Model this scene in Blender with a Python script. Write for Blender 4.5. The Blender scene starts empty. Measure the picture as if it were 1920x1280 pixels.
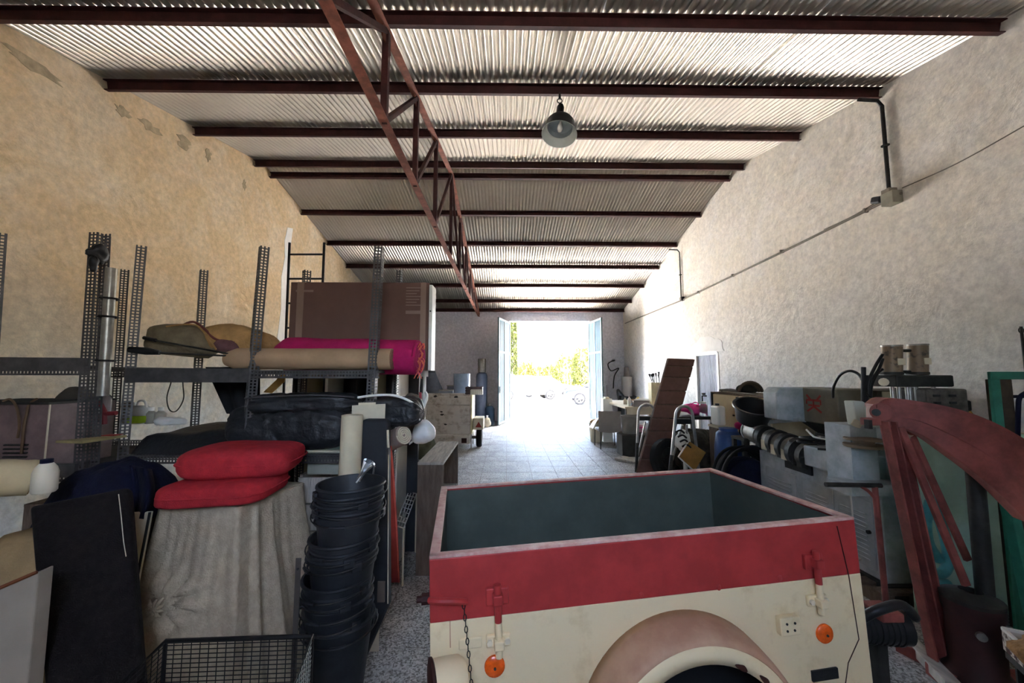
import bpy, bmesh, math, random
from mathutils import Vector, Matrix, Euler, noise
R = math.radians
random.seed(7)
S = bpy.context.scene
COL = S.collection

# ------------------------------------------------------------------ camera, sky, sun, exposure
FPX = 720.0
EYE = Vector((0, 0, 1.6))
TILT = math.atan(60 / FPX)
YAW = math.atan(10 / FPX)
cam_d = bpy.data.cameras.new('camera')
cam_d.sensor_width = 36.0
cam_d.lens = 36.0 * FPX / 1920.0
cam_d.clip_start = 0.02
cam_d.clip_end = 500
cam = bpy.data.objects.new('camera', cam_d)
COL.objects.link(cam)
cam.location = EYE
cam.rotation_euler = (math.pi / 2 + TILT, 0, -YAW)
S.camera = cam

SUN_DIR = Vector((0.62, 0.10, 0.92)).normalized()          # towards the sun
w = bpy.data.worlds.new('sky')
S.world = w
w.use_nodes = True
wn = w.node_tree.nodes
sky = wn.new('ShaderNodeTexSky')
sky.sky_type = 'NISHITA'
sky.sun_disc = False
sky.sun_elevation = math.asin(SUN_DIR.z)
sky.sun_rotation = math.atan2(SUN_DIR.x, SUN_DIR.y)
sky.air_density = 1.0
sky.dust_density = 4.0
sky.ozone_density = 0.6
bg = wn['Background']
bg.inputs['Strength'].default_value = 0.42
w.node_tree.links.new(sky.outputs[0], bg.inputs[0])

sl = bpy.data.lights.new('sun', 'SUN')
sl.energy = 6.0
sl.angle = R(0.6)
sl.color = (1.0, 0.95, 0.88)
so = bpy.data.objects.new('sun', sl)
COL.objects.link(so)
so.location = (6, 16, 20)
so.rotation_euler = SUN_DIR.to_track_quat('Z', 'Y').to_euler()

vs = S.view_settings
vs.view_transform = 'Standard'
vs.look = 'None'
vs.exposure = 4.42
vs.gamma = 1.0
vs.use_curve_mapping = False
S.cycles.max_bounces = 14
S.cycles.diffuse_bounces = 10
S.cycles.glossy_bounces = 4
S.cycles.transmission_bounces = 6
S.cycles.transparent_max_bounces = 8
S.cycles.caustics_reflective = False
S.cycles.caustics_refractive = False
S.cycles.sample_clamp_indirect = 6.0
S.cycles.use_denoising = True


def ray(px, py):
    x = (px - 960) / FPX
    y = -(py - 640) / FPX
    d = Vector((x, math.cos(TILT) - y * math.sin(TILT), math.sin(TILT) + y * math.cos(TILT)))
    c, s = math.cos(-YAW), math.sin(-YAW)
    return Vector((c * d.x - s * d.y, s * d.x + c * d.y, d.z))


def P(px, py, Y):                      # a measured point at the distance Y down the hall
    r = ray(px, py)
    return EYE + r * (Y / r.y)


def PZ(px, py, Z=0.0):                 # a measured point at the height Z
    r = ray(px, py)
    return EYE + r * ((Z - EYE.z) / r.z)


def PX(px, py, X):
    r = ray(px, py)
    return EYE + r * (X / r.x)


# ------------------------------------------------------------------ materials
MATS = {}


def mat(name, col, rough=0.7, metal=0.0, var=0.12, scale=6.0, bump=0.0, bscale=None, col2=None, mix=(0.4, 0.65),
        spec=0.3, alpha=1.0, trans=0.0, detail=6.0, stretch=None):
    if name in MATS:
        return MATS[name]
    m = bpy.data.materials.new(name)
    m.use_nodes = True
    nt = m.node_tree
    N, L = nt.nodes, nt.links
    b = N['Principled BSDF']
    b.inputs['Roughness'].default_value = rough
    b.inputs['Metallic'].default_value = metal
    b.inputs['Specular IOR Level'].default_value = spec
    b.inputs['Alpha'].default_value = alpha
    b.inputs['Transmission Weight'].default_value = trans
    g = N.new('ShaderNodeNewGeometry')
    src = g.outputs['Position']
    if stretch:
        mp = N.new('ShaderNodeMapping')
        mp.inputs['Scale'].default_value = stretch
        L.new(src, mp.inputs[0])
        src = mp.outputs[0]
    n = N.new('ShaderNodeTexNoise')
    n.inputs['Scale'].default_value = scale
    n.inputs['Detail'].default_value = detail
    n.inputs['Roughness'].default_value = 0.65
    L.new(src, n.inputs['Vector'])
    cr = N.new('ShaderNodeValToRGB')
    c2 = col2 if col2 else tuple(c * (1 - var) for c in col)
    c1 = col if col2 else tuple(min(1, c * (1 + var)) for c in col)
    cr.color_ramp.elements[0].position = mix[0]
    cr.color_ramp.elements[0].color = (*c2, 1)
    cr.color_ramp.elements[1].position = mix[1]
    cr.color_ramp.elements[1].color = (*c1, 1)
    L.new(n.outputs['Fac'], cr.inputs['Fac'])
    L.new(cr.outputs['Color'], b.inputs['Base Color'])
    if bump > 0:
        n2 = N.new('ShaderNodeTexNoise')
        n2.inputs['Scale'].default_value = bscale or scale * 4
        n2.inputs['Detail'].default_value = 8
        L.new(src, n2.inputs['Vector'])
        bp = N.new('ShaderNodeBump')
        bp.inputs['Strength'].default_value = 1.0
        bp.inputs['Distance'].default_value = bump
        L.new(n2.outputs['Fac'], bp.inputs['Height'])
        L.new(bp.outputs['Normal'], b.inputs['Normal'])
    MATS[name] = m
    return m


def srgb(r, g, b):
    f = lambda c: (c / 255 / 12.92) if c / 255 <= 0.04045 else ((c / 255 + 0.055) / 1.055) ** 2.4
    return (f(r), f(g), f(b))


def plaster(name, low, high, patch, zmid, zsoft, lump):
    m = bpy.data.materials.new(name)
    m.use_nodes = True
    N, L = m.node_tree.nodes, m.node_tree.links
    b = N['Principled BSDF']
    b.inputs['Roughness'].default_value = 0.92
    b.inputs['Specular IOR Level'].default_value = 0.12
    g = N.new('ShaderNodeNewGeometry')
    sp = N.new('ShaderNodeSeparateXYZ')
    L.new(g.outputs['Position'], sp.inputs[0])
    nb = N.new('ShaderNodeTexNoise')          # ragged border between the low and high colours
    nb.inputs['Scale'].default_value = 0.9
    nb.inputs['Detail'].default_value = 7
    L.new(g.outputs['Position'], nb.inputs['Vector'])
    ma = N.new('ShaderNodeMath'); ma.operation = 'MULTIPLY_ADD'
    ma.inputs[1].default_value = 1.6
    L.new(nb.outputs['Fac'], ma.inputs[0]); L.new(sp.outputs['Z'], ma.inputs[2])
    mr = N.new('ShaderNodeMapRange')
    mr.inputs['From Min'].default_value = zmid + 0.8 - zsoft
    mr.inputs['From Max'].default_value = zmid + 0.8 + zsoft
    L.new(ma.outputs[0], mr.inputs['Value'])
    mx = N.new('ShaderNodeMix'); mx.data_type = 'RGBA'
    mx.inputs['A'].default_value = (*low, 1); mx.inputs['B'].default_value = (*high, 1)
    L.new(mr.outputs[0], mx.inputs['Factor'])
    n1 = N.new('ShaderNodeTexNoise')
    n1.inputs['Scale'].default_value = 1.7; n1.inputs['Detail'].default_value = 10; n1.inputs['Roughness'].default_value = 0.7
    n1.inputs['Distortion'].default_value = 0.8
    L.new(g.outputs['Position'], n1.inputs['Vector'])
    cr = N.new('ShaderNodeMapRange')
    cr.inputs['From Min'].default_value = 0.42; cr.inputs['From Max'].default_value = 0.72
    L.new(n1.outputs['Fac'], cr.inputs['Value'])
    mx2 = N.new('ShaderNodeMix'); mx2.data_type = 'RGBA'
    mx2.inputs['B'].default_value = (*patch, 1)
    mf = N.new('ShaderNodeMath'); mf.operation = 'MULTIPLY'; mf.inputs[1].default_value = 0.85
    L.new(cr.outputs[0], mf.inputs[0]); L.new(mf.outputs[0], mx2.inputs['Factor'])
    L.new(mx.outputs['Result'], mx2.inputs['A'])
    n3 = N.new('ShaderNodeTexNoise'); n3.inputs['Scale'].default_value = 15; n3.inputs['Detail'].default_value = 9; n3.inputs['Roughness'].default_value = 0.7
    L.new(g.outputs['Position'], n3.inputs['Vector'])
    mr3 = N.new('ShaderNodeMapRange'); mr3.inputs['From Min'].default_value = 0.25; mr3.inputs['From Max'].default_value = 0.75; mr3.inputs['To Min'].default_value = 0.72; mr3.inputs['To Max'].default_value = 1.2
    L.new(n3.outputs['Fac'], mr3.inputs['Value'])
    mx3 = N.new('ShaderNodeMix'); mx3.data_type = 'RGBA'; mx3.blend_type = 'MULTIPLY'; mx3.inputs['Factor'].default_value = 1
    L.new(mx2.outputs['Result'], mx3.inputs['A']); L.new(mr3.outputs[0], mx3.inputs['B'])
    L.new(mx3.outputs['Result'], b.inputs['Base Color'])
    nl = N.new('ShaderNodeTexNoise'); nl.inputs['Scale'].default_value = 3.2; nl.inputs['Detail'].default_value = 6
    nl.inputs['Distortion'].default_value = 0.5
    L.new(g.outputs['Position'], nl.inputs['Vector'])
    b1 = N.new('ShaderNodeBump'); b1.inputs['Distance'].default_value = lump; b1.inputs['Strength'].default_value = 1
    L.new(nl.outputs['Fac'], b1.inputs['Height'])
    b2 = N.new('ShaderNodeBump'); b2.inputs['Distance'].default_value = 0.012; b2.inputs['Strength'].default_value = 0.8
    L.new(n3.outputs['Fac'], b2.inputs['Height']); L.new(b1.outputs['Normal'], b2.inputs['Normal'])
    L.new(b2.outputs['Normal'], b.inputs['Normal'])
    return m


def terrazzo(name, joints):
    m = bpy.data.materials.new(name)
    m.use_nodes = True
    N, L = m.node_tree.nodes, m.node_tree.links
    b = N['Principled BSDF']
    b.inputs['Roughness'].default_value = 0.6
    b.inputs['Specular IOR Level'].default_value = 0.12
    g = N.new('ShaderNodeNewGeometry')
    v = N.new('ShaderNodeTexVoronoi'); v.inputs['Scale'].default_value = 105
    L.new(g.outputs['Position'], v.inputs['Vector'])
    cr = N.new('ShaderNodeValToRGB')
    cr.color_ramp.elements[0].color = (*srgb(116, 114, 111), 1)
    cr.color_ramp.elements[1].color = (*srgb(200, 199, 196), 1)
    cr.color_ramp.elements[0].position = 0.1; cr.color_ramp.elements[1].position = 0.8
    sx = N.new('ShaderNodeSeparateXYZ'); L.new(v.outputs['Color'], sx.inputs[0]); L.new(sx.outputs[0], cr.inputs['Fac'])
    n = N.new('ShaderNodeTexNoise'); n.inputs['Scale'].default_value = 2.2; n.inputs['Detail'].default_value = 8
    n.inputs['Distortion'].default_value = 1.2
    L.new(g.outputs['Position'], n.inputs['Vector'])
    mr = N.new('ShaderNodeMapRange'); mr.inputs['From Min'].default_value = 0.3; mr.inputs['From Max'].default_value = 0.7
    mr.inputs['To Min'].default_value = 0.62; mr.inputs['To Max'].default_value = 1.08
    L.new(n.outputs['Fac'], mr.inputs['Value'])
    mx = N.new('ShaderNodeMix'); mx.data_type = 'RGBA'; mx.blend_type = 'MULTIPLY'; mx.inputs['Factor'].default_value = 1
    L.new(cr.outputs[0], mx.inputs['A']); L.new(mr.outputs[0], mx.inputs['B'])
    out = mx.outputs['Result']
    mr2 = N.new('ShaderNodeMapRange'); mr2.inputs['To Min'].default_value = 0.5; mr2.inputs['To Max'].default_value = 0.75
    L.new(n.outputs['Fac'], mr2.inputs['Value']); L.new(mr2.outputs[0], b.inputs['Roughness'])
    if joints:
        br = N.new('ShaderNodeTexBrick')
        br.offset = 0; br.inputs['Scale'].default_value = 1
        br.inputs['Brick Width'].default_value = 0.4; br.inputs['Row Height'].default_value = 0.4
        br.inputs['Mortar Size'].default_value = 0.003
        L.new(g.outputs['Position'], br.inputs['Vector'])
        mj = N.new('ShaderNodeMix'); mj.data_type = 'RGBA'
        L.new(br.outputs['Fac'], mj.inputs['Factor']); L.new(out, mj.inputs['A'])
        mj.inputs['B'].default_value = (*srgb(110, 104, 96), 1)
        out = mj.outputs['Result']
    L.new(out, b.inputs['Base Color'])
    return m


# ------------------------------------------------------------------ mesh builder
ORG = {}


class MB:
    def __init__(self):
        self.v, self.f = [], []

    def add(self, vs, fs):
        o = len(self.v)
        self.v += [Vector(p) for p in vs]
        self.f += [tuple(i + o for i in q) for q in fs]
        return self

    def box(self, c, s, rot=None):
        c = Vector(c)
        M = rot.to_matrix() if isinstance(rot, Euler) else (rot if rot is not None else Matrix.Identity(3))
        vs = [c + M @ Vector((x * s[0] / 2, y * s[1] / 2, z * s[2] / 2)) for x in (-1, 1) for y in (-1, 1) for z in (-1, 1)]
        return self.add(vs, [(0, 1, 3, 2), (4, 6, 7, 5), (0, 4, 5, 1), (2, 3, 7, 6), (0, 2, 6, 4), (1, 5, 7, 3)])

    def bb(self, a, b):
        a, b = Vector(a), Vector(b)
        return self.box((a + b) / 2, (abs(b.x - a.x), abs(b.y - a.y), abs(b.z - a.z)))

    def beam(self, p0, p1, wd, ht, up=(0, 0, 1)):      # rectangular bar from p0 to p1
        p0, p1 = Vector(p0), Vector(p1)
        d = (p1 - p0)
        y = d.normalized()
        x = y.cross(Vector(up))
        if x.length < 1e-4:
            x = y.cross(Vector((1, 0, 0)))
        x.normalize()
        z = x.cross(y)
        M = Matrix((x, y, z)).transposed()
        return self.box((p0 + p1) / 2, (wd, d.length, ht), M)

    def rings(self, rs, closed_v=False, caps=True):
        n = len(rs[0])
        vs = [p for r in rs for p in r]
        fs = []
        m = len(rs)
        for i in range(m if closed_v else m - 1):
            a, b = i * n, ((i + 1) % m) * n
            for j in range(n):
                k = (j + 1) % n
                fs.append((a + j, a + k, b + k, b + j))
        if caps and not closed_v:
            fs.append(tuple(range(n - 1, -1, -1)))
            fs.append(tuple((m - 1) * n + j for j in range(n)))
        return self.add(vs, fs)

    def tube(self, pts, r, n=8, closed=False, caps=True):
        pts = [Vector(p) for p in pts]
        rr = r if isinstance(r, (list, tuple)) else [r] * len(pts)
        m = len(pts)
        rs = []
        prev = None
        for i, p in enumerate(pts):
            a = pts[(i - 1) % m] if (closed or i > 0) else p
            b = pts[(i + 1) % m] if (closed or i < m - 1) else p
            t = (b - a).normalized()
            if prev is None:
                x = t.cross(Vector((0, 0, 1)))
                if x.length < 1e-3:
                    x = t.cross(Vector((1, 0, 0)))
            else:
                x = prev - t * prev.dot(t)
            x.normalize()
            prev = x
            y = t.cross(x)
            rs.append([p + (x * math.cos(k * 2 * math.pi / n) + y * math.sin(k * 2 * math.pi / n)) * rr[i] for k in range(n)])
        return self.rings(rs, closed_v=closed, caps=caps)

    def cyl(self, p0, p1, r0, r1=None, n=20, caps=True):
        return self.tube([p0, p1], [r0, r0 if r1 is None else r1], n, caps=caps)

    def lathe(self, prof, c=(0, 0, 0), n=28, M=None, arc=2 * math.pi):      # prof: (radius, height)
        c = Vector(c)
        M = M or Matrix.Identity(3)
        full = arc > 6.28
        k = n if full else n + 1
        vs = []
        for r_, h in prof:
            for j in range(k):
                a = arc * j / n
                vs.append(c + M @ Vector((r_ * math.cos(a), r_ * math.sin(a), h)))
        fs = []
        for i in range(len(prof) - 1):
            for j in range(n):
                q = (j + 1) % k
                fs.append((i * k + j, i * k + q, (i + 1) * k + q, (i + 1) * k + j))
        return self.add(vs, fs)

    def prism(self, poly, fn, t0, t1):      # poly of 2D points, fn(a, b, t) -> 3D
        n = len(poly)
        vs = [fn(a, b, t0) for a, b in poly] + [fn(a, b, t1) for a, b in poly]
        fs = [tuple(range(n)), tuple(range(2 * n - 1, n - 1, -1))]
        for i in range(n):
            j = (i + 1) % n
            fs.append((i, j, n + j, n + i))
        return self.add(vs, fs)

    def sheet(self, fn, nu, nv):            # fn(u, v) in 0..1 -> 3D
        vs = [fn(i / nu, j / nv) for i in range(nu + 1) for j in range(nv + 1)]
        fs = [(i * (nv + 1) + j, (i + 1) * (nv + 1) + j, (i + 1) * (nv + 1) + j + 1, i * (nv + 1) + j + 1)
              for i in range(nu) for j in range(nv)]
        return self.add(vs, fs)

    def blob(self, c, rad, rot=None, e=1.0, amp=0.0, fr=3.0, nu=28, nv=18, seed=0.0, flat=None):
        c = Vector(c)
        M = rot.to_matrix() if isinstance(rot, Euler) else (rot if rot is not None else Matrix.Identity(3))
        sg = lambda x, p: math.copysign(abs(x) ** p, x)
        rs = []
        for j in range(nv + 1):
            ph = -math.pi / 2 + math.pi * (j + 0.02) / (nv + 0.04)
            ring = []
            for i in range(nu):
                t = 2 * math.pi * i / nu
                p = Vector((sg(math.cos(t), e) * sg(math.cos(ph), e) * rad[0], sg(math.sin(t), e) * sg(math.cos(ph), e) * rad[1], sg(math.sin(ph), e) * rad[2]))
                if amp:
                    q = Vector((p.x * fr, p.y * fr, p.z * fr + seed))
                    p = p * (1 + amp * noise.noise(q) + 0.4 * amp * noise.noise(q * 2.7))
                if flat is not None and p.z < -rad[2] * flat:
                    p.z = -rad[2] * flat
                ring.append(c + M @ p)
            rs.append(ring)
        return self.rings(rs)

    def build(self, name, m, parent=None, smooth=False, bevel=0.0, solid=0.0, local=False, kind=None, label=None, seg=2):
        me = bpy.data.meshes.new(name)
        o = Vector((0, 0, 0))
        if parent is not None and not local:
            o = ORG.get(parent.name, o)
        me.from_pydata([tuple(p - o) for p in self.v], [], self.f)
        bm = bmesh.new()
        bm.from_mesh(me)
        bmesh.ops.recalc_face_normals(bm, faces=bm.faces)
        bm.to_mesh(me)
        bm.free()
        if isinstance(m, (list, tuple)):
            for q in m:
                me.materials.append(q)
        else:
            me.materials.append(m)
        ob = bpy.data.objects.new(name, me)
        COL.objects.link(ob)
        if parent is not None:
            ob.parent = parent
        ORG[ob.name] = o
        if smooth:
            me.polygons.foreach_set('use_smooth', [True] * len(me.polygons))
            if smooth != 'all':
                me.set_sharp_from_angle(angle=R(40))
        if solid:
            md = ob.modifiers.new('thick', 'SOLIDIFY'); md.thickness = solid; md.offset = 0
        if bevel:
            md = ob.modifiers.new('edge', 'BEVEL'); md.width = bevel; md.segments = seg; md.limit_method = 'ANGLE'
            md.angle_limit = R(40)
        if kind:
            ob['kind'] = kind
        if label:
            ob['label'] = label
        return ob


def tag(o, label, cat, group=None, kind=None):
    o['label'] = label
    o['category'] = cat
    if group:
        o['group'] = group
    if kind:
        o['kind'] = kind
    return o


def thing(name, label, cat, loc, group=None, kind=None, rot=None):
    o = bpy.data.objects.new(name, None)
    o.empty_display_size = 0.1
    COL.objects.link(o)
    o.location = loc
    if rot:
        o.rotation_euler = rot
    ORG[o.name] = Vector(loc)
    return tag(o, label, cat, group, kind)


def struct(o):
    o['kind'] = 'structure'
    return o


def dup(root, loc, label=None):
    r = root.copy(); COL.objects.link(r); r.location = loc
    if label:
        r['label'] = label
    for ch in list(root.children):
        c = ch.copy(); COL.objects.link(c); c.parent = r
        for g in ch.children:
            d = g.copy(); COL.objects.link(d); d.parent = c
    return r


def arc(c, r, a0, a1, n, ax='xz'):
    out = []
    for i in range(n + 1):
        a = a0 + (a1 - a0) * i / n
        d = {'xz': (math.cos(a), 0, math.sin(a)), 'yz': (0, math.cos(a), math.sin(a)), 'xy': (math.cos(a), math.sin(a), 0)}[ax]
        out.append(Vector(c) + Vector(d) * r)
    return out


def smooth_path(pts, k=6):
    pts = [Vector(p) for p in pts]
    out = []
    for i in range(len(pts) - 1):
        p0 = pts[max(i - 1, 0)]; p1 = pts[i]; p2 = pts[i + 1]; p3 = pts[min(i + 2, len(pts) - 1)]
        for j in range(k):
            t = j / k
            out.append(0.5 * ((2 * p1) + (p2 - p0) * t + (2 * p0 - 5 * p1 + 4 * p2 - p3) * t * t + (3 * p1 - p0 - 3 * p2 + p3) * t ** 3))
    out.append(pts[-1])
    return out


# palette
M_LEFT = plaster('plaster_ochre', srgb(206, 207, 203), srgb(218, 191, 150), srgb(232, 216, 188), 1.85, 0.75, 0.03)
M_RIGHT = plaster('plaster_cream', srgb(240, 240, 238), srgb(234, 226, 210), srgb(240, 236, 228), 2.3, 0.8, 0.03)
M_BACK = plaster('plaster_grey', srgb(226, 224, 232), srgb(226, 224, 232), srgb(238, 236, 240), 1.5, 0.8, 0.02)
M_FLOOR = terrazzo('terrazzo_floor', True)
M_TILE = terrazzo('terrazzo_tile', False)
M_ROOF = mat('roof_sheet', srgb(200, 192, 178), 0.36, 0.65, 0.05, 2.0, spec=0.4)
M_RUST = mat('red_oxide_steel', srgb(62, 30, 26), 0.7, 0.0, 0.3, 9, 0.002)
M_RUSTL = mat('rusty_truss_steel', srgb(128, 76, 58), 0.75, 0.0, 0.3, 9, 0.002)
M_GALV = mat('slotted_steel', srgb(84, 82, 82), 0.5, 0.35, 0.25, 12)
M_BLACK = mat('black_plastic', srgb(30, 31, 33), 0.42, 0, 0.2, 8, 0.002)
M_RUBBER = mat('black_rubber', srgb(24, 24, 25), 0.85, 0, 0.2, 10)
M_BUCKET = mat('bucket_rubber', srgb(44, 46, 49), 0.5, 0, 0.2, 12, 0.001)
M_TARP = mat('black_tarp', srgb(36, 37, 40), 0.5, 0, 0.2, 5, 0.006, 40, spec=0.5)
M_CARD = mat('cardboard', srgb(134, 104, 84), 0.9, 0, 0.1, 5, stretch=(1, 1, 6))
M_BOXCARD = mat('brown_carton', srgb(110, 84, 76), 0.9, 0, 0.08, 4)
M_TAN = mat('tan_canvas', srgb(178, 140, 92), 0.95, 0, 0.2, 10, 0.006, 60)
M_OLIVE = mat('olive_canvas', srgb(120, 108, 86), 0.95, 0, 0.2, 10, 0.006, 60)
M_PINK = mat('magenta_fabric', srgb(176, 26, 92), 0.9, 0, 0.12, 12, 0.003, 200)
M_CORAL = mat('coral_fabric', srgb(236, 116, 96), 0.9, 0, 0.12, 12)
M_RED = mat('red_upholstery', srgb(190, 48, 58), 0.95, 0, 0.14, 20, 0.004, 250)
M_CREAM = mat('cream_paint', srgb(228, 212, 172), 0.5, 0, 0.08, 7, col2=srgb(206, 186, 142), mix=(0.25, 0.45))
M_TRED = mat('trailer_red', srgb(166, 54, 54), 0.5, 0, 0.14, 8)
M_TRIM = mat('trailer_worn_edge', srgb(222, 194, 180), 0.6, 0, 0.15, 18, col2=srgb(196, 148, 136))
M_TIN = mat('trailer_inside_grey', srgb(80, 88, 80), 0.55, 0, 0.15, 4)
M_PINKDUST = mat('dusty_fender', srgb(196, 160, 130), 0.65, 0, 0.1, 6, col2=srgb(176, 136, 110))
M_ORANGE = mat('orange_lens', srgb(236, 96, 24), 0.25, 0, 0.15, 60, spec=0.6)
M_DRAPE = mat('faded_drape', srgb(196, 184, 160), 0.95, 0, 0.15, 26, 0.004, 120, col2=srgb(178, 164, 142))
M_BROWNFOAM = mat('dark_foam', srgb(24, 19, 19), 0.95, 0, 0.25, 40, 0.004, 200)
M_WHITE = mat('white_plastic', srgb(232, 232, 226), 0.4, 0, 0.05, 6)
M_OFFW = mat('offwhite', srgb(214, 204, 178), 0.8, 0, 0.1, 5)
M_NAVY = mat('navy_cloth', srgb(17, 20, 44), 0.95, 0, 0.25, 12, 0.01, 40)
M_GREYM = mat('machine_grey', srgb(188, 196, 200), 0.5, 0.0, 0.12, 7, col2=srgb(156, 166, 170))
M_DKM = mat('dark_iron', srgb(54, 53, 50), 0.6, 0.3, 0.35, 10, 0.002)
M_STEEL = mat('worn_steel', srgb(150, 146, 138), 0.4, 0.6, 0.2, 14)
M_MRED = mat('old_red_paint', srgb(146, 80, 72), 0.65, 0, 0.22, 8, 0.001, col2=srgb(110, 58, 52))
M_GREEN = mat('green_paint', srgb(48, 120, 98), 0.6, 0, 0.2, 8)
M_TEAL = mat('teal_hose', srgb(74, 150, 150), 0.45, 0, 0.2, 10)
M_GSHEET = mat('green_sheet', srgb(172, 206, 188), 0.8, 0, 0.12, 4)
M_WOOD = mat('grey_wood', srgb(184, 178, 168), 0.85, 0, 0.2, 6, 0.003, stretch=(8, 1, 1))
M_WOODD = mat('brown_wood', srgb(108, 94, 82), 0.85, 0, 0.25, 6, 0.003, stretch=(6, 6, 1))
M_PLY = mat('weathered_planks', srgb(208, 202, 194), 0.85, 0, 0.1, 6, 0.004, col2=srgb(150, 136, 122), mix=(0.3, 0.5))
M_BLUE = mat('blue_plastic', srgb(52, 84, 140), 0.45, 0, 0.15, 8)
M_GBLUE = mat('blue_grey_drum', srgb(124, 140, 160), 0.5, 0, 0.12, 8)
M_LEAFBLUE = mat('door_sheet_blue', srgb(56, 84, 98), 0.5, 0, 0.08, 4)
M_YELLOWB = mat('ochre_board', srgb(176, 132, 70), 0.8, 0, 0.15, 6)
M_HOTPINK = mat('hot_pink', srgb(240, 70, 160), 0.7, 0, 0.12, 14)
M_GLASS = mat('clear_plastic', (0.9, 0.92, 0.92), 0.15, 0, 0.02, 3, trans=0.9)
M_CHROME = mat('chrome_tube', srgb(176, 176, 174), 0.3, 0.85, 0.1, 10)

# ================================================================== the hall
XL, XR, YB, YF = -4.22, 4.04, 13.15, -0.7
RIDGE = 6.42
PUR_H = 0.105


def zp(y):                              # underside of the purlins
    return 4.36 + 0.205 * (y - 2.86) if y < RIDGE else 5.07 - 0.215 * (y - 6.62)


def zr(y):                              # mean level of the sheet metal
    return zp(y) + PUR_H * 1.02 + 0.016


# floor: slab with a recessed bed of separate tiles where the aisle shows
TX0, TX1, TY0, TY1 = -1.2, 2.4, 0.8, 10.0
fl = MB()
for a, b in (((XL, YF), (TX0, YB)), ((TX1, YF), (XR, YB)), ((TX0, YF), (TX1, TY0)), ((TX0, TY1), (TX1, YB))):
    fl.bb((a[0], a[1], -0.2), (b[0], b[1], 0))
fl.bb((TX0, TY0, -0.2), (TX1, TY1, -0.006))
floor = struct(fl.build('floor', M_FLOOR))
tm = MB().box((0, 0, -0.004), (0.393, 0.393, 0.008))
t0 = None
nx, ny = round((TX1 - TX0) / 0.4), round((TY1 - TY0) / 0.4)
for i in range(nx):
    for j in range(ny):
        x, y = TX0 + 0.2 + i * 0.4, TY0 + 0.2 + j * 0.4
        if t0 is None:
            t0 = tm.build('floor_tile', M_TILE, floor, bevel=0.0)
            o = t0
        else:
            o = t0.copy(); COL.objects.link(o)
        o.location = (x, y, random.uniform(-0.0008, 0.0008))


def gable_wall(name, x0, x1, m):
    prof = [(YF - 0.25, -0.2), (YB + 0.25, -0.2), (YB + 0.25, zr(YB + 0.25)), (RIDGE, zr(RIDGE)), (YF - 0.25, zr(YF - 0.25))]
    return struct(MB().prism(prof, lambda a, b, t: (t, a, b), x0, x1).build(name, m))


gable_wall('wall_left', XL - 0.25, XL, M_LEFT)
DX0, DX1, DZ = 0.09, 2.86, 3.40
# right wall with the small side doorway
S0, S1, SZ = 7.30, 8.15, 2.0
rw = MB()
ftop = lambda y: zr(y)
for y0, y1, z0 in ((YF - 0.25, S0, -0.2), (S0, S1, SZ), (S1, YB + 0.25, -0.2)):
    pr = [(y0, z0), (y1, z0), (y1, ftop(y1))]
    if y0 < RIDGE < y1:
        pr.append((RIDGE, ftop(RIDGE)))
    pr.append((y0, ftop(y0)))
    rw.prism(pr, lambda a, b, t: (t, a, b), XR, XR + 0.25)
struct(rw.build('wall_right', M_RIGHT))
bw = MB()
tb = zr(YB + 0.1)
bw.bb((XL - 0.25, YB, -0.2), (DX0, YB + 0.25, tb)).bb((DX1, YB, -0.2), (XR + 0.25, YB + 0.25, tb)).bb((DX0, YB, DZ), (DX1, YB + 0.25, tb))
struct(bw.build('wall_back', M_BACK))
fw = MB()
tf = zr(YF - 0.1)
FX0, FX1, FZ0, FZ1 = -0.45, 0.55, 1.95, 2.6           # added unseen opening behind the photographer, brightens the foreground
fw.bb((XL - 0.25, YF - 0.25, -0.2), (FX0, YF, tf)).bb((FX1, YF - 0.25, -0.2), (XR + 0.25, YF, tf)).bb((FX0, YF - 0.25, FZ1), (FX1, YF, tf)).bb((FX0, YF - 0.25, -0.2), (FX1, YF, FZ0))
struct(fw.build('wall_front', M_BACK))
# ragged plaster patches at the top of the left wall and round the side door
pm = mat('bare_mortar', srgb(178, 160, 128), 0.95, 0, 0.2, 9, 0.01)
for k, (yy, zz, ry, rz_) in enumerate(((3.25, 4.33, .20, .05), (4.05, 4.47, .10, .05), (4.38, 4.50, .12, .06), (4.85, 4.60, .10, .08), (5.25, 4.68, .06, .08), (2.75, 4.22, .22, .05), (6.0, 4.62, .04, .08))):
    q = MB()
    pts = []
    for i in range(16):
        a = i * math.pi / 8
        q_ = 1 + 0.9 * noise.noise(Vector((math.cos(a) * 2.5 + k * 7, math.sin(a) * 2.5, 0)))
        pts.append((yy + math.cos(a) * ry * q_, zz + math.sin(a) * rz_ * q_))
    q.prism(pts, lambda a, b, t: (t, a, b), XL - 0.002, XL + 0.006)
    ob = q.build('mortar_patch', pm, bpy.data.objects['wall_left'])
wp = mat('fresh_plaster', srgb(240, 238, 232), 0.9, 0, 0.04, 6, 0.01, 20)
q = MB()
pts = []
for i in range(40):
    a = i * math.pi / 20
    q_ = 1 + 0.22 * noise.noise(Vector((math.cos(a) * 2, math.sin(a) * 2, 3)))
    pts.append((7.72 + math.cos(a) * 0.66 * q_, 2.02 + math.sin(a) * 0.32 * q_))
MB().prism([p for p in pts if p[1] > 1.99], lambda a, b, t: (t, a, b), XR - 0.008, XR + 0.002).build('plaster_patch', wp, bpy.data.objects['wall_right'])
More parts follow.
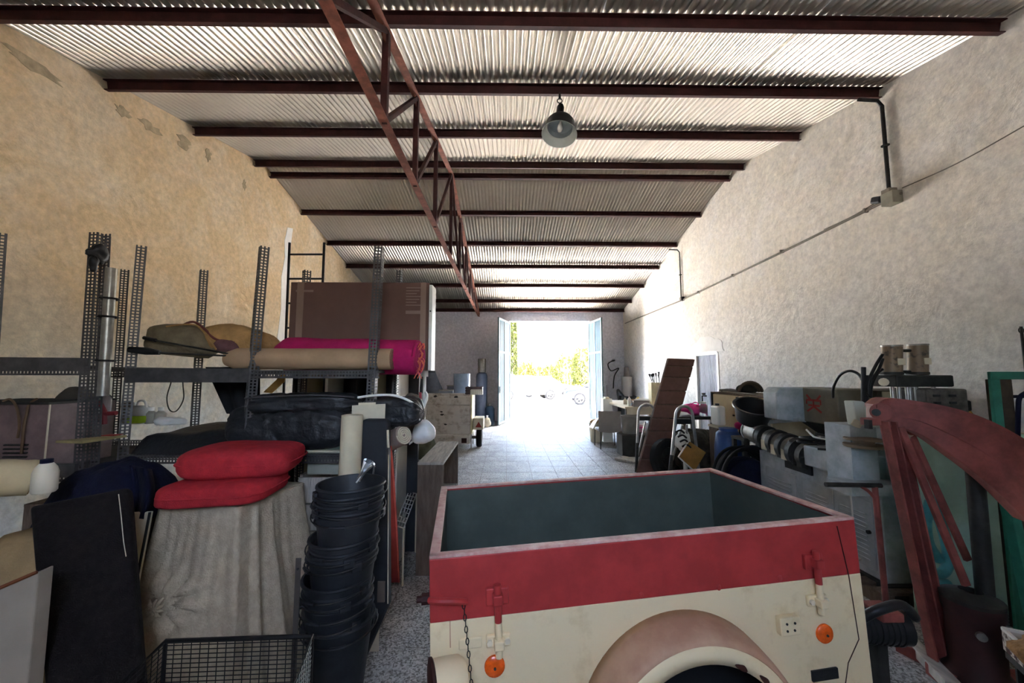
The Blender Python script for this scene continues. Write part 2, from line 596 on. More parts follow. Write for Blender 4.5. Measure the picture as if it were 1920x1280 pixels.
# limewashed strip down the left wall beyond the rack
q = MB()
ys = [7.08, 7.16, 7.12, 7.2, 7.16, 7.24, 7.42, 7.36, 7.4, 7.32, 7.38, 7.34]
zs_ = [2.2, 2.8, 3.4, 3.8, 4.1, 4.4, 4.45, 4.0, 3.5, 3.0, 2.6, 2.2]
q.prism(list(zip(ys, zs_)), lambda a, b, t: (t, a, b), XL - 0.002, XL + 0.006)
q.build('plaster_patch', wp, bpy.data.objects['wall_left'])

# roof: corrugated sheets, each its own piece
ceiling = bpy.data.objects.new('ceiling', None)
COL.objects.link(ceiling)
struct(ceiling)
PITCH = 0.0665
x = XL - 0.2
SH_W = PITCH * 13


def roof_sheet(x0, x1, y0, y1, dz):
    n = round((x1 - x0) / PITCH * 12)
    ks = [y0, y1]
    rows = []
    for y in ks:
        rows.append([Vector((x0 + (x1 - x0) * i / n, y, zr(y) + dz + 0.016 * (1 - 2 * abs(math.cos((x0 + (x1 - x0) * i / n) * math.pi / PITCH)) ** 0.8))) for i in range(n + 1)])
    q = MB()
    q.add(rows[0] + rows[1], [(i, i + 1, n + 2 + i, n + 1 + i) for i in range(n)])
    return q.build('roof_sheet', M_ROOF, ceiling, smooth=True, solid=0.0012)


k = 0
while x < XR + 0.2:
    for (a, b) in ((YF - 0.4, RIDGE - 0.02), (RIDGE + 0.02, YB + 0.4)):
        roof_sheet(x, x + SH_W + PITCH, a, b, 0.0016 * (k % 2))
    x += SH_W
    k += 1
rc = MB()
rc.prism([(RIDGE - 0.3, zr(RIDGE) - 0.03), (RIDGE, zr(RIDGE) + 0.05), (RIDGE + 0.3, zr(RIDGE) - 0.03), (RIDGE + 0.3, zr(RIDGE) - 0.02), (RIDGE, zr(RIDGE) + 0.06), (RIDGE - 0.3, zr(RIDGE) - 0.02)],
         lambda a, b, t: (t, a, b), XL - 0.2, XR + 0.2)
rc.build('ridge_cap', M_ROOF, ceiling)

# purlins: steel channels
PUR_Y = [0.85, 1.85, 2.86, 3.87, 4.99, 6.22, 6.62, 7.68, 8.83, 9.93, 11.06, 12.19, 12.98]
for y in PUR_Y:
    sl_ = 0.205 if y < RIDGE else -0.215
    a = math.atan(sl_)
    E_ = Euler((a, 0, 0))
    Mx = E_.to_matrix()
    q = MB()
    c0 = Vector(((XL + XR) / 2, y, zp(y)))
    Lx = XR - XL + 0.1
    for (dy, dz, sy, sz) in ((0.022, PUR_H / 2, 0.007, PUR_H), (0, 0.004, 0.05, 0.008), (0, PUR_H - 0.004, 0.05, 0.008)):
        q.box(c0 + Mx @ Vector((0, dy, dz)), (Lx, sy, sz), Mx)
    struct(q.build('roof_purlin', M_RUST, ceiling))

# lattice truss lengthwise under the roof
TXX = -0.96
tr = bpy.data.objects.new('roof_truss', None)
COL.objects.link(tr)
struct(tr)
ZB = 3.56


def top_z(y):
    return zp(y) - 0.045


def angle_bar(p0, p1, m, name, wd=0.075):
    q = MB()
    q.beam(p0, p1, wd, 0.008)
    d = (Vector(p1) - Vector(p0)).normalized()
    up = Vector((1, 0, 0)).cross(d).normalized()
    if up.z < 0:
        up = -up
    q.beam(Vector(p0) + up * 0.03, Vector(p1) + up * 0.03, 0.02, 0.06)
    return q.build(name, m, tr)


angle_bar((TXX, YF, ZB), (TXX, YB, ZB), M_RUSTL, 'bottom_chord')
angle_bar((TXX, YF, top_z(YF)), (TXX, 6.42, top_z(6.41)), M_RUSTL, 'top_chord')
angle_bar((TXX, 6.42, top_z(6.41)), (TXX, YB, top_z(YB)), M_RUSTL, 'top_chord')
nodes = [0.85, 1.85, 2.86, 3.87, 4.99, 6.42, 7.68, 8.83, 9.93, 11.06, 12.19]
for i, y in enumerate(nodes):
    MB().beam((TXX, y, ZB), (TXX, y, top_z(y)), 0.05, 0.05, (0, 1, 0)).build('web_post', M_RUST, tr)
    if i:
        y0 = nodes[i - 1]
        a, b = ((y0, ZB), (y, top_z(y))) if y <= 6.42 else ((y, ZB), (y0, top_z(y0)))
        MB().beam((TXX, a[0], a[1]), (TXX, b[0], b[1]), 0.04, 0.04).build('web_diagonal', M_RUST, tr)
        MB().box((TXX, y, top_z(y) - 0.05), (0.012, 0.2, 0.14)).build('gusset_plate', M_RUSTL, tr)

# the big gate: two leaves folded inwards
M_FRAMEW = mat('gate_frame_white', srgb(96, 116, 118), 0.5, 0, 0.06, 5)


def gate_leaf(name, hinge, free, label):
    h, f_ = Vector(hinge), Vector(free)
    d = (f_ - h).normalized()
    Ld = (f_ - h).length
    nrm = Vector((-d.y, d.x, 0))
    r = bpy.data.objects.new(name, None)
    COL.objects.link(r)
    r.location = h
    ORG[r.name] = h.copy()
    struct(r)
    r['label'] = label
    z0, z1 = 0.03, 3.36
    for s in (0.03, 0.5, 0.97):
        MB().beam(h + d * Ld * s + Vector((0, 0, z0)), h + d * Ld * s + Vector((0, 0, z1)), 0.045, 0.06, tuple(d)).build('stile', M_FRAMEW, r, bevel=0.004)
    for z in (z0 + 0.03, 2.28, z1 - 0.03):
        MB().beam(h + Vector((0, 0, z)), f_ + Vector((0, 0, z)), 0.045, 0.06).build('rail', M_FRAMEW, r, bevel=0.004)
    n = 52
    q = MB()
    vs = []
    for i in range(n + 1):
        s = Ld * i / n
        off = 0.008 * (1 if (i // 2) % 2 else -1)
        p = h + d * s + nrm * off
        vs += [p + Vector((0, 0, z0)), p + Vector((0, 0, z1))]
    q.add(vs, [(2 * i, 2 * i + 2, 2 * i + 3, 2 * i + 1) for i in range(n)])
    q.build('ribbed_sheet', M_LEAFBLUE, r, solid=0.002)
    MB().box(h + d * (Ld - 0.06) + nrm * 0.04 + Vector((0, 0, 1.1)), (0.02, 0.03, 0.2)).build('bolt', M_STEEL, r)
    return r


gate_leaf('door_1', (DX0 + 0.02, YB + 0.05, 0), (-0.26, 11.92, 0), 'pale blue ribbed steel gate leaf folded in beside gas bottles')
gate_leaf('door_2', (DX1 - 0.02, YB + 0.05, 0), (2.98, 11.92, 0), 'pale blue ribbed steel gate leaf folded in beside grey chair')
# side door of ribbed sheet in the right wall
d3 = bpy.data.objects.new('door_3', None)
COL.objects.link(d3)
struct(d3)
q = MB()
vs = []
n = 60
for i in range(n + 1):
    y = S0 + (S1 - S0) * i / n
    o_ = XR + 0.04 + 0.012 * (1 if (i // 2) % 2 else -1)
    vs += [Vector((o_, y, 0)), Vector((o_, y, SZ))]
q.add(vs, [(2 * i, 2 * i + 2, 2 * i + 3, 2 * i + 1) for i in range(n)])
q.build('ribbed_sheet', mat('side_door_blue', srgb(204, 210, 224), 0.5, 0, 0.08, 4), d3, solid=0.002)
for a, b in (((S0, 0), (S0, SZ)), ((S1, 0), (S1, SZ)), ((S0, SZ), (S1, SZ))):
    MB().beam((XR + 0.02, a[0], a[1]), (XR + 0.02, b[0], b[1]), 0.06, 0.06, (0, 1, 0) if a[0] == b[0] else (0, 0, 1)).build('frame', M_WHITE, d3)

# conduit, cable and junction boxes on the right wall
ct = thing('wall_conduit', 'grey cable conduit running the length of the cream wall', 'conduit', (XR - 0.03, 8.0, 3.36))
pts = [PX(1690, 362, XR - 0.03), PX(1480, 466, XR - 0.03), PX(1280, 562, XR - 0.03), PX(1172, 606, XR - 0.03)]
M_COND = mat('conduit_grey', srgb(128, 120, 106), 0.7, 0, 0.1, 6)
MB().tube(pts, 0.016, 8).build('pipe', M_COND, ct)
for s in (0.08, 0.35, 0.6, 0.85):
    p = pts[0].lerp(pts[2], s)
    MB().box(p, (0.05, 0.02, 0.045)).build('clip', M_COND, ct)
cb = thing('thin_cable', 'thin loose cable rising along the cream wall above the conduit', 'cable', (XR - 0.02, 3.4, 3.6))
a_, b_ = PX(1920, 236, XR - 0.02), PX(1692, 352, XR - 0.02)
MB().tube(smooth_path([a_, a_.lerp(b_, 0.5) - Vector((0, 0, 0.03)), b_]), 0.005, 6).build('wire', M_COND, cb)
a_, b_ = PX(1655, 372, XR - 0.02), PX(1545, 430, XR - 0.02)
MB().tube(smooth_path([a_, a_.lerp(b_, 0.5) - Vector((0, 0, 0.02)), b_]), 0.005, 6).build('wire', M_COND, cb)
for k, (pxt, pyt, pyb, lab) in enumerate(((1653, 192, 352, 'dark vertical conduit dropping to the grey junction box'), (1274, 470, 560, 'dark vertical conduit beside the far roof beam end'))):
    t_ = PX(pxt, pyt, XR - 0.025)
    c_ = thing('drop_conduit', lab, 'conduit', (t_.x, t_.y, t_.z))
    zb = PX(pxt + (20 if k == 0 else 5), pyb, XR - 0.025).z
    MB().tube([t_ + Vector((-0.25, 0.0, 0.03)), t_ + Vector((-0.05, 0, 0.02)), t_ + Vector((0, 0, -0.04)), Vector((t_.x, t_.y, zb))], 0.018 if k == 0 else 0.014, 8).build('pipe', M_DKM, c_)
    MB().box((t_.x, t_.y, (t_.z + zb) / 2), (0.05, 0.05, 0.02)).build('clip', M_DKM, c_)
jb = thing('junction_box', 'grey junction box with a black side plug on the cream wall', 'junction box', PX(1672, 368, XR - 0.05))
c = PX(1672, 372, XR - 0.06)
MB().box(c, (0.11, 0.13, 0.13)).build('body', mat('box_grey', srgb(150, 146, 128), 0.6, 0, 0.1, 9), jb, bevel=0.008)
MB().box(c + Vector((0, 0.02, 0.085)), (0.09, 0.09, 0.05)).build('lid', M_COND, jb, bevel=0.006)
MB().box(c + Vector((-0.02, 0.12, 0.04)), (0.08, 0.11, 0.07), Euler((0.3, 0, 0))).build('plug', M_BLACK, jb, bevel=0.015)
jb2 = thing('small_junction_box', 'small dark junction box below the far drop conduit', 'junction box', PX(1278, 562, XR - 0.03))
c = PX(1279, 560, XR - 0.04)
MB().box(c, (0.07, 0.09, 0.09)).build('body', M_DKM, jb2, bevel=0.006)
MB().cyl(c - Vector((0.035, 0, 0)), c - Vector((0.05, 0, 0)), 0.03, n=12).build('cover', M_COND, jb2)

# pendant lamp
lc = P(1050, 240, 3.86)
lp = thing('pendant_lamp', 'metal bell pendant lamp hanging from a roof beam', 'lamp', (lc.x, lc.y, lc.z))
tz = zp(3.86)
M_SHADE = mat('lamp_enamel_dark', srgb(46, 48, 50), 0.45, 0.3, 0.15, 8)
M_SHIN = mat('lamp_inside', srgb(170, 178, 180), 0.35, 0.6, 0.1, 8)
TL = Euler((R(-10), R(8), 0)).to_matrix()
MB().tube([(lc.x, lc.y, tz + 0.02), (lc.x, lc.y, tz - 0.05)], 0.012, 8).tube(arc((lc.x, lc.y, tz - 0.07), 0.025, 0, 2 * math.pi, 14), 0.006, 6).build('hook', M_DKM, lp)
nk = lc + Vector((0, 0, 0.17))
MB().lathe([(0.0, 0.10), (0.028, 0.10), (0.04, 0.07), (0.042, -0.06), (0.05, -0.075)], nk, 20, TL).build('neck', M_SHADE, lp, smooth=True)
prof = [(0.045, 0.105), (0.09, 0.10), (0.13, 0.085), (0.15, 0.055), (0.155, 0.02), (0.17, -0.03), (0.186, -0.085)]
MB().lathe(prof, lc, 40, TL).build('shade', M_SHADE, lp, smooth=True)
MB().lathe([(0, 0.075), (0.10, 0.07), (0.128, 0.05), (0.134, 0.0)], lc, 40, TL).build('reflector', M_SHIN, lp, smooth=True)
MB().lathe([(0.188, -0.086), (0.182, -0.087), (0.166, -0.04), (0.148, -0.006), (0.134, -0.002)], lc, 40, TL).build('skirt_lining', mat('frosted_ring', srgb(196, 200, 190), 0.4, 0, 0.05, 5), lp, smooth=True)
MB().lathe([(0.0, -0.045), (0.018, -0.04), (0.03, -0.015), (0.028, 0.02), (0.016, 0.06), (0.016, 0.09)], lc, 18, TL).build('bulb', mat('bulb_glass', srgb(236, 226, 214), 0.2, 0, 0.02, 3), lp, smooth=True)

# ================================================================== outdoors beyond the gate
g = MB().bb((-60, YB + 0.25, -0.35), (60, 90, -0.02)).bb((-60, -40, -0.35), (60, YF - 0.25, -0.02)).bb((-60, YF - 0.25, -0.35), (XL - 0.25, YB + 0.25, -0.02)).bb((XR + 0.25, YF - 0.25, -0.35), (60, YB + 0.25, -0.02))
struct(g.build('ground', mat('pale_gravel_yard', srgb(214, 210, 204), 0.95, 0, 0.06, 3)))
M_LEAF = mat('yellow_green_leaf', srgb(74, 76, 22), 0.8, 0, 0.3, 3)
M_LEAF2 = mat('olive_leaf', srgb(96, 86, 30), 0.8, 0, 0.3, 3)
M_BARK = mat('bark', srgb(110, 86, 64), 0.9, 0, 0.2, 9)


def leafy(name, base, h, rx, ry, z0, n, size, m, label, cat, conical=False):
    t = thing(name, label, cat, base)
    b = Vector(base)
    q = MB()
    for i in range(n):
        a = random.uniform(0, 2 * math.pi)
        if conical:
            u = random.random() ** 0.8
            rr = rx * (1 - u) ** 0.45 * random.uniform(0.75, 1.0)
            c = b + Vector((math.cos(a) * rr, math.sin(a) * rr, z0 + (h - z0) * u))
        else:
            ph = math.asin(random.uniform(-1, 1))
            k_ = random.uniform(0.65, 1.0) * (1 + 0.25 * noise.noise(Vector((math.cos(a) * 2, math.sin(a) * 2, ph * 2 + len(label)))))
            c = b + Vector((math.cos(a) * math.cos(ph) * rx * k_, math.sin(a) * math.cos(ph) * ry * k_, (z0 + h) / 2 + math.sin(ph) * (h - z0) / 2 * k_))
        Mr = Euler((random.uniform(-1, 1) * 2, random.uniform(-1, 1) * 2, a)).to_matrix()
        s = size * random.uniform(0.6, 1.3)
        q.add([c + Mr @ Vector(p) for p in ((-s, 0, 0), (0, -s * 0.5, s * 0.2), (s, 0, 0), (0, s * 0.5, s * 0.2))], [(0, 1, 2, 3)])
    fo = q.build('foliage', m, t)
    fo['kind'] = 'stuff'
    MB().tube([b, b + Vector((0.05, 0, z0 + 0.3)), b + Vector((0, 0, h * 0.6))], [0.12, 0.09, 0.03], 8).build('trunk', M_BARK, t)
    return t


c = P(963, 740, 30)
leafy('cypress_tree', (c.x, 30, 0), 9.5, 0.34, 0.34, 0.3, 2600, 0.13, mat('cypress_leaf', srgb(56, 60, 16), 0.8, 0, 0.3, 3), 'tall narrow cypress tree beside the pale blue gate leaf', 'tree', True)
for px_, Y_, top, rx, m_, lab in ((985, 34, 2.7, 1.0, M_LEAF2, 'sparse bush between the cypress and the white van'), (1008, 36, 2.3, 1.3, M_LEAF2, 'low yellowish bush right of the sparse bush outside'),
                                 (1032, 40, 2.6, 0.9, M_LEAF, 'small distant bush in the middle of the gateway'), (1062, 31, 3.2, 1.25, M_LEAF, 'round yellow green bush behind the dark car'),
                                 (1093, 28, 3.6, 0.85, M_LEAF, 'upright yellow green bush beside the right gate leaf')):
    c = P(px_, 720, Y_)
    leafy('bush', (c.x, Y_, 0), top, rx, rx, 0.15, 700, 0.16, m_, lab, 'bush')


def car(name, loc, rz_, m, label, cat, L=4.2, H=1.42, Wd=1.72, van=False):
    t = thing(name, label, cat, loc, rot=(0, 0, rz_))
    hb = 0.92
    lower = [(-L / 2, .32), (-L / 2 + .02, .62), (-L / 2 + .12, .74), (-L * .2, hb), (L * .42, hb + .02), (L / 2 - .03, .85), (L / 2, .5), (L / 2 - .04, .3)]
    roof = [(-L * .24, hb), (-L * .06, H), (L * .28, H), (L * .42, hb)] if not van else [(-L * .42, hb), (-L * .32, H + .35), (L * .46, H + .35), (L * .48, hb)]
    MB().prism(lower, lambda a, b, s: (a, s, b), -Wd / 2, Wd / 2).build('body', m, t, bevel=0.06, local=True, smooth=True)
    q = MB()
    n = len(roof)
    vs = [(a, -Wd / 2 * (.97 if b <= hb else .8), b) for a, b in roof] + [(a, Wd / 2 * (.97 if b <= hb else .8), b) for a, b in roof]
    q.add(vs, [tuple(range(n)), tuple(range(2 * n - 1, n - 1, -1))] + [(i, (i + 1) % n, n + (i + 1) % n, n + i) for i in range(n)])
    q.build('cabin', m, t, bevel=0.04, local=True, smooth=True)
    gm = mat('car_glass', srgb(60, 74, 84), 0.1, 0, 0.05, 3, spec=0.6)
    for s in (-1, 1):
        y0, y1 = s * Wd / 2 * .955, s * Wd / 2 * .83
        a0, a1, b0, b1 = roof[0][0] + .16, roof[-1][0] - .14, roof[1][0] + .04, roof[2][0] - .04
        zt = roof[1][1] - .07
        MB().add([(a0, y0, hb + .05), (a1, y0, hb + .05), (b1, y1, zt), (b0, y1, zt)], [(0, 1, 2, 3)]).build('side_window', gm, t, local=True, solid=0.05)
        for wx in (-L * .32, L * .30):
            wh = MB().lathe([(0, -.1), (.3, -.1), (.32, -.07), (.32, .07), (.3, .1), (.21, .105), (.2, .09), (0, .085)], (wx, s * (Wd / 2 - .1), .32), 28, Euler((R(-90) * s, 0, 0)).to_matrix()).build('wheel', M_RUBBER, t, local=True, smooth=True)
            rim = MB()
            for kk in range(5):
                a = kk * 2 * math.pi / 5
                rim.beam((wx, s * Wd / 2, .32), (wx + math.cos(a) * .2, s * Wd / 2, .32 + math.sin(a) * .2), .04, .02)
            rim.lathe([(.19, 0), (.215, 0), (.215, .02), (.19, .02)], (wx, s * (Wd / 2 - .005), .32), 24, Euler((R(-90) * s, 0, 0)).to_matrix())
            rm = rim.build('rim', M_CHROME, wh, local=True)
    MB().box((-L / 2 + .05, 0, .66), (.08, Wd * .8, .1)).build('headlamp', M_WHITE, t, local=True, bevel=0.02)
    return t


gz = -0.02
c = PZ(1085, 757, gz)
car('dark_car', (c.x + 1.35, c.y, gz), R(-6), mat('dark_blue_paint', srgb(16, 20, 36), 0.25, 0.2, 0.06, 3, spec=0.6), 'dark blue car parked outside by the right gate leaf', 'car')
c = PZ(975, 748, gz)
car('white_van', (c.x + 0.4, c.y, gz), R(188), mat('white_paint', srgb(150, 150, 150), 0.3, 0, 0.04, 3), 'white van parked outside near the cypress', 'van', van=False, H=1.5)
c = PZ(1022, 744, gz)
car('pale_car', (c.x + 0.2, c.y + 0.6, gz), R(175), mat('pale_silver_paint', srgb(130, 134, 136), 0.3, 0.2, 0.04, 3), 'pale car parked outside in the middle of the gateway', 'car')
lw = MB().bb((-14, 29.5, -0.05), (22, 29.75, 0.55))
tag(lw.build('garden_wall', mat('garden_wall_white', srgb(214, 204, 186), 0.9, 0, 0.08, 4), bevel=0.02), 'low pale garden wall behind the parked cars', 'wall')

# ================================================================== box trailer in the foreground
TL_, TW_ = 1.50, 0.80
T = thing('box_trailer', 'cream and red steel box trailer with open top and wheel arch', 'trailer', (0.459, 1.718, 1.05), rot=(R(-1.137), R(-1.672), R(7.02)))
hx, hy = TL_ / 2, TW_ / 2
th_ = 0.022
RB = 0.187
BOT = -0.60


def tpart(name, mb, m, parent=T, **k):
    return mb.build(name, m, parent, local=True, **k)


def walls_box(z0, z1, t):
    q = MB()
    q.bb((-hx, -hy, z0), (hx, -hy + t, z1)).bb((-hx, hy - t, z0), (hx, hy, z1))
    q.bb((-hx, -hy + t, z0), (-hx + t, hy - t, z1)).bb((hx - t, -hy + t, z0), (hx, hy - t, z1))
    return q


tpart('side_board', MB().bb((-hx, -hy, -RB), (hx, -hy + th_, -0.004)), M_TRED, bevel=0.003)
tpart('side_board', MB().bb((-hx, hy - th_, -RB), (hx, hy, -0.004)), M_TRED, bevel=0.003)
tpart('end_board', MB().bb((-hx, -hy + th_, -RB), (-hx + th_, hy - th_, -0.004)), M_TRED, bevel=0.003)
tpart('end_board', MB().bb((hx - th_, -hy + th_, -RB), (hx, hy - th_, -0.004)), M_TRED, bevel=0.003)
tpart('body', walls_box(BOT, -RB, th_), M_CREAM, bevel=0.002)
lin = MB()
e = th_
lin.bb((-hx + e, -hy + e, BOT + .02), (hx - e, -hy + e + .004, -.012)).bb((-hx + e, hy - e - .004, BOT + .02), (hx - e, hy - e, -.012))
lin.bb((-hx + e, -hy + e, BOT + .02), (-hx + e + .004, hy - e, -.012)).bb((hx - e - .004, -hy + e, BOT + .02), (hx - e, hy - e, -.012))
lin.bb((-hx + e, -hy + e, BOT), (hx - e, hy - e, BOT + .02))
tpart('lining', lin, M_TIN)
for a, b in (((-hx, -hy), (hx, -hy + th_ + .006)), ((-hx, hy - th_ - .006), (hx, hy)), ((-hx, -hy), (-hx + th_ + .01, hy)), ((hx - th_ - .01, -hy), (hx, hy))):
    tpart('rim', MB().bb((a[0], a[1], -.004), (b[0], b[1], .006)), M_TRIM, bevel=0.002)
# chassis
tpart('chassis', MB().bb((-hx + .05, -hy + .1, BOT - .08), (hx - .05, -hy + .16, BOT)).bb((-hx + .05, hy - .16, BOT - .08), (hx - .05, hy - .1, BOT)).bb((.05, -hy - .1, BOT - .16), (.15, hy + .1, BOT - .1)), M_DKM)
# panel seam and vertical fold lines
tpart('panel_seam', MB().tube([(.675, -hy - .001, -.02), (.70, -hy - .001, -.19), (.712, -hy - .001, -.40), (.66, -hy - .001, -.47), (.62, -hy - .001, -.6)], .0016, 6), M_RUST)
tpart('panel_seam', MB().beam((-.69, -hy, -RB), (-.69, -hy, -.26), .003, .004, (0, 1, 0)), M_PINKDUST)
# fender: curved guard standing out from the side, rolled lip in front
FC, FR, FP = (0.04, -0.592), 0.35, 0.14
q = MB()
na = 40
sec = []
for i in range(na + 1):
    a = math.pi * i / na
    ca, sa = math.cos(a), math.sin(a)
    prof = [(FR, 0), (FR - .002, FP * .3), (FR - .006, FP * .6), (FR - .014, FP * .82), (FR - .028, FP * .95), (FR - .045, FP), (FR - .072, FP - .002), (FR - .072, FP - .010), (FR - .045, FP - .012), (FR - .03, FP * .88), (FR - .016, FP * .5), (FR - .012, 0)]
    sec.append([Vector((FC[0] + ca * r_, -hy - d_, FC[1] + sa * r_ * 1.02)) for r_, d_ in prof])
q.rings(sec)
fen = tpart('fender', q, M_CREAM, smooth='all')
q = MB()
sec = []
for i in range(na + 1):
    a = math.pi * (0.03 + 0.94 * i / na)
    ca, sa = math.cos(a), math.sin(a)
    prof = [(FR + .002, 0), (FR + .0, FP * .3), (FR - .0045, FP * .6), (FR - .011, FP * .83), (FR - .024, FP * .955), (FR - .027, FP * .94), (FR - .010, FP * .55), (FR - .004, 0)]
    sec.append([Vector((FC[0] + ca * r_, -hy - d_, FC[1] + sa * r_ * 1.02)) for r_, d_ in prof])
q.rings(sec)
tpart('dust_film', q, M_PINKDUST, fen, smooth='all')
M_CHIP = mat('paint_chip', srgb(70, 36, 26), 0.8, 0, 0.3, 30)
for (a, r_) in ((0.86, .292), (2.2, .29), (1.15, .29), (0.5, .295)):
    tpart('paint_chip', MB().blob((FC[0] + math.cos(a) * r_, -hy - FP - .001, FC[1] + math.sin(a) * r_), (.02, .003, .008), Euler((0, -a + 1.57, 0)), amp=.6, fr=60, nu=12, nv=8), M_CHIP, fen)
MX = Euler((R(90), 0, 0)).to_matrix()
wc = (FC[0], -hy - .10, -.735)
tpart('arch_shade_disc', MB().lathe([(0, .004), (FR - .015, .004), (FR - .015, .0)], (FC[0], -hy, FC[1]), 40, MX), M_RUBBER, fen)  # added dark disc paints the shade inside the arch
wl = tpart('wheel', MB().lathe([(.1, .085), (.2, .085), (.24, .09), (.28, .07), (.30, .03), (.30, -.03), (.28, -.07), (.24, -.09), (.1, -.085)], wc, 40, MX), M_RUBBER, smooth='all')
tpart('wheel_rim', MB().lathe([(0, .06), (.06, .06), (.08, .03), (.17, .03), (.2, .088), (.205, .06)], wc, 32, MX), M_CREAM, wl, smooth=True)
wl2 = tpart('wheel', MB().lathe([(.1, .085), (.2, .085), (.24, .09), (.28, .07), (.30, .03), (.30, -.03), (.28, -.07), (.24, -.09), (.1, -.085)], (FC[0], hy + .09, -.735), 32, MX), M_RUBBER, smooth='all')
# stake rods with brackets, one near each end
for u, w0, w1, lab in ((-.545, -.085, -.292, 'red and cream corner rod'), (.558, -.085, -.29, 'red and cream corner rod')):
    rd = tpart('stake_rod', MB().tube([(u, -hy - .022, w0), (u, -hy - .022, -RB - .005)], .011, 12), M_TRED, smooth=True)
    tpart('rod_tip', MB().tube([(u, -hy - .022, -RB - .005), (u, -hy - .02, w1)], .0108, 12), M_CREAM, rd, smooth=True)
    tpart('bracket', MB().box((u, -hy - .006, -.252), (.075, .014, .036)).box((u, -hy - .026, -.252), (.03, .03, .026)), M_CREAM, bevel=.004)
    tpart('bracket', MB().box((u, -hy - .006, -.125), (.07, .014, .05)).box((u, -hy - .024, -.125), (.03, .03, .03)), M_TRED, bevel=.004)
    for s in (-.027, .027):
        tpart('bolt', MB().cyl((u + s, -hy - .012, -.252), (u + s, -hy - .02, -.252), .009, n=6), M_OFFW)
tpart('bracket', MB().box((-.63, -hy - .004, -.252), (.07, .01, .03)), M_CREAM, bevel=.003)
tpart('handle_hook', MB().tube(smooth_path([(-.75, -hy - .01, -.115), (-.72, -hy - .03, -.11), (-.67, -hy - .03, -.115), (-.64, -hy - .012, -.13)]), .009, 8), M_TRED, smooth=True)
tpart('latch_bolt', MB().cyl((-.775, -hy + .02, -.125), (-.745, -hy + .02, -.125), .017, n=8).cyl((-.79, -hy + .02, -.125), (-.77, -hy + .02, -.125), .010, n=8), M_RUST)
chn = MB()
for i in range(13):
    z = -.14 - i * .017
    c = Vector((-.648 + .018 * (i / 12) , -hy - .012 - .02 * max(0, (i - 7) / 5), z))
    E_ = Euler((0 if i % 2 else R(90), R(90), 0)).to_matrix()
    chn.tube([c + E_ @ Vector((math.cos(t) * .010, math.sin(t) * .0045, 0)) for t in [j * math.pi / 4 for j in range(8)]], .0016, 5, closed=True)
tpart('chain', chn, M_DKM)
# reflectors
for u, w_ in ((-.558, -.327), (.578, -.365)):
    rf = tpart('reflector', MB().lathe([(0, .014), (.012, .0135), (.026, .011), (.031, .006), (.031, 0)], (u, -hy, w_), 24, MX), M_ORANGE, smooth=True)
    tpart('screw', MB().cyl((u, -hy - .013, w_), (u, -hy - .017, w_), .004, n=8), M_DKM, rf)
# lamp drum at the front corner, its rusty face turned outwards
dc = Vector((-.70, -hy - .075, -.31))
E_ = Euler((0, R(-90), R(12))).to_matrix()
dr = tpart('lamp_housing', MB().lathe([(.0, -.055), (.05, -.055), (.062, -.04), (.066, 0), (.067, .035)], dc, 28, E_), M_CREAM, smooth=True)
tpart('lamp_face', MB().lathe([(.067, .033), (.072, .036), (.072, .043), (.06, .046), (0, .05)], dc, 28, E_), M_RUST, dr, smooth=True)
tpart('paint_chip', MB().blob(dc + Vector((.02, -.064, -.03)), (.022, .006, .014), amp=.8, fr=60, nu=14, nv=8), M_CHIP, dr)
tpart('paint_chip', MB().blob(dc + Vector((.035, -.058, .0)), (.008, .006, .02), amp=.8, fr=60, nu=14, nv=8), M_CHIP, dr)
# socket bracket on the right
sb = tpart('socket_plate', MB().box((.435, -hy - .012, -.315), (.075, .024, .058)), M_CREAM, bevel=.004)
for dx, dz in ((-.015, .01), (.015, .01), (-.015, -.012), (.012, -.012)):
    tpart('screw', MB().cyl((.435 + dx, -hy - .023, -.315 + dz), (.435 + dx, -hy - .026, -.315 + dz), .004, n=8), M_DKM, sb)
tpart('number_plate', MB().box((.562, -hy - .004, -.492), (.10, .008, .034)), M_BLACK, bevel=.002)
for u, w_ in ((-.075, -.175), (.20, -.178), (.43, -.17)):
    tpart('rivet', MB().blob((u, -hy - .002, w_), (.008, .004, .01), nu=10, nv=6), M_TRED)
tpart('rear_hook', MB().tube(smooth_path([(hx, -hy + .05, -.2), (hx + .03, -hy + .04, -.195), (hx + .03, -hy + .04, -.165), (hx + .05, -hy + .04, -.16)]), .005, 6), M_STEEL)

# ================================================================== slotted-angle racks on the left


def slotted(L, w=0.05, pitch=0.0195):
    # L-profile along +Z, corner at the origin, flanges along +X and +Y, two rows of slots in each flange
    q = MB()
    xs = [0, .007, .018, .027, .039, w]
    n = int(L / pitch)
    for ax in (0, 1):
        vs, fs = [], []
        zs = []
        for i in range(n):
            zs += [i * pitch, i * pitch + pitch * .42]
        zs.append(n * pitch)
        for z in zs:
            for a in xs:
                vs.append((a, 0, z) if ax == 0 else (0, a, z))
        m = len(xs)
        for r_ in range(len(zs) - 1):
            for c_ in range(m - 1):
                if r_ % 2 == 1 and c_ in (1, 3):
                    continue
                fs.append((r_ * m + c_, r_ * m + c_ + 1, (r_ + 1) * m + c_ + 1, (r_ + 1) * m + c_))
        q.add(vs, fs)
    return q


SLOT = {}


def slot_piece(name, parent, p, L, rot=(0, 0, 0), mode='XYZ'):
    key = round(L, 1) if L > 1 else round(L, 2)
    if key not in SLOT:
        ob = slotted(L).build(name, M_GALV, parent, solid=0.002, local=True)
        SLOT[key] = ob
    else:
        ob = SLOT[key].copy(); COL.objects.link(ob); ob.parent = parent; ob.name = name
    ob.location = Vector(p) - ORG[parent.name]
    ob.rotation_mode = mode
    ob.rotation_euler = rot
    return ob


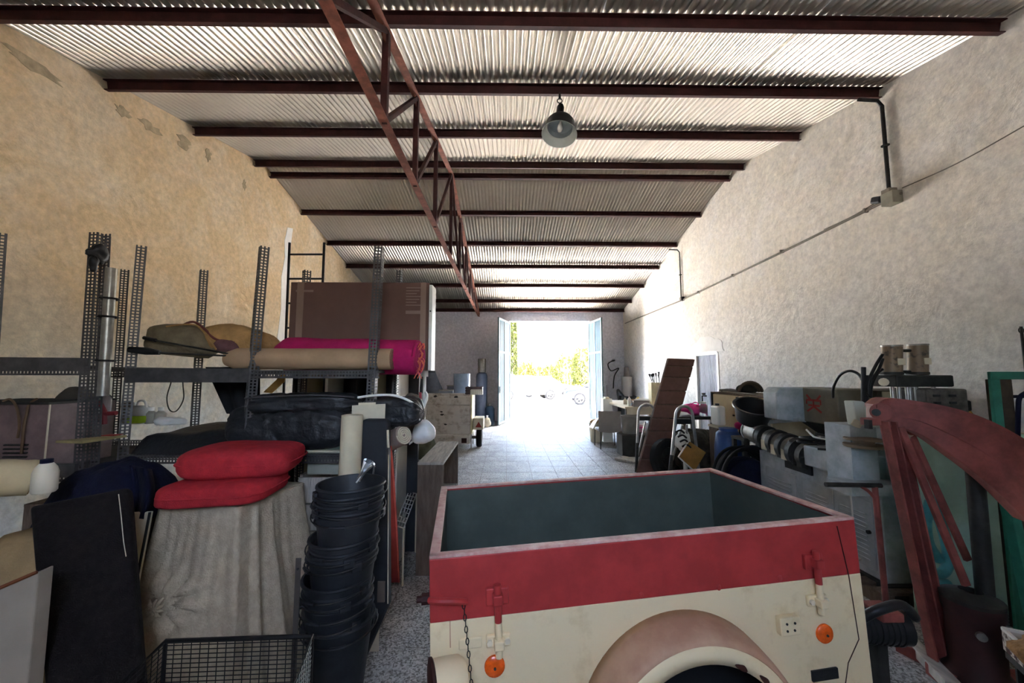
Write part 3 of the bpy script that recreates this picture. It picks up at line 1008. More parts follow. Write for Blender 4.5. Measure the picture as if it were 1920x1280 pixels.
rk = thing('shelving_rack', 'dark slotted-angle shelving rack holding fabric rolls and carton', 'shelving', (-1.58, 2.7, 0))
YFR, YBK = 2.42, 3.0
PH = 2.4


def slot_post(parent, t, l, Y, rz_):                 # measured top and a lower point of the post, at the distance Y
    a, b = P(t[0], t[1], Y), P(l[0], l[1], Y)
    dx = (a.x - b.x) / (a.z - b.z)
    return slot_piece('post', parent, (a.x - dx * a.z, Y, 0), a.z, (0, math.atan(dx), rz_), 'ZYX')


for t, l, Y, rz_ in (((256, 457), (222, 830), YFR, R(45)), ((489, 463), (460, 790), YFR, R(45)), ((716, 470), (701, 750), YFR, R(90)), ((376, 506), (358, 795), YBK, R(45)), ((571, 509), (562, 735), YBK, R(45)), ((755, 510), (748, 700), YBK, R(180))):
    slot_post(rk, t, l, Y, rz_)
SHZ = [0.30, 1.10, 1.62]
M_SHELF = mat('dark_shelf_board', srgb(62, 58, 54), 0.8, 0, 0.25, 8)
for z in SHZ:
    for y, s in ((YFR + .01, 1), (YBK - .01, -1)):
        for x0 in (-2.36, -1.58):
            slot_piece('beam', rk, (x0, y, z), 0.78, (0, R(90), 0) if s > 0 else (R(180), R(90), 0))
    for x0 in (-2.36, -1.58):
        MB().bb((x0 + .01, YFR + .02, z - .018), (x0 + .77, YBK - .02, z)).build('shelf', M_SHELF, rk)
MB().bb((-2.36, YFR - .004, SHZ[2] - .075), (-1.60, YFR, SHZ[2] + .012)).build('beam_plate', M_GALV, rk)
ra = thing('side_rack', 'slotted-angle rack at the left edge carrying the louvred box', 'shelving', (-2.9, 2.6, 0))
for t, l, Y, rz_ in (((183, 443), (158, 820), 2.2, R(90)), ((192, 438), (172, 820), 2.23, R(0)), ((-13, 445), (-27, 640), 2.2, R(45)), ((226, 507), (210, 740), YBK, R(45))):
    slot_post(ra, t, l, Y, rz_)
for z in (1.06, 1.64):
    for x0 in (-3.12, -3.9):
        slot_piece('beam', ra, (x0, 2.19, z), 0.78, (0, R(90), 0))
    MB().beam((-3.9, 2.16, z + .025), (-2.36, 2.19, z + .012), .02, .07).build('beam', M_GALV, ra)
    slot_piece('beam', ra, (-2.36, 2.2, z), 0.78, (R(-90), 0, R(90)))
    MB().bb((-3.9, 2.22, z - .018), (-2.38, 2.98, z)).build('shelf', M_SHELF, ra)

# --- on the top shelf
Z1 = 1.622
bx = thing('flat_carton', 'large flat brown carton standing on the top shelf', 'box', (-1.08, 2.93, Z1))
x0, x1 = P(552, 600, 2.93).x, P(803, 600, 2.86).x
zt = P(680, 529, 2.86).z
MB().bb((x0, 2.86, Z1), (x1, 2.975, zt)).build('body', M_BOXCARD, bx, bevel=0.004)
M_TAPE = mat('packing_tape', srgb(146, 122, 108), 0.35, 0, 0.05, 6)
MB().bb((x0 + .05, 2.8575, Z1), (x0 + .10, 2.8600, zt)).build('tape', M_TAPE, bx)
MB().bb((x1 - .06, 2.8575, Z1), (x1 - .02, 2.8600, zt)).build('tape', M_TAPE, bx)
M_PRINT = mat('carton_print', srgb(142, 120, 112), 0.8, 0, 0.05, 6)
for k in range(7):
    MB().bb((x1 - .17, 2.8582, zt - .045 - k * .022), (x1 - .05 - .02 * (k % 3), 2.8600, zt - .038 - k * .022)).build('print_line', M_PRINT, bx)
MB().bb((x1 - .17, 2.8582, zt - .24), (x1 - .06, 2.8600, zt - .215)).build('print_block', M_PRINT, bx)
MB().bb((x0 + .04, 2.8582, zt - .075), (x0 + .17, 2.8600, zt - .06)).build('print_block', M_PRINT, bx)
fb = thing('foam_board', 'narrow white foam board beside the brown carton', 'board', (x1 + .01, 2.9, Z1 - .0))
MB().bb((x1 + .005, 2.85, Z1), (x1 + .03, 2.99, zt - .02)).build('board', M_WHITE, fb, bevel=.003)
MB().cyl((x1 + .017, 2.848, zt - .22), (x1 + .017, 2.852, zt - .22), .006, n=8).build('hole_mark', M_BLACK, fb)

ro = thing('magenta_fabric_roll', 'magenta fabric roll with coral frayed end on the top shelf', 'fabric roll', (-1.1, 2.72, Z1))
a, b = Vector((-1.60, 2.735, Z1 + .115)), Vector((-.60, 2.60, Z1 + .085))
d = (b - a).normalized()


def roll(a, b, r, amp=.03, n=26, m=16, fr=6):
    q = MB()
    d = (b - a).normalized()
    x = d.cross(Vector((0, 0, 1))).normalized(); y = x.cross(d)
    rs = []
    for i in range(m + 1):
        t = i / m
        c = a.lerp(b, t)
        e = 1 - .35 * max(0, 1 - t / .03) ** 2 if t < .03 else 1
        rs.append([c + (x * math.cos(k * 2 * math.pi / n) + y * math.sin(k * 2 * math.pi / n)) * r * e * (1 + amp * noise.noise(Vector((t * fr, math.cos(k * 2 * math.pi / n) * 1.5, math.sin(k * 2 * math.pi / n) * 1.5)))) for k in range(n)])
    q.rings(rs)
    return q, x, y, d


q, X_, Y_, D_ = roll(a, b, .118, .05)
q.build('fabric', M_PINK, ro, smooth=True)


def spiral(c, x, y, d, r0, r1, turns, wdt, depth):
    pts = []
    n = int(turns * 18)
    for i in range(n + 1):
        t = i / n
        r_ = r0 + (r1 - r0) * t
        aa = t * turns * 2 * math.pi
        pts.append(c + x * math.cos(aa) * r_ + y * math.sin(aa) * r_)
    q = MB()
    rs = []
    for i, p in enumerate(pts):
        rad = (p - c).normalized()
        rs.append([p + rad * wdt, p + rad * wdt + d * depth, p - rad * wdt + d * depth, p - rad * wdt])
    return q.rings(rs)


spiral(b, X_, Y_, D_, .02, .112, 4, .007, .016).build('rolled_end', M_PINK, ro, smooth=True)
q = MB()
for k in range(9):
    t = k / 8
    c = b + D_ * .012 + X_ * (-.05 + .09 * t)
    q.sheet(lambda u, v, c=c, k=k: c + D_ * (.02 * math.sin(v * 9 + k)) + X_ * (.014 * (u - .5)) + Vector((0, 0, .10 - v * (.14 + .05 * (k % 3)))) , 1, 8)
q.build('frayed_edge', M_CORAL, ro, solid=.002)

br = thing('beige_carpet_roll', 'beige paper roll in front of the magenta roll', 'fabric roll', (-1.2, 2.5, Z1))
a, b = Vector((-1.80, 2.50, Z1 + .072)), Vector((-.74, 2.50, Z1 + .070))
M_KRAFT = mat('kraft_paper', srgb(168, 138, 108), 0.85, 0, 0.1, 6)
q, X_, Y_, D_ = roll(a, b, .069, .02)
q.build('paper', M_KRAFT, br, smooth=True)
spiral(b, X_, Y_, D_, .01, .066, 5, .0035, .004).build('rolled_end', M_CARD, br, smooth=True)

# bags and rods
ob_ = thing('olive_bag', 'olive canvas bag slumped on the top shelf', 'bag', P(345, 660, 2.72))
MB().blob(P(345, 640, 2.74), (.215, .14, .12), Euler((0, R(6), R(4))), e=.75, amp=.16, fr=5, seed=3, flat=.85).build('bag', M_OLIVE, ob_, smooth='all')
MB().tube(smooth_path([P(312, 612, 2.62), P(345, 608, 2.62), P(372, 612, 2.62), P(395, 640, 2.6), P(405, 655, 2.58)]), .006, 6).build('seam', M_TAN, ob_)
tb_ = thing('tan_bag', 'tan canvas bag lying behind the tall rack post', 'bag', P(450, 655, 2.78))
MB().blob(P(447, 636, 2.78), (.26, .13, .105), Euler((0, R(8), 0)), e=.8, amp=.2, fr=5, seed=11, flat=.8).build('bag', M_TAN, tb_, smooth='all')
MB().tube(smooth_path([P(338, 612, 2.72), P(362, 603, 2.7), P(385, 618, 2.68), P(405, 636, 2.66), P(440, 642, 2.66)]), .008, 6).build('drawstring', mat('maroon_cord', srgb(110, 60, 58), .9), tb_)
MB().blob(P(425, 650, 2.66), (.075, .06, .05), amp=.35, fr=12, seed=5).build('crumpled_neck', mat('plum_cloth', srgb(112, 78, 80), .95, 0, .2, 12), tb_, smooth='all')
r1 = thing('steel_rod', 'thin dark rod sticking out across the olive bag', 'rod', P(360, 650, 2.5))
MB().tube([P(270, 633, 2.55), P(292, 638, 2.54)], .012, 8).build('grip', M_BLACK, r1)
MB().tube([P(292, 638, 2.54), P(455, 668, 2.44)], .006, 8).build('shaft', M_DKM, r1)
r2 = thing('closed_umbrella', 'closed black umbrella lying along the shelf edge', 'umbrella', P(340, 662, 2.45))
MB().tube([P(243, 655, 2.40), P(275, 658, 2.41), P(300, 661, 2.42)], [.02, .024, .014], 10).build('canopy', M_BLACK, r2, smooth=True)
MB().tube([P(300, 661, 2.42), P(450, 668, 2.46)], .006, 8).build('shaft', M_DKM, r2)
ho = thing('loose_cable', 'thin dark cord looping below the top shelf', 'cord', P(335, 690, 2.9))
MB().tube(smooth_path([P(324, 690, 2.9), P(321, 715, 2.9), P(313, 745, 2.9), P(318, 768, 2.9), P(331, 770, 2.9), P(344, 748, 2.9), P(343, 720, 2.9), P(342, 690, 2.9)]), .004, 6).build('cord', M_DKM, ho)
r3 = thing('metal_tube', 'pale metal tube strapped upright to the left rack post', 'tube', P(185, 740, 2.26))
MB().tube([P(193, 742, 2.16), P(209, 503, 2.16)], .025, 18).build('tube', M_STEEL, r3, smooth=True)
for py_ in (594, 676, 560):
    c = P(202 + (600 - py_) * .06, py_, 2.16)
    MB().tube(arc(c, .04, 0, 2 * math.pi, 14, 'xy'), .006, 6).build('strap', M_BLACK, r3)
cl = thing('knotted_rag', 'black rag knotted round the top of the rack post', 'rag', P(183, 475, 2.2))
MB().blob(P(182, 474, 2.17), (.03, .045, .05), amp=.7, fr=20, seed=4).blob(P(177, 494, 2.13), (.02, .02, .05), amp=.6, fr=20, seed=8).build('knot', M_BLACK, cl, smooth='all')
MB().tube(smooth_path([P(175, 470, 2.19), P(170, 478, 2.18), P(178, 486, 2.18)]), .008, 6).build('tail', M_BLACK, cl)
rb = thing('red_bottle_clamp', 'clear plastic bottle with red clamp beside the rack post', 'clamp', P(195, 790, 2.3))
MB().lathe([(0, 0), (.034, .0), (.036, .07), (.03, .1), (.014, .12), (.014, .14)], P(193, 775, 2.3), 18).build('bottle', M_GLASS, rb, smooth=True)
MB().tube([P(186, 752, 2.28), P(196, 772, 2.26), P(196, 795, 2.26)], .012, 8).tube([P(192, 776, 2.26), P(218, 774, 2.26)], .012, 8).build('clamp', mat('dull_red', srgb(120, 40, 44), .6), rb)

# ladder behind the rack
ld = thing('black_ladder', 'narrow black ladder rising behind the flat carton', 'ladder', (P(576, 640, 5.0).x, 5.0, 0))
yl = 5.0
la, lb = P(543, 455, yl), P(608, 455, yl)
la2, lb2 = Vector((P(550, 640, yl).x - .02, yl - .1, 0)), Vector((P(612, 640, yl).x - .02, yl - .1, 0))
for a, b in ((la, la2), (lb, lb2)):
    MB().tube([a, b], .016, 10).build('rail', M_BLACK, ld, smooth=True)
for k in range(9):
    t = (la.z - P(543, 477 + k * 46, yl).z) / la.z
    if t < .97:
        MB().tube([la.lerp(la2, t), lb.lerp(lb2, t)], .013, 8).build('rung', M_BLACK, ld)

# --- middle shelf
Z2 = 1.102
tp = thing('folded_black_tarp', 'folded black tarp spread along the middle shelf', 'tarp', (-2.0, 2.7, Z2))


def tarp(x0, x1, y0, y1, z, h, seed, amp=.035):
    def fn(u, v):
        x = x0 + (x1 - x0) * u; y = y0 + (y1 - y0) * v
        e = min(1, min(v, 1 - v) * 9, min(u, 1 - u) * 12)
        return Vector((x, y, z + h * e ** .5 + amp * e * noise.noise(Vector((x * 4, y * 4, seed)))))
    q = MB().sheet(fn, 26, 12)
    q.add([(x0, y0, z), (x1, y0, z), (x1, y1, z), (x0, y1, z)], [(0, 1, 2, 3)])
    return q


tarp(-2.33, -1.63, 2.46, 2.98, Z2 + .002, .12, 2).build('tarp', M_TARP, tp, smooth='all')
tp2 = thing('black_plastic_bundle', 'bulging black plastic bundle on the middle shelf', 'bundle', (-1.25, 2.6, Z2))


def wrinkled(a, b, ry, rz_, seed, e=.7, nx_=70, n=56, w=.02):
    a, b = Vector(a), Vector(b)
    sg = lambda v, p: math.copysign(abs(v) ** p, v)
    rs = []
    for i in range(nx_ + 1):
        t = i / nx_
        c = a.lerp(b, t)
        end = max(.03, 1 - abs(2 * t - 1) ** 7) ** .6
        ring = []
        for k in range(n):
            an = 2 * math.pi * k / n
            ca, sa = math.cos(an), math.sin(an)
            g1 = noise.noise(Vector((c.x * 2.2, ca * 1.2, sa * 1.2 + seed)))
            g2 = abs(noise.noise(Vector((c.x * 4.5 + 2 * sa, ca * 2.6, sa * 2.6 + seed * 2))))
            g3 = abs(noise.noise(Vector((c.x * 13 + 4 * ca, ca * 5, sa * 5 + seed * 3))))
            d = 1 + .16 * g1
            off = -w * (1 - g2) ** 6 - w * .35 * (1 - g3) ** 6
            p = Vector((0, sg(ca, e) * ry * end * d, sg(sa, e) * rz_ * end * d))
            p += Vector((0, ca, sa)) * off
            ring.append(c + p)
        rs.append(ring)
    return MB().rings(rs)


wrinkled((-1.80, 2.56, Z2 + .16), (-.98, 2.56, Z2 + .15), .15, .15, 3.1).build('bundle', M_TARP, tp2, smooth='all')
wrinkled((-1.66, 2.53, Z2 + .30), (-.95, 2.55, Z2 + .31), .14, .07, 8.3, w=.016).build('fold', M_TARP, tp2, smooth='all')
MB().tube(smooth_path([(-1.62, 2.42, Z2 + .345), (-1.4, 2.405, Z2 + .36), (-1.15, 2.41, Z2 + .365), (-.95, 2.43, Z2 + .35)]), .006, 6).build('taped_hem', M_GALV, tp2, smooth='all')
tp3 = thing('shiny_black_sack', 'shiny black plastic sack overhanging the rack end', 'sack', (-.72, 2.6, Z2))
wrinkled((-.95, 2.58, Z2 + .25), (-.54, 2.54, Z2 + .25), .14, .105, 5.7, w=.022).build('sack', M_TARP, tp3, smooth='all')
MB().tube(smooth_path([(-.92, 2.41, Z2 + .35), (-.8, 2.39, Z2 + .365), (-.68, 2.4, Z2 + .36), (-.58, 2.46, Z2 + .30), (-.56, 2.5, Z2 + .2)]), .008, 6).build('white_hem', M_WHITE, tp3, smooth=True)
hs = thing('hanging_black_sheet', 'black sheet hanging from the top shelf in a point', 'sheet', P(430, 690, 2.86))
pp = [P(385, 688, 2.86), P(485, 688, 2.86), P(485, 790, 2.82), P(425, 775, 2.84)]
MB().sheet(lambda u, v: pp[0].lerp(pp[1], u).lerp(pp[3].lerp(pp[2], u), v) + Vector((0, .03 * math.sin(u * 9), 0)), 14, 8).build('cloth', mat('black_cloth', srgb(34, 34, 36), .9, 0, .2, 20), hs, smooth='all', solid=.006)
MB().cyl(P(388, 698, 2.85), P(388, 698, 2.86), .012, n=10).build('eyelet', M_STEEL, hs)
yp = thing('torn_kraft_paper', 'torn yellow brown paper poking up behind the bundle', 'paper', P(510, 730, 2.75))
pp2 = [P(494, 735, 2.75), P(541, 690, 2.72), P(533, 716, 2.72), P(510, 737, 2.76)]
MB().sheet(lambda u, v: pp2[0].lerp(pp2[1], u).lerp(pp2[3].lerp(pp2[2], u), v) + Vector((0, .02 * noise.noise(Vector((u * 4, v * 4, 2))), 0)), 8, 4).build('paper', M_YELLOWB, yp, smooth='all', solid=.003)
# dark shelved cabinet seen under the top shelf
cbn = thing('dark_pigeonhole_cabinet', 'dark cabinet with white-edged bays under the top shelf', 'cabinet', (-1.2, 3.5, 0))
cx0, cx1 = P(548, 700, 3.3).x, P(770, 700, 3.3).x
M_DCAB = mat('dark_cabinet', srgb(56, 58, 62), .7, 0, .15, 5)
MB().bb((cx0, 3.62, 0), (cx1, 3.66, 1.66)).build('back_panel', M_DCAB, cbn)
for px_, m_ in ((552, M_DCAB), (570, M_OFFW), (613, M_WHITE), (667, M_DCAB), (700, M_OFFW), (746, M_WHITE)):
    xx = P(px_, 700, 3.3).x
    MB().bb((xx - .012, 3.3, 0), (xx + .012, 3.62, 1.64)).build('upright', m_, cbn)
MB().bb((cx0 - .01, 3.29, 1.64), (cx1 + .01, 3.66, 1.665)).build('top', M_OFFW, cbn)
MB().bb((cx0, 3.3, 1.0), (cx1, 3.62, 1.02)).build('shelf', M_DCAB, cbn)
# bottles on the tarp
zt_ = Z2 + .135
jg = thing('white_jug', 'white jug with lime green label on the middle shelf', 'jug', (P(260, 780, 2.86).x, 2.86, zt_))
c = Vector((P(261, 780, 2.86).x, 2.86, zt_))
hh = P(261, 752, 2.86).z - zt_
MB().blob(c + Vector((0, 0, hh * .40)), (.06, .045, hh * .42), e=.5, nu=24, nv=14, flat=.95).build('body', M_WHITE, jg, smooth='all')
MB().blob(c + Vector((.004, -.003, hh * .22)), (.0605, .046, hh * .19), e=.45, nu=24, nv=10).build('label', mat('lime_label', srgb(176, 206, 40), .5), jg, smooth='all')
MB().tube(smooth_path([c + Vector((-.02, 0, hh * .75)), c + Vector((-.01, 0, hh * 1.0)), c + Vector((.03, 0, hh * 1.0)), c + Vector((.05, 0, hh * .72))]), .008, 8).build('handle', M_WHITE, jg, smooth='all')
MB().cyl(c + Vector((-.045, 0, hh * .7)), c + Vector((-.045, 0, hh * .95)), .014, n=12).build('cap', M_WHITE, jg)
M_GBOT = mat('grey_bottle', srgb(170, 166, 152), .5, 0, .05, 6)
for px_, lab in ((283, 'small grey bottle next to the white jug'), (301, 'small grey bottle farther from the white jug')):
    c = Vector((P(px_, 780, 2.88).x, 2.88, zt_))
    h2 = P(px_, 763, 2.88).z - zt_
    bt = thing('grey_bottle', lab, 'bottle', c, 'grey bottles on the middle shelf')
    MB().lathe([(0, 0), (.032, 0), (.034, .01), (.034, h2 * .62), (.015, h2 * .78), (.015, h2 * .8)], c, 18).build('body', M_GBOT, bt, smooth=True)
    MB().lathe([(.017, h2 * .78), (.017, h2), (0, h2)], c, 14).build('cap', M_WHITE, bt, smooth=True)
wb = thing('crumpled_white_bag', 'crumpled white plastic bag beside the small bottles', 'bag', P(320, 788, 2.8))
MB().blob((P(318, 780, 2.8).x, 2.8, zt_ + .022), (.085, .06, .03), amp=.6, fr=14, seed=2, flat=.7).build('bag', M_WHITE, wb, smooth='all')
gr = thing('grey_carton_small', 'small grey brown carton left of the white jug', 'box', P(238, 780, 2.9))
c = Vector((P(238, 780, 2.9).x, 2.92, zt_))
MB().bb(c + Vector((-.04, -.03, 0)), c + Vector((.035, .03, .15))).build('body', mat('grey_card', srgb(120, 108, 92), .9), gr, bevel=.003)
MB().bb(c + Vector((-.041, -.031, .118)), c + Vector((.036, .031, .122))).build('lid_seam', M_CARD, gr)

# louvred box on the side rack
Zs = 1.062
lv = thing('louvred_metal_box', 'dusty mauve metal box with louvre slots on the left rack', 'box', (-2.75, 2.3, Zs))
M_MAUVE = mat('mauve_metal', srgb(122, 102, 100), .6, 0, .2, 9)
p0, p1 = P(-60, 800, 1.96), P(108, 800, 2.28)
ztl = P(108, 757, 2.28).z
MB().prism([(-3.2, 2.24), (p1.x, 2.24), (p1.x, 2.6), (-3.2, 2.6)], lambda a, b, t: (a, b, t), Zs, ztl).build('case', M_MAUVE, lv, bevel=.004)
MB().bb((-3.21, 2.225, ztl), (p1.x - .0, 2.61, ztl + .012)).build('lid', M_DKM, lv)
for gx in (p1.x - .17, p1.x - .38):
    for k in range(5):
        z = Zs + .05 + k * .022
        MB().box((gx, 2.236, z), (.13, .01, .007), Euler((R(25), 0, 0))).build('louvre', M_DKM, lv)
MB().beam((p1.x - .004, 2.236, Zs), (p1.x - .004, 2.236, ztl), .006, .006, (0, 1, 0)).build('edge_strip', M_OFFW, lv)
cd_ = thing('tangled_cord', 'tangled brown cord draped over the louvred box', 'cord', (p1.x - .15, 2.3, ztl))
MB().tube(smooth_path([P(5, 752, 2.2), P(18, 748, 2.21), P(28, 757, 2.2), P(34, 775, 2.19), P(36, 800, 2.2), P(33, 820, 2.22)]), .006, 6).tube(smooth_path([P(70, 747, 2.25), P(55, 757, 2.24), P(50, 775, 2.21), P(45, 800, 2.21), P(40, 850, 2.22)]), .006, 6).build('cord', mat('brown_cord', srgb(110, 88, 66), .8), cd_)
MB().blob(P(20, 756, 2.3), (.1, .03, .014), amp=.5, fr=20).build('coil', M_BLACK, cd_, smooth='all')
dk = thing('grey_canvas_bundle', 'dark grey bundle between the louvred box and rack post', 'bundle', P(137, 770, 2.6))
MB().blob(P(140, 762, 2.6), (.085, .09, .12), Euler((0, R(30), 0)), e=.7, amp=.2, fr=7, seed=9).build('bundle', mat('grey_brown_canvas', srgb(84, 76, 66), .95), dk, smooth='all')
pt = thing('beige_pot', 'beige plastic pot standing behind the louvred box', 'pot', P(127, 835, 2.55))
c = P(130, 832, 2.55)
MB().lathe([(0, 0), (.075, 0), (.10, .16), (.105, .17), (.105, .185), (.09, .185), (.07, .01)], (c.x, 2.6, Zs), 24).build('pot', mat('beige_plastic', srgb(176, 160, 130), .6), pt, smooth=True)
MB().lathe([(.101, .13), (.107, .15), (.107, .155), (.103, .158)], (c.x, 2.6, Zs), 24).build('rim_band', M_OFFW, pt, smooth=True)

# ================================================================== left foreground
# small cabinet under a drape, cushions on it
CZ = 0.955
cf = [PZ(316, 942, CZ), PZ(445, 948, CZ), PZ(562, 906, CZ)]
cf.append(cf[0] + cf[2] - cf[1])
dr_ = thing('draped_cabinet', 'small cabinet under a faded gathered drape with a knot', 'cabinet', (-1.45, 2.1, 0))
ctr = sum(cf, Vector()) / 4
per = []
for i in range(4):
    a, b = cf[i], cf[(i + 1) % 4]
    for k in range(44):
        per.append(a.lerp(b, k / 44))
NPER = len(per)
knot = 8
rs = []
nz = 48
for j in range(nz + 1):
    t = j / nz
    ring = []
    for i, p in enumerate(per):
        out = Vector((p.x - ctr.x, p.y - ctr.y, 0))
        on = out.normalized()
        fold = (.045 * (1 - abs(math.sin(i * .23 + 1.3 * math.sin(i * .115)))) ** 2.0 + .006 * math.sin(i * 1.05 + t)) * min(1, .3 + t * 1.5) + .016 * noise.noise(Vector((i * .1, t * 2.2, 1))) * min(1, t * 3)
        flare = .02 + .16 * t ** 1.5
        if i > 88:
            flare *= .25
        dk_ = abs(i - 16) * .55
        kn = math.exp(-((t - .62) / .10) ** 2 - (dk_ / 5.0) ** 2)
        gather = math.exp(-((t - .75) / .2) ** 2) * math.exp(-(dk_ / 8.0) ** 2)
        ks, kz = (i - 16) * .0085, (t - .48) * .95
        kr, ka = math.hypot(ks, kz), math.atan2(kz, ks)
        fold = fold * (1 - .8 * math.exp(-(kr / .14) ** 2)) + .05 * math.exp(-((kr - .075) / .07) ** 2) * abs(math.cos(4.5 * ka)) ** 1.5 + .03 * math.exp(-(kr / .025) ** 2)
        fold += .0 * kn - .012 * math.exp(-((t - .48) / .3) ** 2) * math.exp(-((dk_ - 5) / 3.0) ** 2)
        zz = CZ * (1 - t) + .05 * t - .02 * math.sin(i * .2) * t
        lift = .16 * math.exp(-((i - 32) / 13.0) ** 2) * t ** 3
        ring.append(Vector((p.x, p.y, 0)) + on * (flare + fold) + Vector((0, 0, zz + lift)))
    rs.append(ring)
q = MB()
q.rings(rs, caps=False)
q.build('drape', M_DRAPE, dr_, smooth='all', solid=.004)
MB().prism([(p.x, p.y) for p in cf], lambda a, b, t: (a, b, t), 0.0, CZ - .01).build('carcass', M_WOODD, dr_)
MB().prism([((p.x - ctr.x) * 1.06 + ctr.x, (p.y - ctr.y) * 1.06 + ctr.y) for p in cf], lambda a, b, t: (a, b, t), CZ - .005, CZ + .005).build('top_cloth', M_DRAPE, dr_, bevel=.004)
kp = rs[23][16]
kb = MB()
for k in range(9):
    a = k * 2 * math.pi / 9 + .3
    L_ = .05 if k % 2 else .035
    kb.tube([kp + Vector((0, -.012, 0)), kp + Vector((math.cos(a) * L_ * .6, -.02, math.sin(a) * L_ * .6)), kp + Vector((math.cos(a) * L_, -.004, math.sin(a) * L_))], [.010, .008, .004], 8)
kb.blob(kp + Vector((0, -.014, 0)), (.02, .014, .02), amp=.3, fr=30, nu=14, nv=10)
kb.build('knot', M_DRAPE, dr_, smooth='all')
# red cushions
c1 = thing('red_cushion', 'red seat cushion, lower of the two on the draped cabinet', 'cushion', (-1.5, 2.05, CZ + .01), 'red cushions on the draped cabinet')
MC = Euler((0, R(-1), R(5)))
cu1 = PZ(428, 912, CZ + .06)
MB().blob(cu1, (.245, .20, .055), MC, e=.4, amp=.05, fr=4, seed=1, nu=44, nv=18).build('cover', M_RED, c1, smooth='all')
MB().tube([cu1 + MC.to_matrix() @ Vector((math.copysign(abs(math.cos(t)) ** .4, math.cos(t)) * .246, math.copysign(abs(math.sin(t)) ** .4, math.sin(t)) * .201, 0)) for t in [j * math.pi / 24 for j in range(48)]], .005, 6, closed=True).build('piping', M_RED, c1, smooth='all')
c2 = thing('red_cushion', 'red seat cushion, upper and plumper of the two', 'cushion', (-1.43, 2.08, CZ + .12), 'red cushions on the draped cabinet')
MC = Euler((0, R(1), R(8)))
cu2 = PZ(462, 858, CZ + .185)
MB().blob(cu2, (.275, .21, .078), MC, e=.5, amp=.08, fr=4, seed=6, nu=44, nv=20).build('cover', M_RED, c2, smooth='all')
MB().tube([cu2 + MC.to_matrix() @ Vector((math.copysign(abs(math.cos(t)) ** .5, math.cos(t)) * .276, math.copysign(abs(math.sin(t)) ** .5, math.sin(t)) * .211, 0)) for t in [j * math.pi / 24 for j in range(48)]], .005, 6, closed=True).build('piping', M_RED, c2, smooth='all')

# dark foam mat leaning in front
fm = thing('dark_foam_mat', 'tall dark brown foam mat leaning beside the draped cabinet', 'mat', (-1.45, 1.5, 0))
a0, a1 = P(52, 948, 1.62), P(240, 912, 1.72)
b0, b1 = P(82, 1300, 1.40), P(268, 1300, 1.50)
k0 = (0 - a0.z) / (b0.z - a0.z); k1 = (0 - a1.z) / (b1.z - a1.z)
b0 = a0.lerp(b0, k0); b1 = a1.lerp(b1, k1)
nrm = (a1 - a0).cross(b0 - a0).normalized()
if nrm.y > 0:
    nrm = -nrm


def quad_slab(a0, a1, b1, b0, t, n):
    q = MB()
    vs = [a0, a1, b1, b0] + [p + n * t for p in (a0, a1, b1, b0)]
    return q.add(vs, [(0, 1, 2, 3), (7, 6, 5, 4), (0, 4, 5, 1), (1, 5, 6, 2), (2, 6, 7, 3), (3, 7, 4, 0)])


quad_slab(a0, a1, b1, b0, -.05, nrm).build('foam', M_BROWNFOAM, fm, bevel=.018, seg=3, smooth=True)
pA, pB, pC = P(222, 962, 1.655), P(228, 1000, 1.63), P(231, 1045, 1.60)
fr_ = lambda u, v: a0.lerp(a1, u).lerp(b0.lerp(b1, u), v) + nrm * .003
MB().tube(smooth_path([fr_(.90, .02), fr_(.91, .1), fr_(.915, .17), fr_(.93, .22)]), .0015, 6).build('thread', M_OFFW, fm)

# cartons and sacks at the left edge
sk = thing('beige_sack', 'big beige sack slumped at the left edge behind the mat', 'sack', (-1.95, 1.75, 0))
q = MB()
rs = []
c = Vector((-2.02, 1.80, 0))
for j in range(15):
    t = j / 14
    z = .02 + .88 * t
    sc = (1 - .12 * t) * (1 if t < .86 else 1 - (t - .86) * 3.4)
    rs.append([c + Vector((math.cos(a) * .34 * sc, math.sin(a) * .24 * sc, z)) * 1 + Vector((noise.noise(Vector((math.cos(a) * 2, z * 4, math.sin(a) * 2))) * .04,) * 2 + (0,)) for a in [i * 2 * math.pi / 30 for i in range(30)]])
q.rings(rs)
q.build('sack', mat('beige_sackcloth', srgb(168, 146, 108), .95, 0, .15, 6, .004, 90), sk, smooth='all')
MB().tube(smooth_path([rs[10][i] + Vector((0, 0, .01)) for i in range(18, 30, 2)]), .006, 6).build('seam', M_TAN, sk)
bl = thing('cream_bolster', 'cream bolster lying on the sack at the left edge', 'bolster', P(30, 905, 1.75))
q, X_, Y_, D_ = roll(P(-90, 895, 1.62), P(62, 895, 1.78), .075, .05)
q.build('cover', mat('cream_cloth', srgb(206, 188, 148), .95, 0, .1, 6), bl, smooth='all')
spiral(P(62, 895, 1.78), X_, Y_, D_, .01, .07, 3, .004, .003).build('end_seam', M_TAN, bl, smooth=True)
cn = thing('white_canister', 'stained white plastic canister lying at the left edge', 'canister', P(82, 925, 1.7))
c = P(82, 923, 1.72)
MB().lathe([(0, 0), (.034, 0), (.04, .008), (.04, .085), (.034, .105), (.022, .122), (.016, .127)], c, 24).build('body', mat('stained_white', srgb(226, 218, 196), .45, 0, .1, 14, col2=srgb(196, 150, 90), mix=(.2, .36)), cn, smooth=True)
MB().lathe([(.018, .122), (.02, .124), (.02, .14), (0, .142)], c, 18).build('cap', M_NAVY, cn, smooth=True)
nv_ = thing('navy_cloth', 'navy blue cloth heaped behind the dark mat', 'cloth', P(200, 940, 2.05))


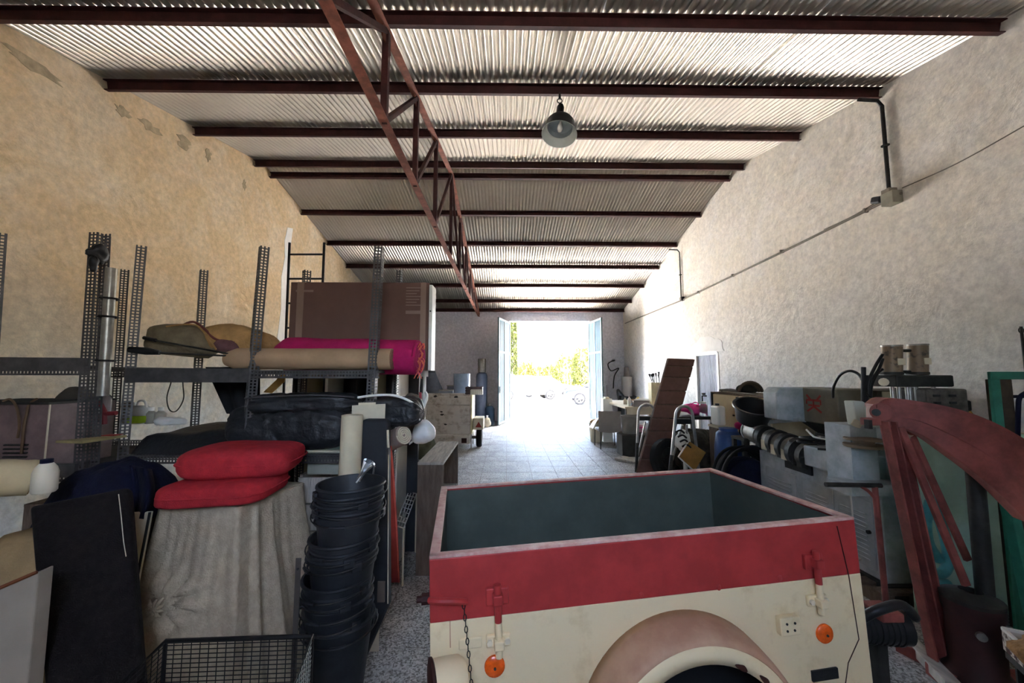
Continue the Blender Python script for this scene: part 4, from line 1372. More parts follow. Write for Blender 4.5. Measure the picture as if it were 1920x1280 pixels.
def heap(cx, cy, rx, ry, z0, h, seed, amp=.25):
    def fn(u, v):
        x = (u - .5) * 2; y = (v - .5) * 2
        e = max(0, 1 - max(abs(x), abs(y)) ** 3)
        z = z0 + h * e ** .6 * (1 + amp * noise.noise(Vector((x * 2.2, y * 2.2, seed)))) - (1 - e) * .12
        return Vector((cx + x * rx, cy + y * ry, z))
    return MB().sheet(fn, 26, 18)


hb = P(195, 930, 2.08)
heap(hb.x + .05, 2.10, .23, .17, hb.z + .02, .15, 3).build('cloth', M_NAVY, nv_, smooth='all', solid=.008)
q = MB().sheet(lambda u, v: P(245 + 38 * u + 6 * math.sin(v * 4), 872 + 8 * u + v * 95, 2.0 + .05 * math.sin(u * 7) - .04 * v), 10, 12)
q.build('hanging_sleeve', M_NAVY, nv_, smooth='all', solid=.008)
st = thing('hidden_crate', 'plain wooden crate under the navy cloth', 'crate', (hb.x, 2.1, 0))
cz_ = hb.z - .0
for k in range(5):
    z0 = cz_ * k / 5
    for yy in (1.96, 2.22):
        MB().bb((hb.x - .26, yy, z0 + .008), (hb.x + .24, yy + .018, z0 + cz_ / 5 - .008)).build('slat', M_WOODD, st, bevel=.002)
for sx in (-.24, .22):
    MB().bb((hb.x + sx, 1.98, 0), (hb.x + sx + .03, 2.22, cz_)).build('post', M_WOODD, st)
MB().bb((hb.x - .26, 1.96, cz_ - .012), (hb.x + .24, 2.24, cz_)).build('lid', M_WOODD, st)
pb = thing('pale_board', 'narrow pale board upright between dark mat and drape', 'board', P(265, 1100, 1.9))
pbx = P(255, 1000, 1.9)
quad_slab(P(238, 962, 1.92), P(281, 960, 1.92), Vector((P(281, 960, 1.92).x - .06, 1.86, 0)), Vector((P(238, 962, 1.92).x - .02, 1.86, 0)), .02, Vector((0, 1, 0))).build('board', M_OFFW, pb, bevel=.003)
MB().tube([P(281, 960, 1.918), Vector((P(281, 960, 1.92).x - .06, 1.858, 0.01))], .006, 6).build('edge_strip', M_BLACK, pb)
wc_ = thing('white_sheet_stack', 'off-white boards standing at the bottom left corner', 'boards', P(20, 1200, 1.35))
pa = [P(-40, 1120, 1.30), P(72, 1072, 1.36)]
quad_slab(pa[0], pa[1], Vector((pa[1].x + .05, pa[1].y - .04, 0)), Vector((pa[0].x + .05, pa[0].y - .04, 0)), .05, Vector((-.1, .99, 0))).build('board', mat('grey_white_board', srgb(150, 142, 128), .9, 0, .08, 4), wc_, bevel=.004)
MB().tube([pa[0] + Vector((0, -.004, .002)), pa[1] + Vector((0, -.004, .002))], .006, 6).build('rust_edge', mat('rust_tape', srgb(110, 62, 36), .8), wc_)
wf = thing('magazine', 'old yellowish magazine lying on top of the navy cloth', 'magazine', P(150, 865, 2.1))
pm_ = [P(100, 872, 2.02), P(190, 845, 2.15), P(235, 852, 2.2), P(150, 875, 2.0)]
zc = max(p.z for p in pm_) + .015
MB().add([(p.x, p.y, zc + .05) for p in pm_] + [(p.x, p.y, zc + .062) for p in pm_], [(0, 1, 2, 3), (7, 6, 5, 4), (0, 4, 5, 1), (1, 5, 6, 2), (2, 6, 7, 3), (3, 7, 4, 0)]).build('pages', mat('yellow_paper', srgb(150, 138, 96), .9), wf)
MB().box((pm_[2].x - .06, pm_[2].y - .02, zc + .065), (.07, .05, .004)).build('red_label', mat('label_red', srgb(140, 44, 36), .8), wf)

# wire crate at the bottom
wr = thing('wire_crate', 'black wire mesh crate on the floor under the drape', 'crate', (-.95, 1.35, 0))
wq = [Vector(p) for p in ((-1.20, 1.22, 0), (-.66, 1.28, 0), (-.72, 1.52, 0), (-1.24, 1.50, 0))]
WZ0, WZ1 = 0.38, 0.63
M_WIRE = mat('black_wire', srgb(38, 38, 38), .5, .5, .2, 9)
MB().tube([p + Vector((0, 0, WZ1)) for p in wq], .008, 6, closed=True).tube([p + Vector((0, 0, WZ0)) for p in wq], .006, 6, closed=True).build('frame', M_WIRE, wr)
for s in range(4):
    q = MB()
    a, b = wq[s], wq[(s + 1) % 4]
    for k in range(1, 16):
        z = WZ0 + (WZ1 - WZ0) * k / 16
        q.tube([a + Vector((0, 0, z)), b + Vector((0, 0, z))], .002, 4)
    n = int((b - a).length / .03)
    for k in range(n + 1):
        p = a.lerp(b, k / n)
        q.tube([p + Vector((0, 0, WZ0)), p + Vector((0, 0, WZ1))], .002, 4)
    q.build('mesh_side', M_WIRE, wr)
q = MB()
for k in range(15):
    q.tube([wq[0].lerp(wq[1], k / 14) + Vector((0, 0, WZ0)), wq[3].lerp(wq[2], k / 14) + Vector((0, 0, WZ0))], .002, 4)
q.build('mesh_bottom', M_WIRE, wr)
for p in wq:
    MB().tube([p, p + Vector((0, 0, WZ1))], .007, 6).build('leg', M_WIRE, wr)
MB().box(wq[0].lerp(wq[1], .62) + Vector((0, -.006, WZ1 - .06)), (.03, .006, .035)).build('tag', M_OFFW, wr)
pk = thing('pink_card_sheet', 'pinkish card sheet wedged in the corner of the wire crate', 'card', (-.72, 1.38, WZ0))
ca, cb_, cc = wq[1] + Vector((-.012, .012, WZ1 - .02)), wq[1] + Vector((-.012, .012, WZ0 + .005)), wq[1] + Vector((-.09, .03, WZ0 + .005))
MB().prism([(0, 0), (1, 0), (0, 1)], lambda a, b, t: cb_ + (ca - cb_) * a + (cc - cb_) * b + Vector((0, t, 0)), 0, .005).build('sheet', mat('pink_card', srgb(176, 140, 130), .9), pk)
MB().tube([ca, cc], .003, 5).build('torn_edge', M_OFFW, pk)
bxw = thing('crate_stand', 'low dark carton under the wire crate', 'box', (-.95, 1.36, 0))
MB().prism([(-1.17, 1.25), (-.70, 1.30), (-.75, 1.49), (-1.2, 1.47)], lambda a, b, t: (a, b, t), 0, WZ0 - .012).build('body', mat('dark_carton', srgb(58, 50, 44), .9), bxw, bevel=.004)
MB().prism([(-1.17, 1.35), (-.72, 1.38), (-.725, 1.40), (-1.175, 1.37)], lambda a, b, t: (a, b, t), WZ0 - .012, WZ0 - .010).build('tape', M_TAPE, bxw)
sp_ = thing('steel_strip', 'thin upright steel strip in front of the bucket stack', 'strip', (-.86, 1.56, 0))
MB().bb((-.835, 1.60, 0), (-.815, 1.604, .87)).build('strip', mat('dull_strip', srgb(92, 86, 80), .5, .4), sp_)
MB().cyl((-.825, 1.598, .83), (-.825, 1.602, .83), .005, n=8).build('hole_mark', M_BLACK, sp_)

# ================================================================== buckets
rims = [.40, .45, .50, .55, .60, .72, .755, .79, .93, .97, 1.01, 1.045]
bpx = [(.0, 0), (-.01, 0), (-.012, 0), (-.016, .0), (-.02, 0), (.0, 0), (.006, 0), (.012, 0), (.02, 0), (.024, 0), (.028, 0), (.034, 0)]
bb_ = P(632, 1240, 2.02)
prot = None
for i, (rz_, off) in enumerate(zip(rims, bpx)):
    ords = ['bottom', 'second', 'third', 'fourth', 'fifth', 'sixth', 'seventh', 'eighth', 'ninth', 'tenth', 'eleventh', 'top']
    lab = 'black rubber bucket, %s from the floor in the tall stack' % ords[i]
    if i == 0:
        lab = 'black rubber bucket at the bottom of the tall stack'
    if i == len(rims) - 1:
        lab = 'open black rubber bucket on top of the tall stack'
    loc = Vector((bb_.x + off[0], 2.04, rz_ - .40))
    if prot is None:
        prot = thing('rubber_bucket', lab, 'bucket', loc, 'black buckets nested in one tall stack')
        pf = [(0, .004), (.108, .004), (.112, 0), (.114, .01), (.156, .385), (.164, .386), (.168, .392), (.166, .4), (.156, .4), (.152, .392), (.111, .012), (0, .012)]
        MB().lathe(pf, loc, 32).build('body', M_BUCKET, prot, smooth=True)
        MB().lathe([(.155, .33), (.163, .332), (.163, .34), (.156, .342)], loc, 32).build('rib', M_BUCKET, prot, smooth=True)
        for s in (-1, 1):
            MB().box(loc + Vector((.17 * s, 0, .36)), (.014, .05, .04)).build('handle_lug', M_BUCKET, prot, bevel=.004)
        hp = [loc + Vector((math.cos(t) * .178, -math.sin(t) * .172, .365 - .02 * math.sin(t))) for t in [j * math.pi / 16 for j in range(17)]]
        MB().tube(hp, .0032, 6).build('wire_handle', M_DKM, prot)
        MB().tube(hp[7:10], .008, 8).build('grip', M_BUCKET, prot)
        prot.rotation_euler = (0, 0, R(20))
    else:
        r_ = dup(prot, loc, lab)
        r_.rotation_euler = (R(random.uniform(-1, 1)), R(random.uniform(-1, 1)), R(random.uniform(-70, 60)))
jr = thing('plastic_funnel', 'clear plastic funnel standing in the top bucket', 'funnel', P(690, 900, 2.0))
MB().tube([P(668, 905, 1.98), P(697, 868, 2.02), P(702, 874, 2.02), P(700, 888, 2.03)], .005, 6).build('rod', M_STEEL, jr)
MB().lathe([(.012, 0), (.014, .05), (.03, .10), (.031, .105)], P(672, 900, 2.0), 16, Euler((0, R(30), 0)).to_matrix()).build('cone', M_GLASS, jr, smooth=True)

# rolls and mats standing behind the buckets
cr_ = thing('cream_foam_roll', 'cream foam roll standing upright behind the buckets', 'roll', (-.9, 2.22, 0))
a, b = Vector((P(650, 890, 2.24).x, 2.24, 0)), P(661, 778, 2.24)
q, X_, Y_, D_ = roll(a, b, .058, .03)
q.build('foam', mat('cream_foam', srgb(216, 204, 172), .95, 0, .06, 6), cr_, smooth=True)
spiral(b, X_, Y_, D_, .01, .052, 4, .003, .003).build('rolled_end', M_OFFW, cr_, smooth=True)
cs = thing('cream_cardboard_sheet', 'cream card sheets leaning behind the foam roll', 'card', (-.85, 2.36, 0))
for k, (pa_, pb_, m_) in enumerate(((P(660, 760, 2.37), P(722, 757, 2.37), M_OFFW), (P(672, 755, 2.385), P(704, 754, 2.385), mat('pale_card', srgb(224, 214, 184), .9)))):
    quad_slab(pa_, pb_, Vector((pb_.x, pb_.y - .0, 0)), Vector((pa_.x, pa_.y, 0)), .008, Vector((0, 1, 0))).build('sheet', m_, cs)
dm = thing('black_rubber_mat', 'tall black rubber mat folded upright behind the buckets', 'mat', (-.87, 2.3, 0))
# rounded slab
xm0, xm1 = P(672, 900, 2.30).x, P(727, 900, 2.30).x
zt2 = P(700, 785, 2.30).z
pl = [(xm0, 0), (xm1 - .10, 0), (xm1 + .03, .30), (xm1, zt2 - .05)] + [(xm1 - .03 + .03 * math.cos(t), zt2 - .04 + .04 * math.sin(t)) for t in (.3, .8, 1.3)] + [(xm0 + .03, zt2), (xm0 + .01, zt2 - .02)]
MB().prism(pl, lambda a, b, t: (a, t, b), 2.27, 2.34).build('mat', mat('charcoal_rubber', srgb(44, 45, 48), .6, 0, .15, 10), dm, bevel=.012, smooth=True)
MB().tube([(xm1 + .002, 2.268, zt2 - .06), (xm1 + .008, 2.268, zt2 - .16)], .007, 6).tube([(xm1 + .010, 2.268, zt2 - .2), (xm1 + .028, 2.268, .32)], .003, 6).build('worn_edge', M_OFFW, dm)
MB().bb((xm1 - .03, 2.262, .33), (xm1 + .01, 2.27, .44)).build('label', mat('foil_label', srgb(120, 108, 98), .4, .3), dm)
rs_ = thing('red_strap', 'red strap hanging down beside the black rubber mat', 'strap', (-.83, 2.7, 0))
pth = smooth_path([P(724, 790, 2.5), P(727, 830, 2.5), P(731, 880, 2.5), P(735, 960, 2.5), P(738, 1030, 2.6), PZ(741, 1092, .005)])
q = MB()
sec = []
for i, p in enumerate(pth):
    t = i / (len(pth) - 1)
    wd = .016 + .018 * t
    sec.append([p + Vector((-wd, 0, 0)), p + Vector((wd, 0, .002)), p + Vector((wd, .008, 0)), p + Vector((-wd, .008, 0))])
q.rings(sec)
q.build('webbing', mat('strap_red', srgb(196, 74, 66), .8), rs_, smooth=True)
MB().tube([p + Vector((.01 + .02 * i / len(pth), -.003, 0)) for i, p in enumerate(pth)], .003, 5).build('edge_stitch', M_CORAL, rs_)
cp = thing('carpet_roll', 'pinkish grey carpet roll jutting out below the black sack', 'carpet roll', (-.8, 2.5, .95))
a, b = Vector((-1.05, 2.78, 1.03)), P(757, 815, 2.5)
q, X_, Y_, D_ = roll(a, b, .062, .04)
q.build('carpet', mat('carpet_grey_pink', srgb(162, 142, 132), .95, 0, .12, 16), cp, smooth=True)
spiral(b, X_, Y_, D_, .008, .058, 4, .004, .006).build('rolled_end', M_OFFW, cp, smooth=True)
wbg = thing('white_plastic_bag', 'white plastic bag hanging at the rack end', 'bag', P(795, 820, 2.75))
MB().blob(P(793, 808, 2.75), (.075, .06, .075), amp=.3, fr=9, seed=13, e=.8).build('bag', mat('thin_white_plastic', srgb(236, 236, 232), .4, 0, .04, 9), wbg, smooth='all')
MB().tube(smooth_path([P(785, 792, 2.72), P(790, 770, 2.74), P(800, 745, 2.78), P(798, 735, 2.8)]), [.02] * 6 + [.014] * 6 + [.01] * 7, 8).build('neck', M_WHITE, wbg, smooth='all')
mb_ = thing('brown_sack', 'dark brown sack hanging behind the white bag', 'sack', P(778, 780, 2.85))
MB().blob(P(775, 775, 2.88), (.085, .08, .14), amp=.22, fr=8, seed=17, e=.8).build('sack', mat('brown_sack', srgb(104, 96, 88), .8, 0, .15, 9, .01), mb_, smooth='all')
MB().tube([P(788, 735, 2.8), P(789, 770, 2.8), P(783, 795, 2.79)], .010, 6).build('red_ribbon', mat('ribbon_red', srgb(150, 60, 70), .7), mb_)
xx = P(798, 720, 3.0).x
MB().cyl((xx, 2.96, 1.12), (xx, 2.96, P(798, 706, 2.96).z), .012, n=10).build('white_pole', M_WHITE, rk)
MB().cyl((xx, 2.96, P(798, 706, 2.96).z), (xx, 2.96, P(798, 680, 2.96).z), .027, n=16).build('white_sleeve', M_WHITE, rk)
MB().beam((-.84, 2.97, 1.13), (xx, 2.97, 1.13), .02, .02).build('bracket', M_GALV, rk)
# stacked green-grey drawers/boxes under the bundle
for k, (pa_, pb_, y0, y1, m_, lab) in enumerate((((575, 890), (655, 848), 2.48, 2.9, mat('grey_green_box', srgb(150, 152, 138), .7), 'grey green plastic box on the shelf behind red cushion'),
                                               ((590, 852), (650, 822), 2.50, 2.9, mat('dark_green_box', srgb(84, 92, 80), .7), 'dark green flat box stacked behind red cushion'))):
    t_ = thing('storage_box', lab, 'box', P(pa_[0], pa_[1], y0))
    a, b = P(pa_[0], pa_[1], y0), P(pb_[0], pb_[1], y0)
    MB().bb((a.x, y0, a.z), (b.x, y1, b.z)).build('body', m_, t_, bevel=.006)
    MB().bb((a.x - .006, y0 - .006, b.z), (b.x + .006, y1 + .006, b.z + .014)).build('lid', M_OFFW if k == 0 else m_, t_, bevel=.004)
lsh = thing('shelf_crate', 'grey crate carrying the storage boxes inside the rack', 'crate', (-1.2, 2.7, .30))
a, b = P(560, 890, 2.48), P(665, 890, 2.48)
for k in range(4):
    z0 = .305 + (a.z - .31) * k / 4
    MB().bb((a.x, 2.48, z0), (b.x, 2.495, z0 + (a.z - .31) / 4 - .012)).build('slat', M_WOOD, lsh)
    MB().bb((a.x, 2.88, z0), (b.x, 2.895, z0 + (a.z - .31) / 4 - .012)).build('slat', M_WOOD, lsh)
for xx in (a.x, b.x - .02):
    MB().bb((xx, 2.495, .302), (xx + .02, 2.88, a.z - .004)).build('end_panel', M_WOOD, lsh)

# standing open box by the trailer
wx = thing('open_wooden_box', 'tall grey wooden box standing beside the trailer, open on one side', 'box', (-.62, 3.6, 0))
zB = P(800, 866, 3.2).z
xa, xb = P(783, 868, 3.2).x, P(832, 868, 3.2).x
yb_, ye = 3.2, 4.15
MB().bb((xa, yb_, 0), (xb, yb_ + .022, zB - .022)).build('front_board', M_WOODD, wx, bevel=.003)
MB().bb((xa, ye - .022, 0), (xb, ye, zB - .022)).build('end_board', M_WOODD, wx, bevel=.003)
MB().bb((xa, yb_ + .022, 0), (xa + .018, ye - .022, zB - .022)).build('back_board', M_WOODD, wx, bevel=.003)
for k in range(2):
    w2 = (xb - xa) / 2
    MB().bb((xa + k * w2 + .001, yb_ - .006, zB - .022), (xa + (k + 1) * w2 - .001, ye, zB)).build('top_plank', M_WOOD, wx, bevel=.003)  # lighter wood than the sides, light on the top put into the colour
for z in (.06, .44):
    MB().bb((xa + .018, yb_ + .022, z), (xb - .004, ye - .022, z + .018)).build('shelf', M_WOOD, wx)
gr_ = thing('wire_grille', 'white wire grille leaning beside the red strap', 'grille', P(755, 985, 3.1))
g0, g1, g2, g3 = P(742, 985, 3.1), P(757, 990, 3.05), P(781, 925, 3.6), P(766, 922, 3.65)
q = MB()
for k in range(9):
    q.tube([g0.lerp(g3, k / 8), g1.lerp(g2, k / 8)], .004, 5)
for k in range(4):
    q.tube([g0.lerp(g1, k / 3), g3.lerp(g2, k / 3)], .004, 5)
q.build('grille', M_WHITE, gr_)
MB().tube([g1, g1 - Vector((0, 0, g1.z - .005))], .008, 6).tube([g2, Vector((g2.x, g2.y, .005))], .008, 6).build('leg', M_OFFW, gr_)
jk = thing('scrap_heap_box', 'low dark crate of metal scraps behind the open wooden box', 'crate', P(760, 890, 4.0))
c = PZ(752, 880, .35)
for s in (-1, 1):
    MB().bb((c.x - .22, c.y + s * .2 - .01, 0), (c.x + .22, c.y + s * .2 + .01, .36)).build('side', M_DKM, jk)
    MB().bb((c.x + s * .22 - .01, c.y - .2, 0), (c.x + s * .22 + .01, c.y + .2, .36)).build('side', M_DKM, jk)
q = MB()
for k in range(22):
    p = Vector((c.x + random.uniform(-.18, .18), c.y + random.uniform(-.16, .16), random.uniform(.1, .36)))
    dd = Vector((random.uniform(-1, 1), random.uniform(-1, 1), random.uniform(-.3, .6))).normalized() * random.uniform(.05, .14)
    q.tube([p - dd, p + dd], random.uniform(.006, .014), 6)
o = q.build('scrap_pieces', M_STEEL, jk)
o['kind'] = 'stuff'
gs = thing('green_sack', 'olive green sack slumped on the floor by the wooden cart', 'sack', PZ(795, 850, 0))
c = PZ(790, 872, 0)
MB().blob((c.x - .12, c.y + .5, .22), (.26, .2, .23), amp=.3, fr=5, seed=41, e=.8, flat=.95).build('sack', mat('olive_sack', srgb(96, 98, 80), .9, 0, .2, 9), gs, smooth='all')
MB().tube(smooth_path([(c.x - .2, c.y + .33, .38), (c.x - .1, c.y + .3, .40), (c.x + .0, c.y + .34, .37)]), .01, 6).build('tie', M_OFFW, gs)

# ================================================================== far end, left of the gate
M_CARTM = mat('cart_frame', srgb(96, 88, 80), .7, .3)
ca_ = thing('plank_cart', 'weathered white plank cart with a red warning triangle', 'cart', (-1.2, 8.7, 0))
cy0, cy1 = 8.35, 9.6
cx0, cx1 = P(795, 800, cy0).x, P(881, 800, cy0).x
zb_, zt_c = P(840, 832, cy0).z, P(840, 741, cy0).z
npl = 5
for k in range(npl):
    z0 = zb_ + (zt_c - zb_) * k / npl
    z1 = zb_ + (zt_c - zb_) * (k + 1) / npl - .018
    MB().bb((cx0 - .6, cy0 + .004 * (k % 2), z0), (cx1, cy0 + .03, z1)).build('plank', M_PLY, ca_, bevel=.005)
    MB().bb((cx1 - .03, cy0 + .034, z0), (cx1, cy1, z1)).build('side_plank', M_PLY, ca_, bevel=.005)
    MB().bb((cx0 - .6, cy1 - .03, z0), (cx1 - .03, cy1, z1)).build('plank', M_PLY, ca_, bevel=.005)
MB().bb((cx0 - .6, cy0 + .04, zb_ + .1), (cx1 - .04, cy1 - .04, zb_ + .14)).build('bed', M_PLY, ca_)
MB().box((cx1 - .12, cy0 - .008, zb_ + .07), (.11, .014, .10)).build('rust_plate', M_RUST, ca_)
for k, (u, v, s) in enumerate(((-.62, .66, .03), (-.6, .6, .04), (-.52, .40, .03), (-.3, .97, .04), (-.75, .98, .04))):
    MB().blob((cx1 + u, cy0 - .002, zb_ + (zt_c - zb_) * v), (s, .004, s * .5), amp=.7, fr=25, seed=k, nu=14, nv=8).build('stain', M_DKM, ca_)
wcx = P(898, 830, cy0 + .15).x
MB().bb((wcx - .12, cy0 + .02, P(898, 806, cy0).z), (wcx + .10, cy0 + .5, P(898, 784, cy0).z)).build('fender', M_OFFW, ca_, bevel=.02)
tz = P(898, 801, cy0).z
MB().prism([(wcx - .07, tz), (wcx + .07, tz), (wcx, tz + .12)], lambda a, b, t: (a, t, b), cy0 + .0, cy0 + .019).build('warning_triangle', mat('triangle_red', srgb(150, 50, 36), .5), ca_)
WR = .21
wcz = WR
MYX = Euler((0, R(90), 0)).to_matrix()
wh = MB().lathe([(.05, -.055), (.13, -.06), (WR - .02, -.06), (WR, -.035), (WR, .035), (WR - .02, .06), (.13, .06), (.05, .055)], (wcx, cy0 + .25, wcz), 30, MYX).build('wheel', M_RUBBER, ca_, smooth=True)
MB().lathe([(.0, .03), (.05, .05), (.12, .03), (.14, .062)], (wcx, cy0 + .25, wcz), 24, MYX).build('hub', M_STEEL, wh, smooth=True)
MB().bb((cx0 - .3, cy0 + .21, wcz - .03), (wcx, cy0 + .29, wcz + .03)).build('axle', M_CARTM, ca_)
MB().tube([(cx0 - .5, cy0 + .1, 0), (cx0 - .5, cy0 + .1, zb_)], .025, 8).build('stand_leg', M_CARTM, ca_)
M_PALEC = mat('pale_yellow_box', srgb(226, 216, 176), .8)
lb_ = thing('tilted_pale_panel', 'pale sunlit panel standing against the side of the cart', 'panel', (cx1 + .1, 9.0, 0))
pz = [P(881, 752, cy0 + .1), P(902, 738, cy0 + .1)]
MB().beam((cx1 + .022, cy0 + .35, .30), (cx1 + .022, cy0 + .35, 1.14), .03, .62, (0, 1, 0)).build('panel', M_PALEC, lb_, bevel=.004)
for s in (-.25, .25):
    MB().bb((cx1 + .01, cy0 + .35 + s - .02, 0), (cx1 + .035, cy0 + .35 + s + .02, .30)).build('leg', M_WOOD, lb_)

zc0 = zt_c
# things riding on the cart / behind it
dm_ = thing('blue_grey_drum', 'blue grey drum standing behind the plank cart', 'drum', (P(865, 720, 10.2).x, 10.2, 0))
c = Vector((P(866, 720, 10.2).x, 10.2, 0))
zt_d = P(866, 700, 10.2).z
MB().lathe([(0, 0), (.20, 0), (.215, .02), (.215, zt_d * .32), (.222, zt_d * .335), (.215, zt_d * .35), (.215, zt_d * .66), (.222, zt_d * .675), (.215, zt_d * .69), (.215, zt_d - .03), (.222, zt_d - .01), (.215, zt_d), (.2, zt_d - .02), (0, zt_d - .02)], c, 32).build('shell', M_GBLUE, dm_, smooth=True)
MB().cyl(c + Vector((.1, 0, zt_d - .02)), c + Vector((.1, 0, zt_d)), .03, n=12).build('bung', M_DKM, dm_)
for k, (px_, py0, py1, Y_, r_, lab) in enumerate(((904, 694, 670, 12.2, .15, 'tall blue grey gas bottle beside the gate leaf'),)):
    zt2 = P(904, 672, 12.2).z
    c = Vector((P(903, 700, 12.2).x, 12.3, 0))
    h = zt2
    gb = thing('gas_bottle', lab, 'gas bottle', c)
    hb_ = P(904, 698, 12.2).z
    MB().lathe([(0, 0), (.17, 0), (.18, .04), (.18, hb_ - .12), (.15, hb_ - .03), (.08, hb_ + .01), (0, hb_ + .02)], c, 28).build('body', mat('gas_blue', srgb(116, 128, 150), .5), gb, smooth=True)
    MB().lathe([(.12, hb_), (.13, hb_ + .02), (.13, h - .03), (.12, h), (.11, h - .03), (.11, hb_ + .02)], c, 24).build('collar', M_STEEL, gb, smooth=True)
    MB().cyl(c + Vector((0, 0, hb_)), c + Vector((0, 0, h - .1)), .035, n=12).build('valve', M_STEEL, gb)
g2 = thing('small_gas_bottle', 'squat dark gas bottle in front of the tall one', 'gas bottle', (P(915, 760, 12.3).x, 12.2, 0))
c = Vector((P(918, 760, 12.0).x, 12.15, 0))
MB().lathe([(0, 0), (.14, 0), (.15, .04), (.15, .5), (.1, .58), (0, .6)], c, 24).build('body', mat('dark_teal_metal', srgb(60, 80, 100), .5), g2, smooth=True)
MB().cyl(c + Vector((0, 0, .59)), c + Vector((0, 0, .68)), .04, n=12).build('valve', M_STEEL, g2)
bs = thing('plastic_crate', 'dark slatted fruit crate on the cart end', 'crate', (P(888, 730, 8.9).x, 8.9, zc0))
c0, c1_ = P(874, 735, 8.9), P(910, 720, 8.9)
z0 = zc0 + .004
hC = .17
X0, X1 = c0.x, c1_.x - .06
M_CRATE = mat('crate_brown', srgb(96, 80, 84), .7)
for k in range(3):
    z = z0 + k * hC / 3
    for yy in (8.7, 9.08):
        MB().bb((X0, yy, z), (X1, yy + .012, z + hC / 3 - .014)).build('slat', M_CRATE, bs)
    for xx in (X0, X1 - .012):
        MB().bb((xx, 8.712, z), (xx + .012, 9.08, z + hC / 3 - .014)).build('slat', M_CRATE, bs)
MB().bb((X0, 8.7, z0 - .003), (X1, 9.09, z0)).build('base', M_CRATE, bs)
for xx in (X0 + .014, X1 - .04):
    for yy in (8.714, 9.05):
        MB().bb((xx, yy, z0), (xx + .026, yy + .026, z0 + hC)).build('corner_post', M_CRATE, bs)
wbk = thing('white_wire_basket', 'small white wire basket beside the fruit crate', 'basket', (X1 - .1, 8.55, zc0))
q = MB()
for k in range(5):
    z = zc0 + .01 + k * .025
    q.tube([(X1 - .24, 8.46, z), (X1 + .02, 8.46, z), (X1 + .02, 8.66, z), (X1 - .24, 8.66, z)], .005, 5, closed=True)
q.build('rings', M_WHITE, wbk)
q = MB()
for k in range(7):
    x = X1 - .24 + .26 * k / 6
    q.tube([(x, 8.46, zc0 + .11), (x, 8.46, zc0 + .01), (x, 8.66, zc0 + .01), (x, 8.66, zc0 + .11)], .004, 5)
q.build('uprights', M_WHITE, wbk)
sk2 = thing('tall_dark_sack', 'tall dark pointed sack against the grey end wall', 'sack', (P(815, 730, 11.8).x, 11.9, 0))
c = Vector((P(812, 730, 11.9).x, 12.2, 0))
ztt = P(805, 672, 12.0).z
rs = []
for j in range(12):
    t = j / 11
    rr = .52 * (1 - t) ** .8 + .07
    rs.append([c + Vector((math.cos(a) * rr * (1 + .15 * noise.noise(Vector((a, t * 3, 0)))) - .25 * t, math.sin(a) * rr * .7, ztt * t)) for a in [i * math.pi / 10 for i in range(20)]])
MB().rings(rs).build('sack', mat('slate_sack', srgb(92, 98, 108), .9, 0, .15, 6), sk2, smooth='all')
MB().tube(arc(c + Vector((-.2, 0, ztt * .8)), .2, 0, 2 * math.pi, 18, 'xy'), .012, 6).build('cord', M_DKM, sk2)
for k, (px_, dx, h, lab) in enumerate(((838, .2, .3, 'grey crate behind the plank cart near the tall sack'), (845, .12, .5, 'dark narrow box between the tall sack and drum'))):
    c = P(px_, 735, 11.0)
    t_ = thing('grey_box', lab, 'box', (c.x, 11.0, 0))
    zz = P(px_, 732 - k * 8, 11.0).z
    MB().bb((c.x - dx, 10.8 + k * .3, 0), (c.x + dx, 11.0 + k * .3, zz)).build('body', mat('slate_box%d' % k, srgb(118 - 30 * k, 122 - 30 * k, 130 - 28 * k), .7), t_, bevel=.01)
    MB().bb((c.x - dx - .01, 10.79 + k * .3, zz), (c.x + dx + .01, 11.01 + k * .3, zz + .03)).build('lid', M_STEEL, t_, bevel=.006)
bt_ = thing('small_white_bag', 'small whitish bag on the floor by the gate leaf', 'bag', (P(917, 785, 11.6).x, 11.6, 0))
c = PZ(917, 790, 0)
MB().blob((c.x, 11.75, .13), (.11, .10, .14), amp=.3, fr=8, seed=3, flat=.95, e=.8).build('bag', M_OFFW, bt_, smooth='all')
MB().cyl((c.x, 11.75, .25), (c.x, 11.75, .34), .02, .035, n=10).build('neck', M_WHITE, bt_)

# ================================================================== far end, right of the gate
ch = thing('grey_chair', 'grey chair with folded sheet over it near the gate', 'chair', (P(1143, 838, 8.3).x, 8.5, 0))
y0 = 8.25
xl, xr = P(1123, 780, y0).x, P(1164, 780, y0).x
zt1, zb1 = P(1143, 771, y0).z, P(1143, 810, y0).z
M_CHG = mat('chair_grey', srgb(166, 158, 150), .75, 0, .08, 4)
pr_ = [(xl, zb1 + .02), (xl + .05, zb1), ((xl + xr) / 2, zb1 - .02), (xr - .05, zb1), (xr, zb1 + .02), (xr + .01, zt1), (xl - .01, zt1 + .01)]
MB().prism(pr_, lambda a, b, t: (a, t, b), y0, y0 + .03).build('backrest', M_CHG, ch, bevel=.01, smooth=True)
MB().bb((xl, y0 + .03, zb1 + .0), (xr, y0 + .5, zb1 + .05)).build('seat', M_CHG, ch, bevel=.015, smooth=True)
for sx, sy in ((xl + .04, y0 + .02), (xr - .04, y0 + .02), (xl + .02, y0 + .48), (xr - .02, y0 + .48)):
    MB().tube([(sx, sy, zb1 + .02), (sx + (.01 if sx > (xl + xr) / 2 else -.01), sy, 0)], .010, 8).build('leg', M_DKM, ch)
sh = thing('white_folded_sheet', 'crumpled white sheet draped on the grey chair', 'sheet', ((xl + xr) / 2, y0 + .3, zb1 + .05))
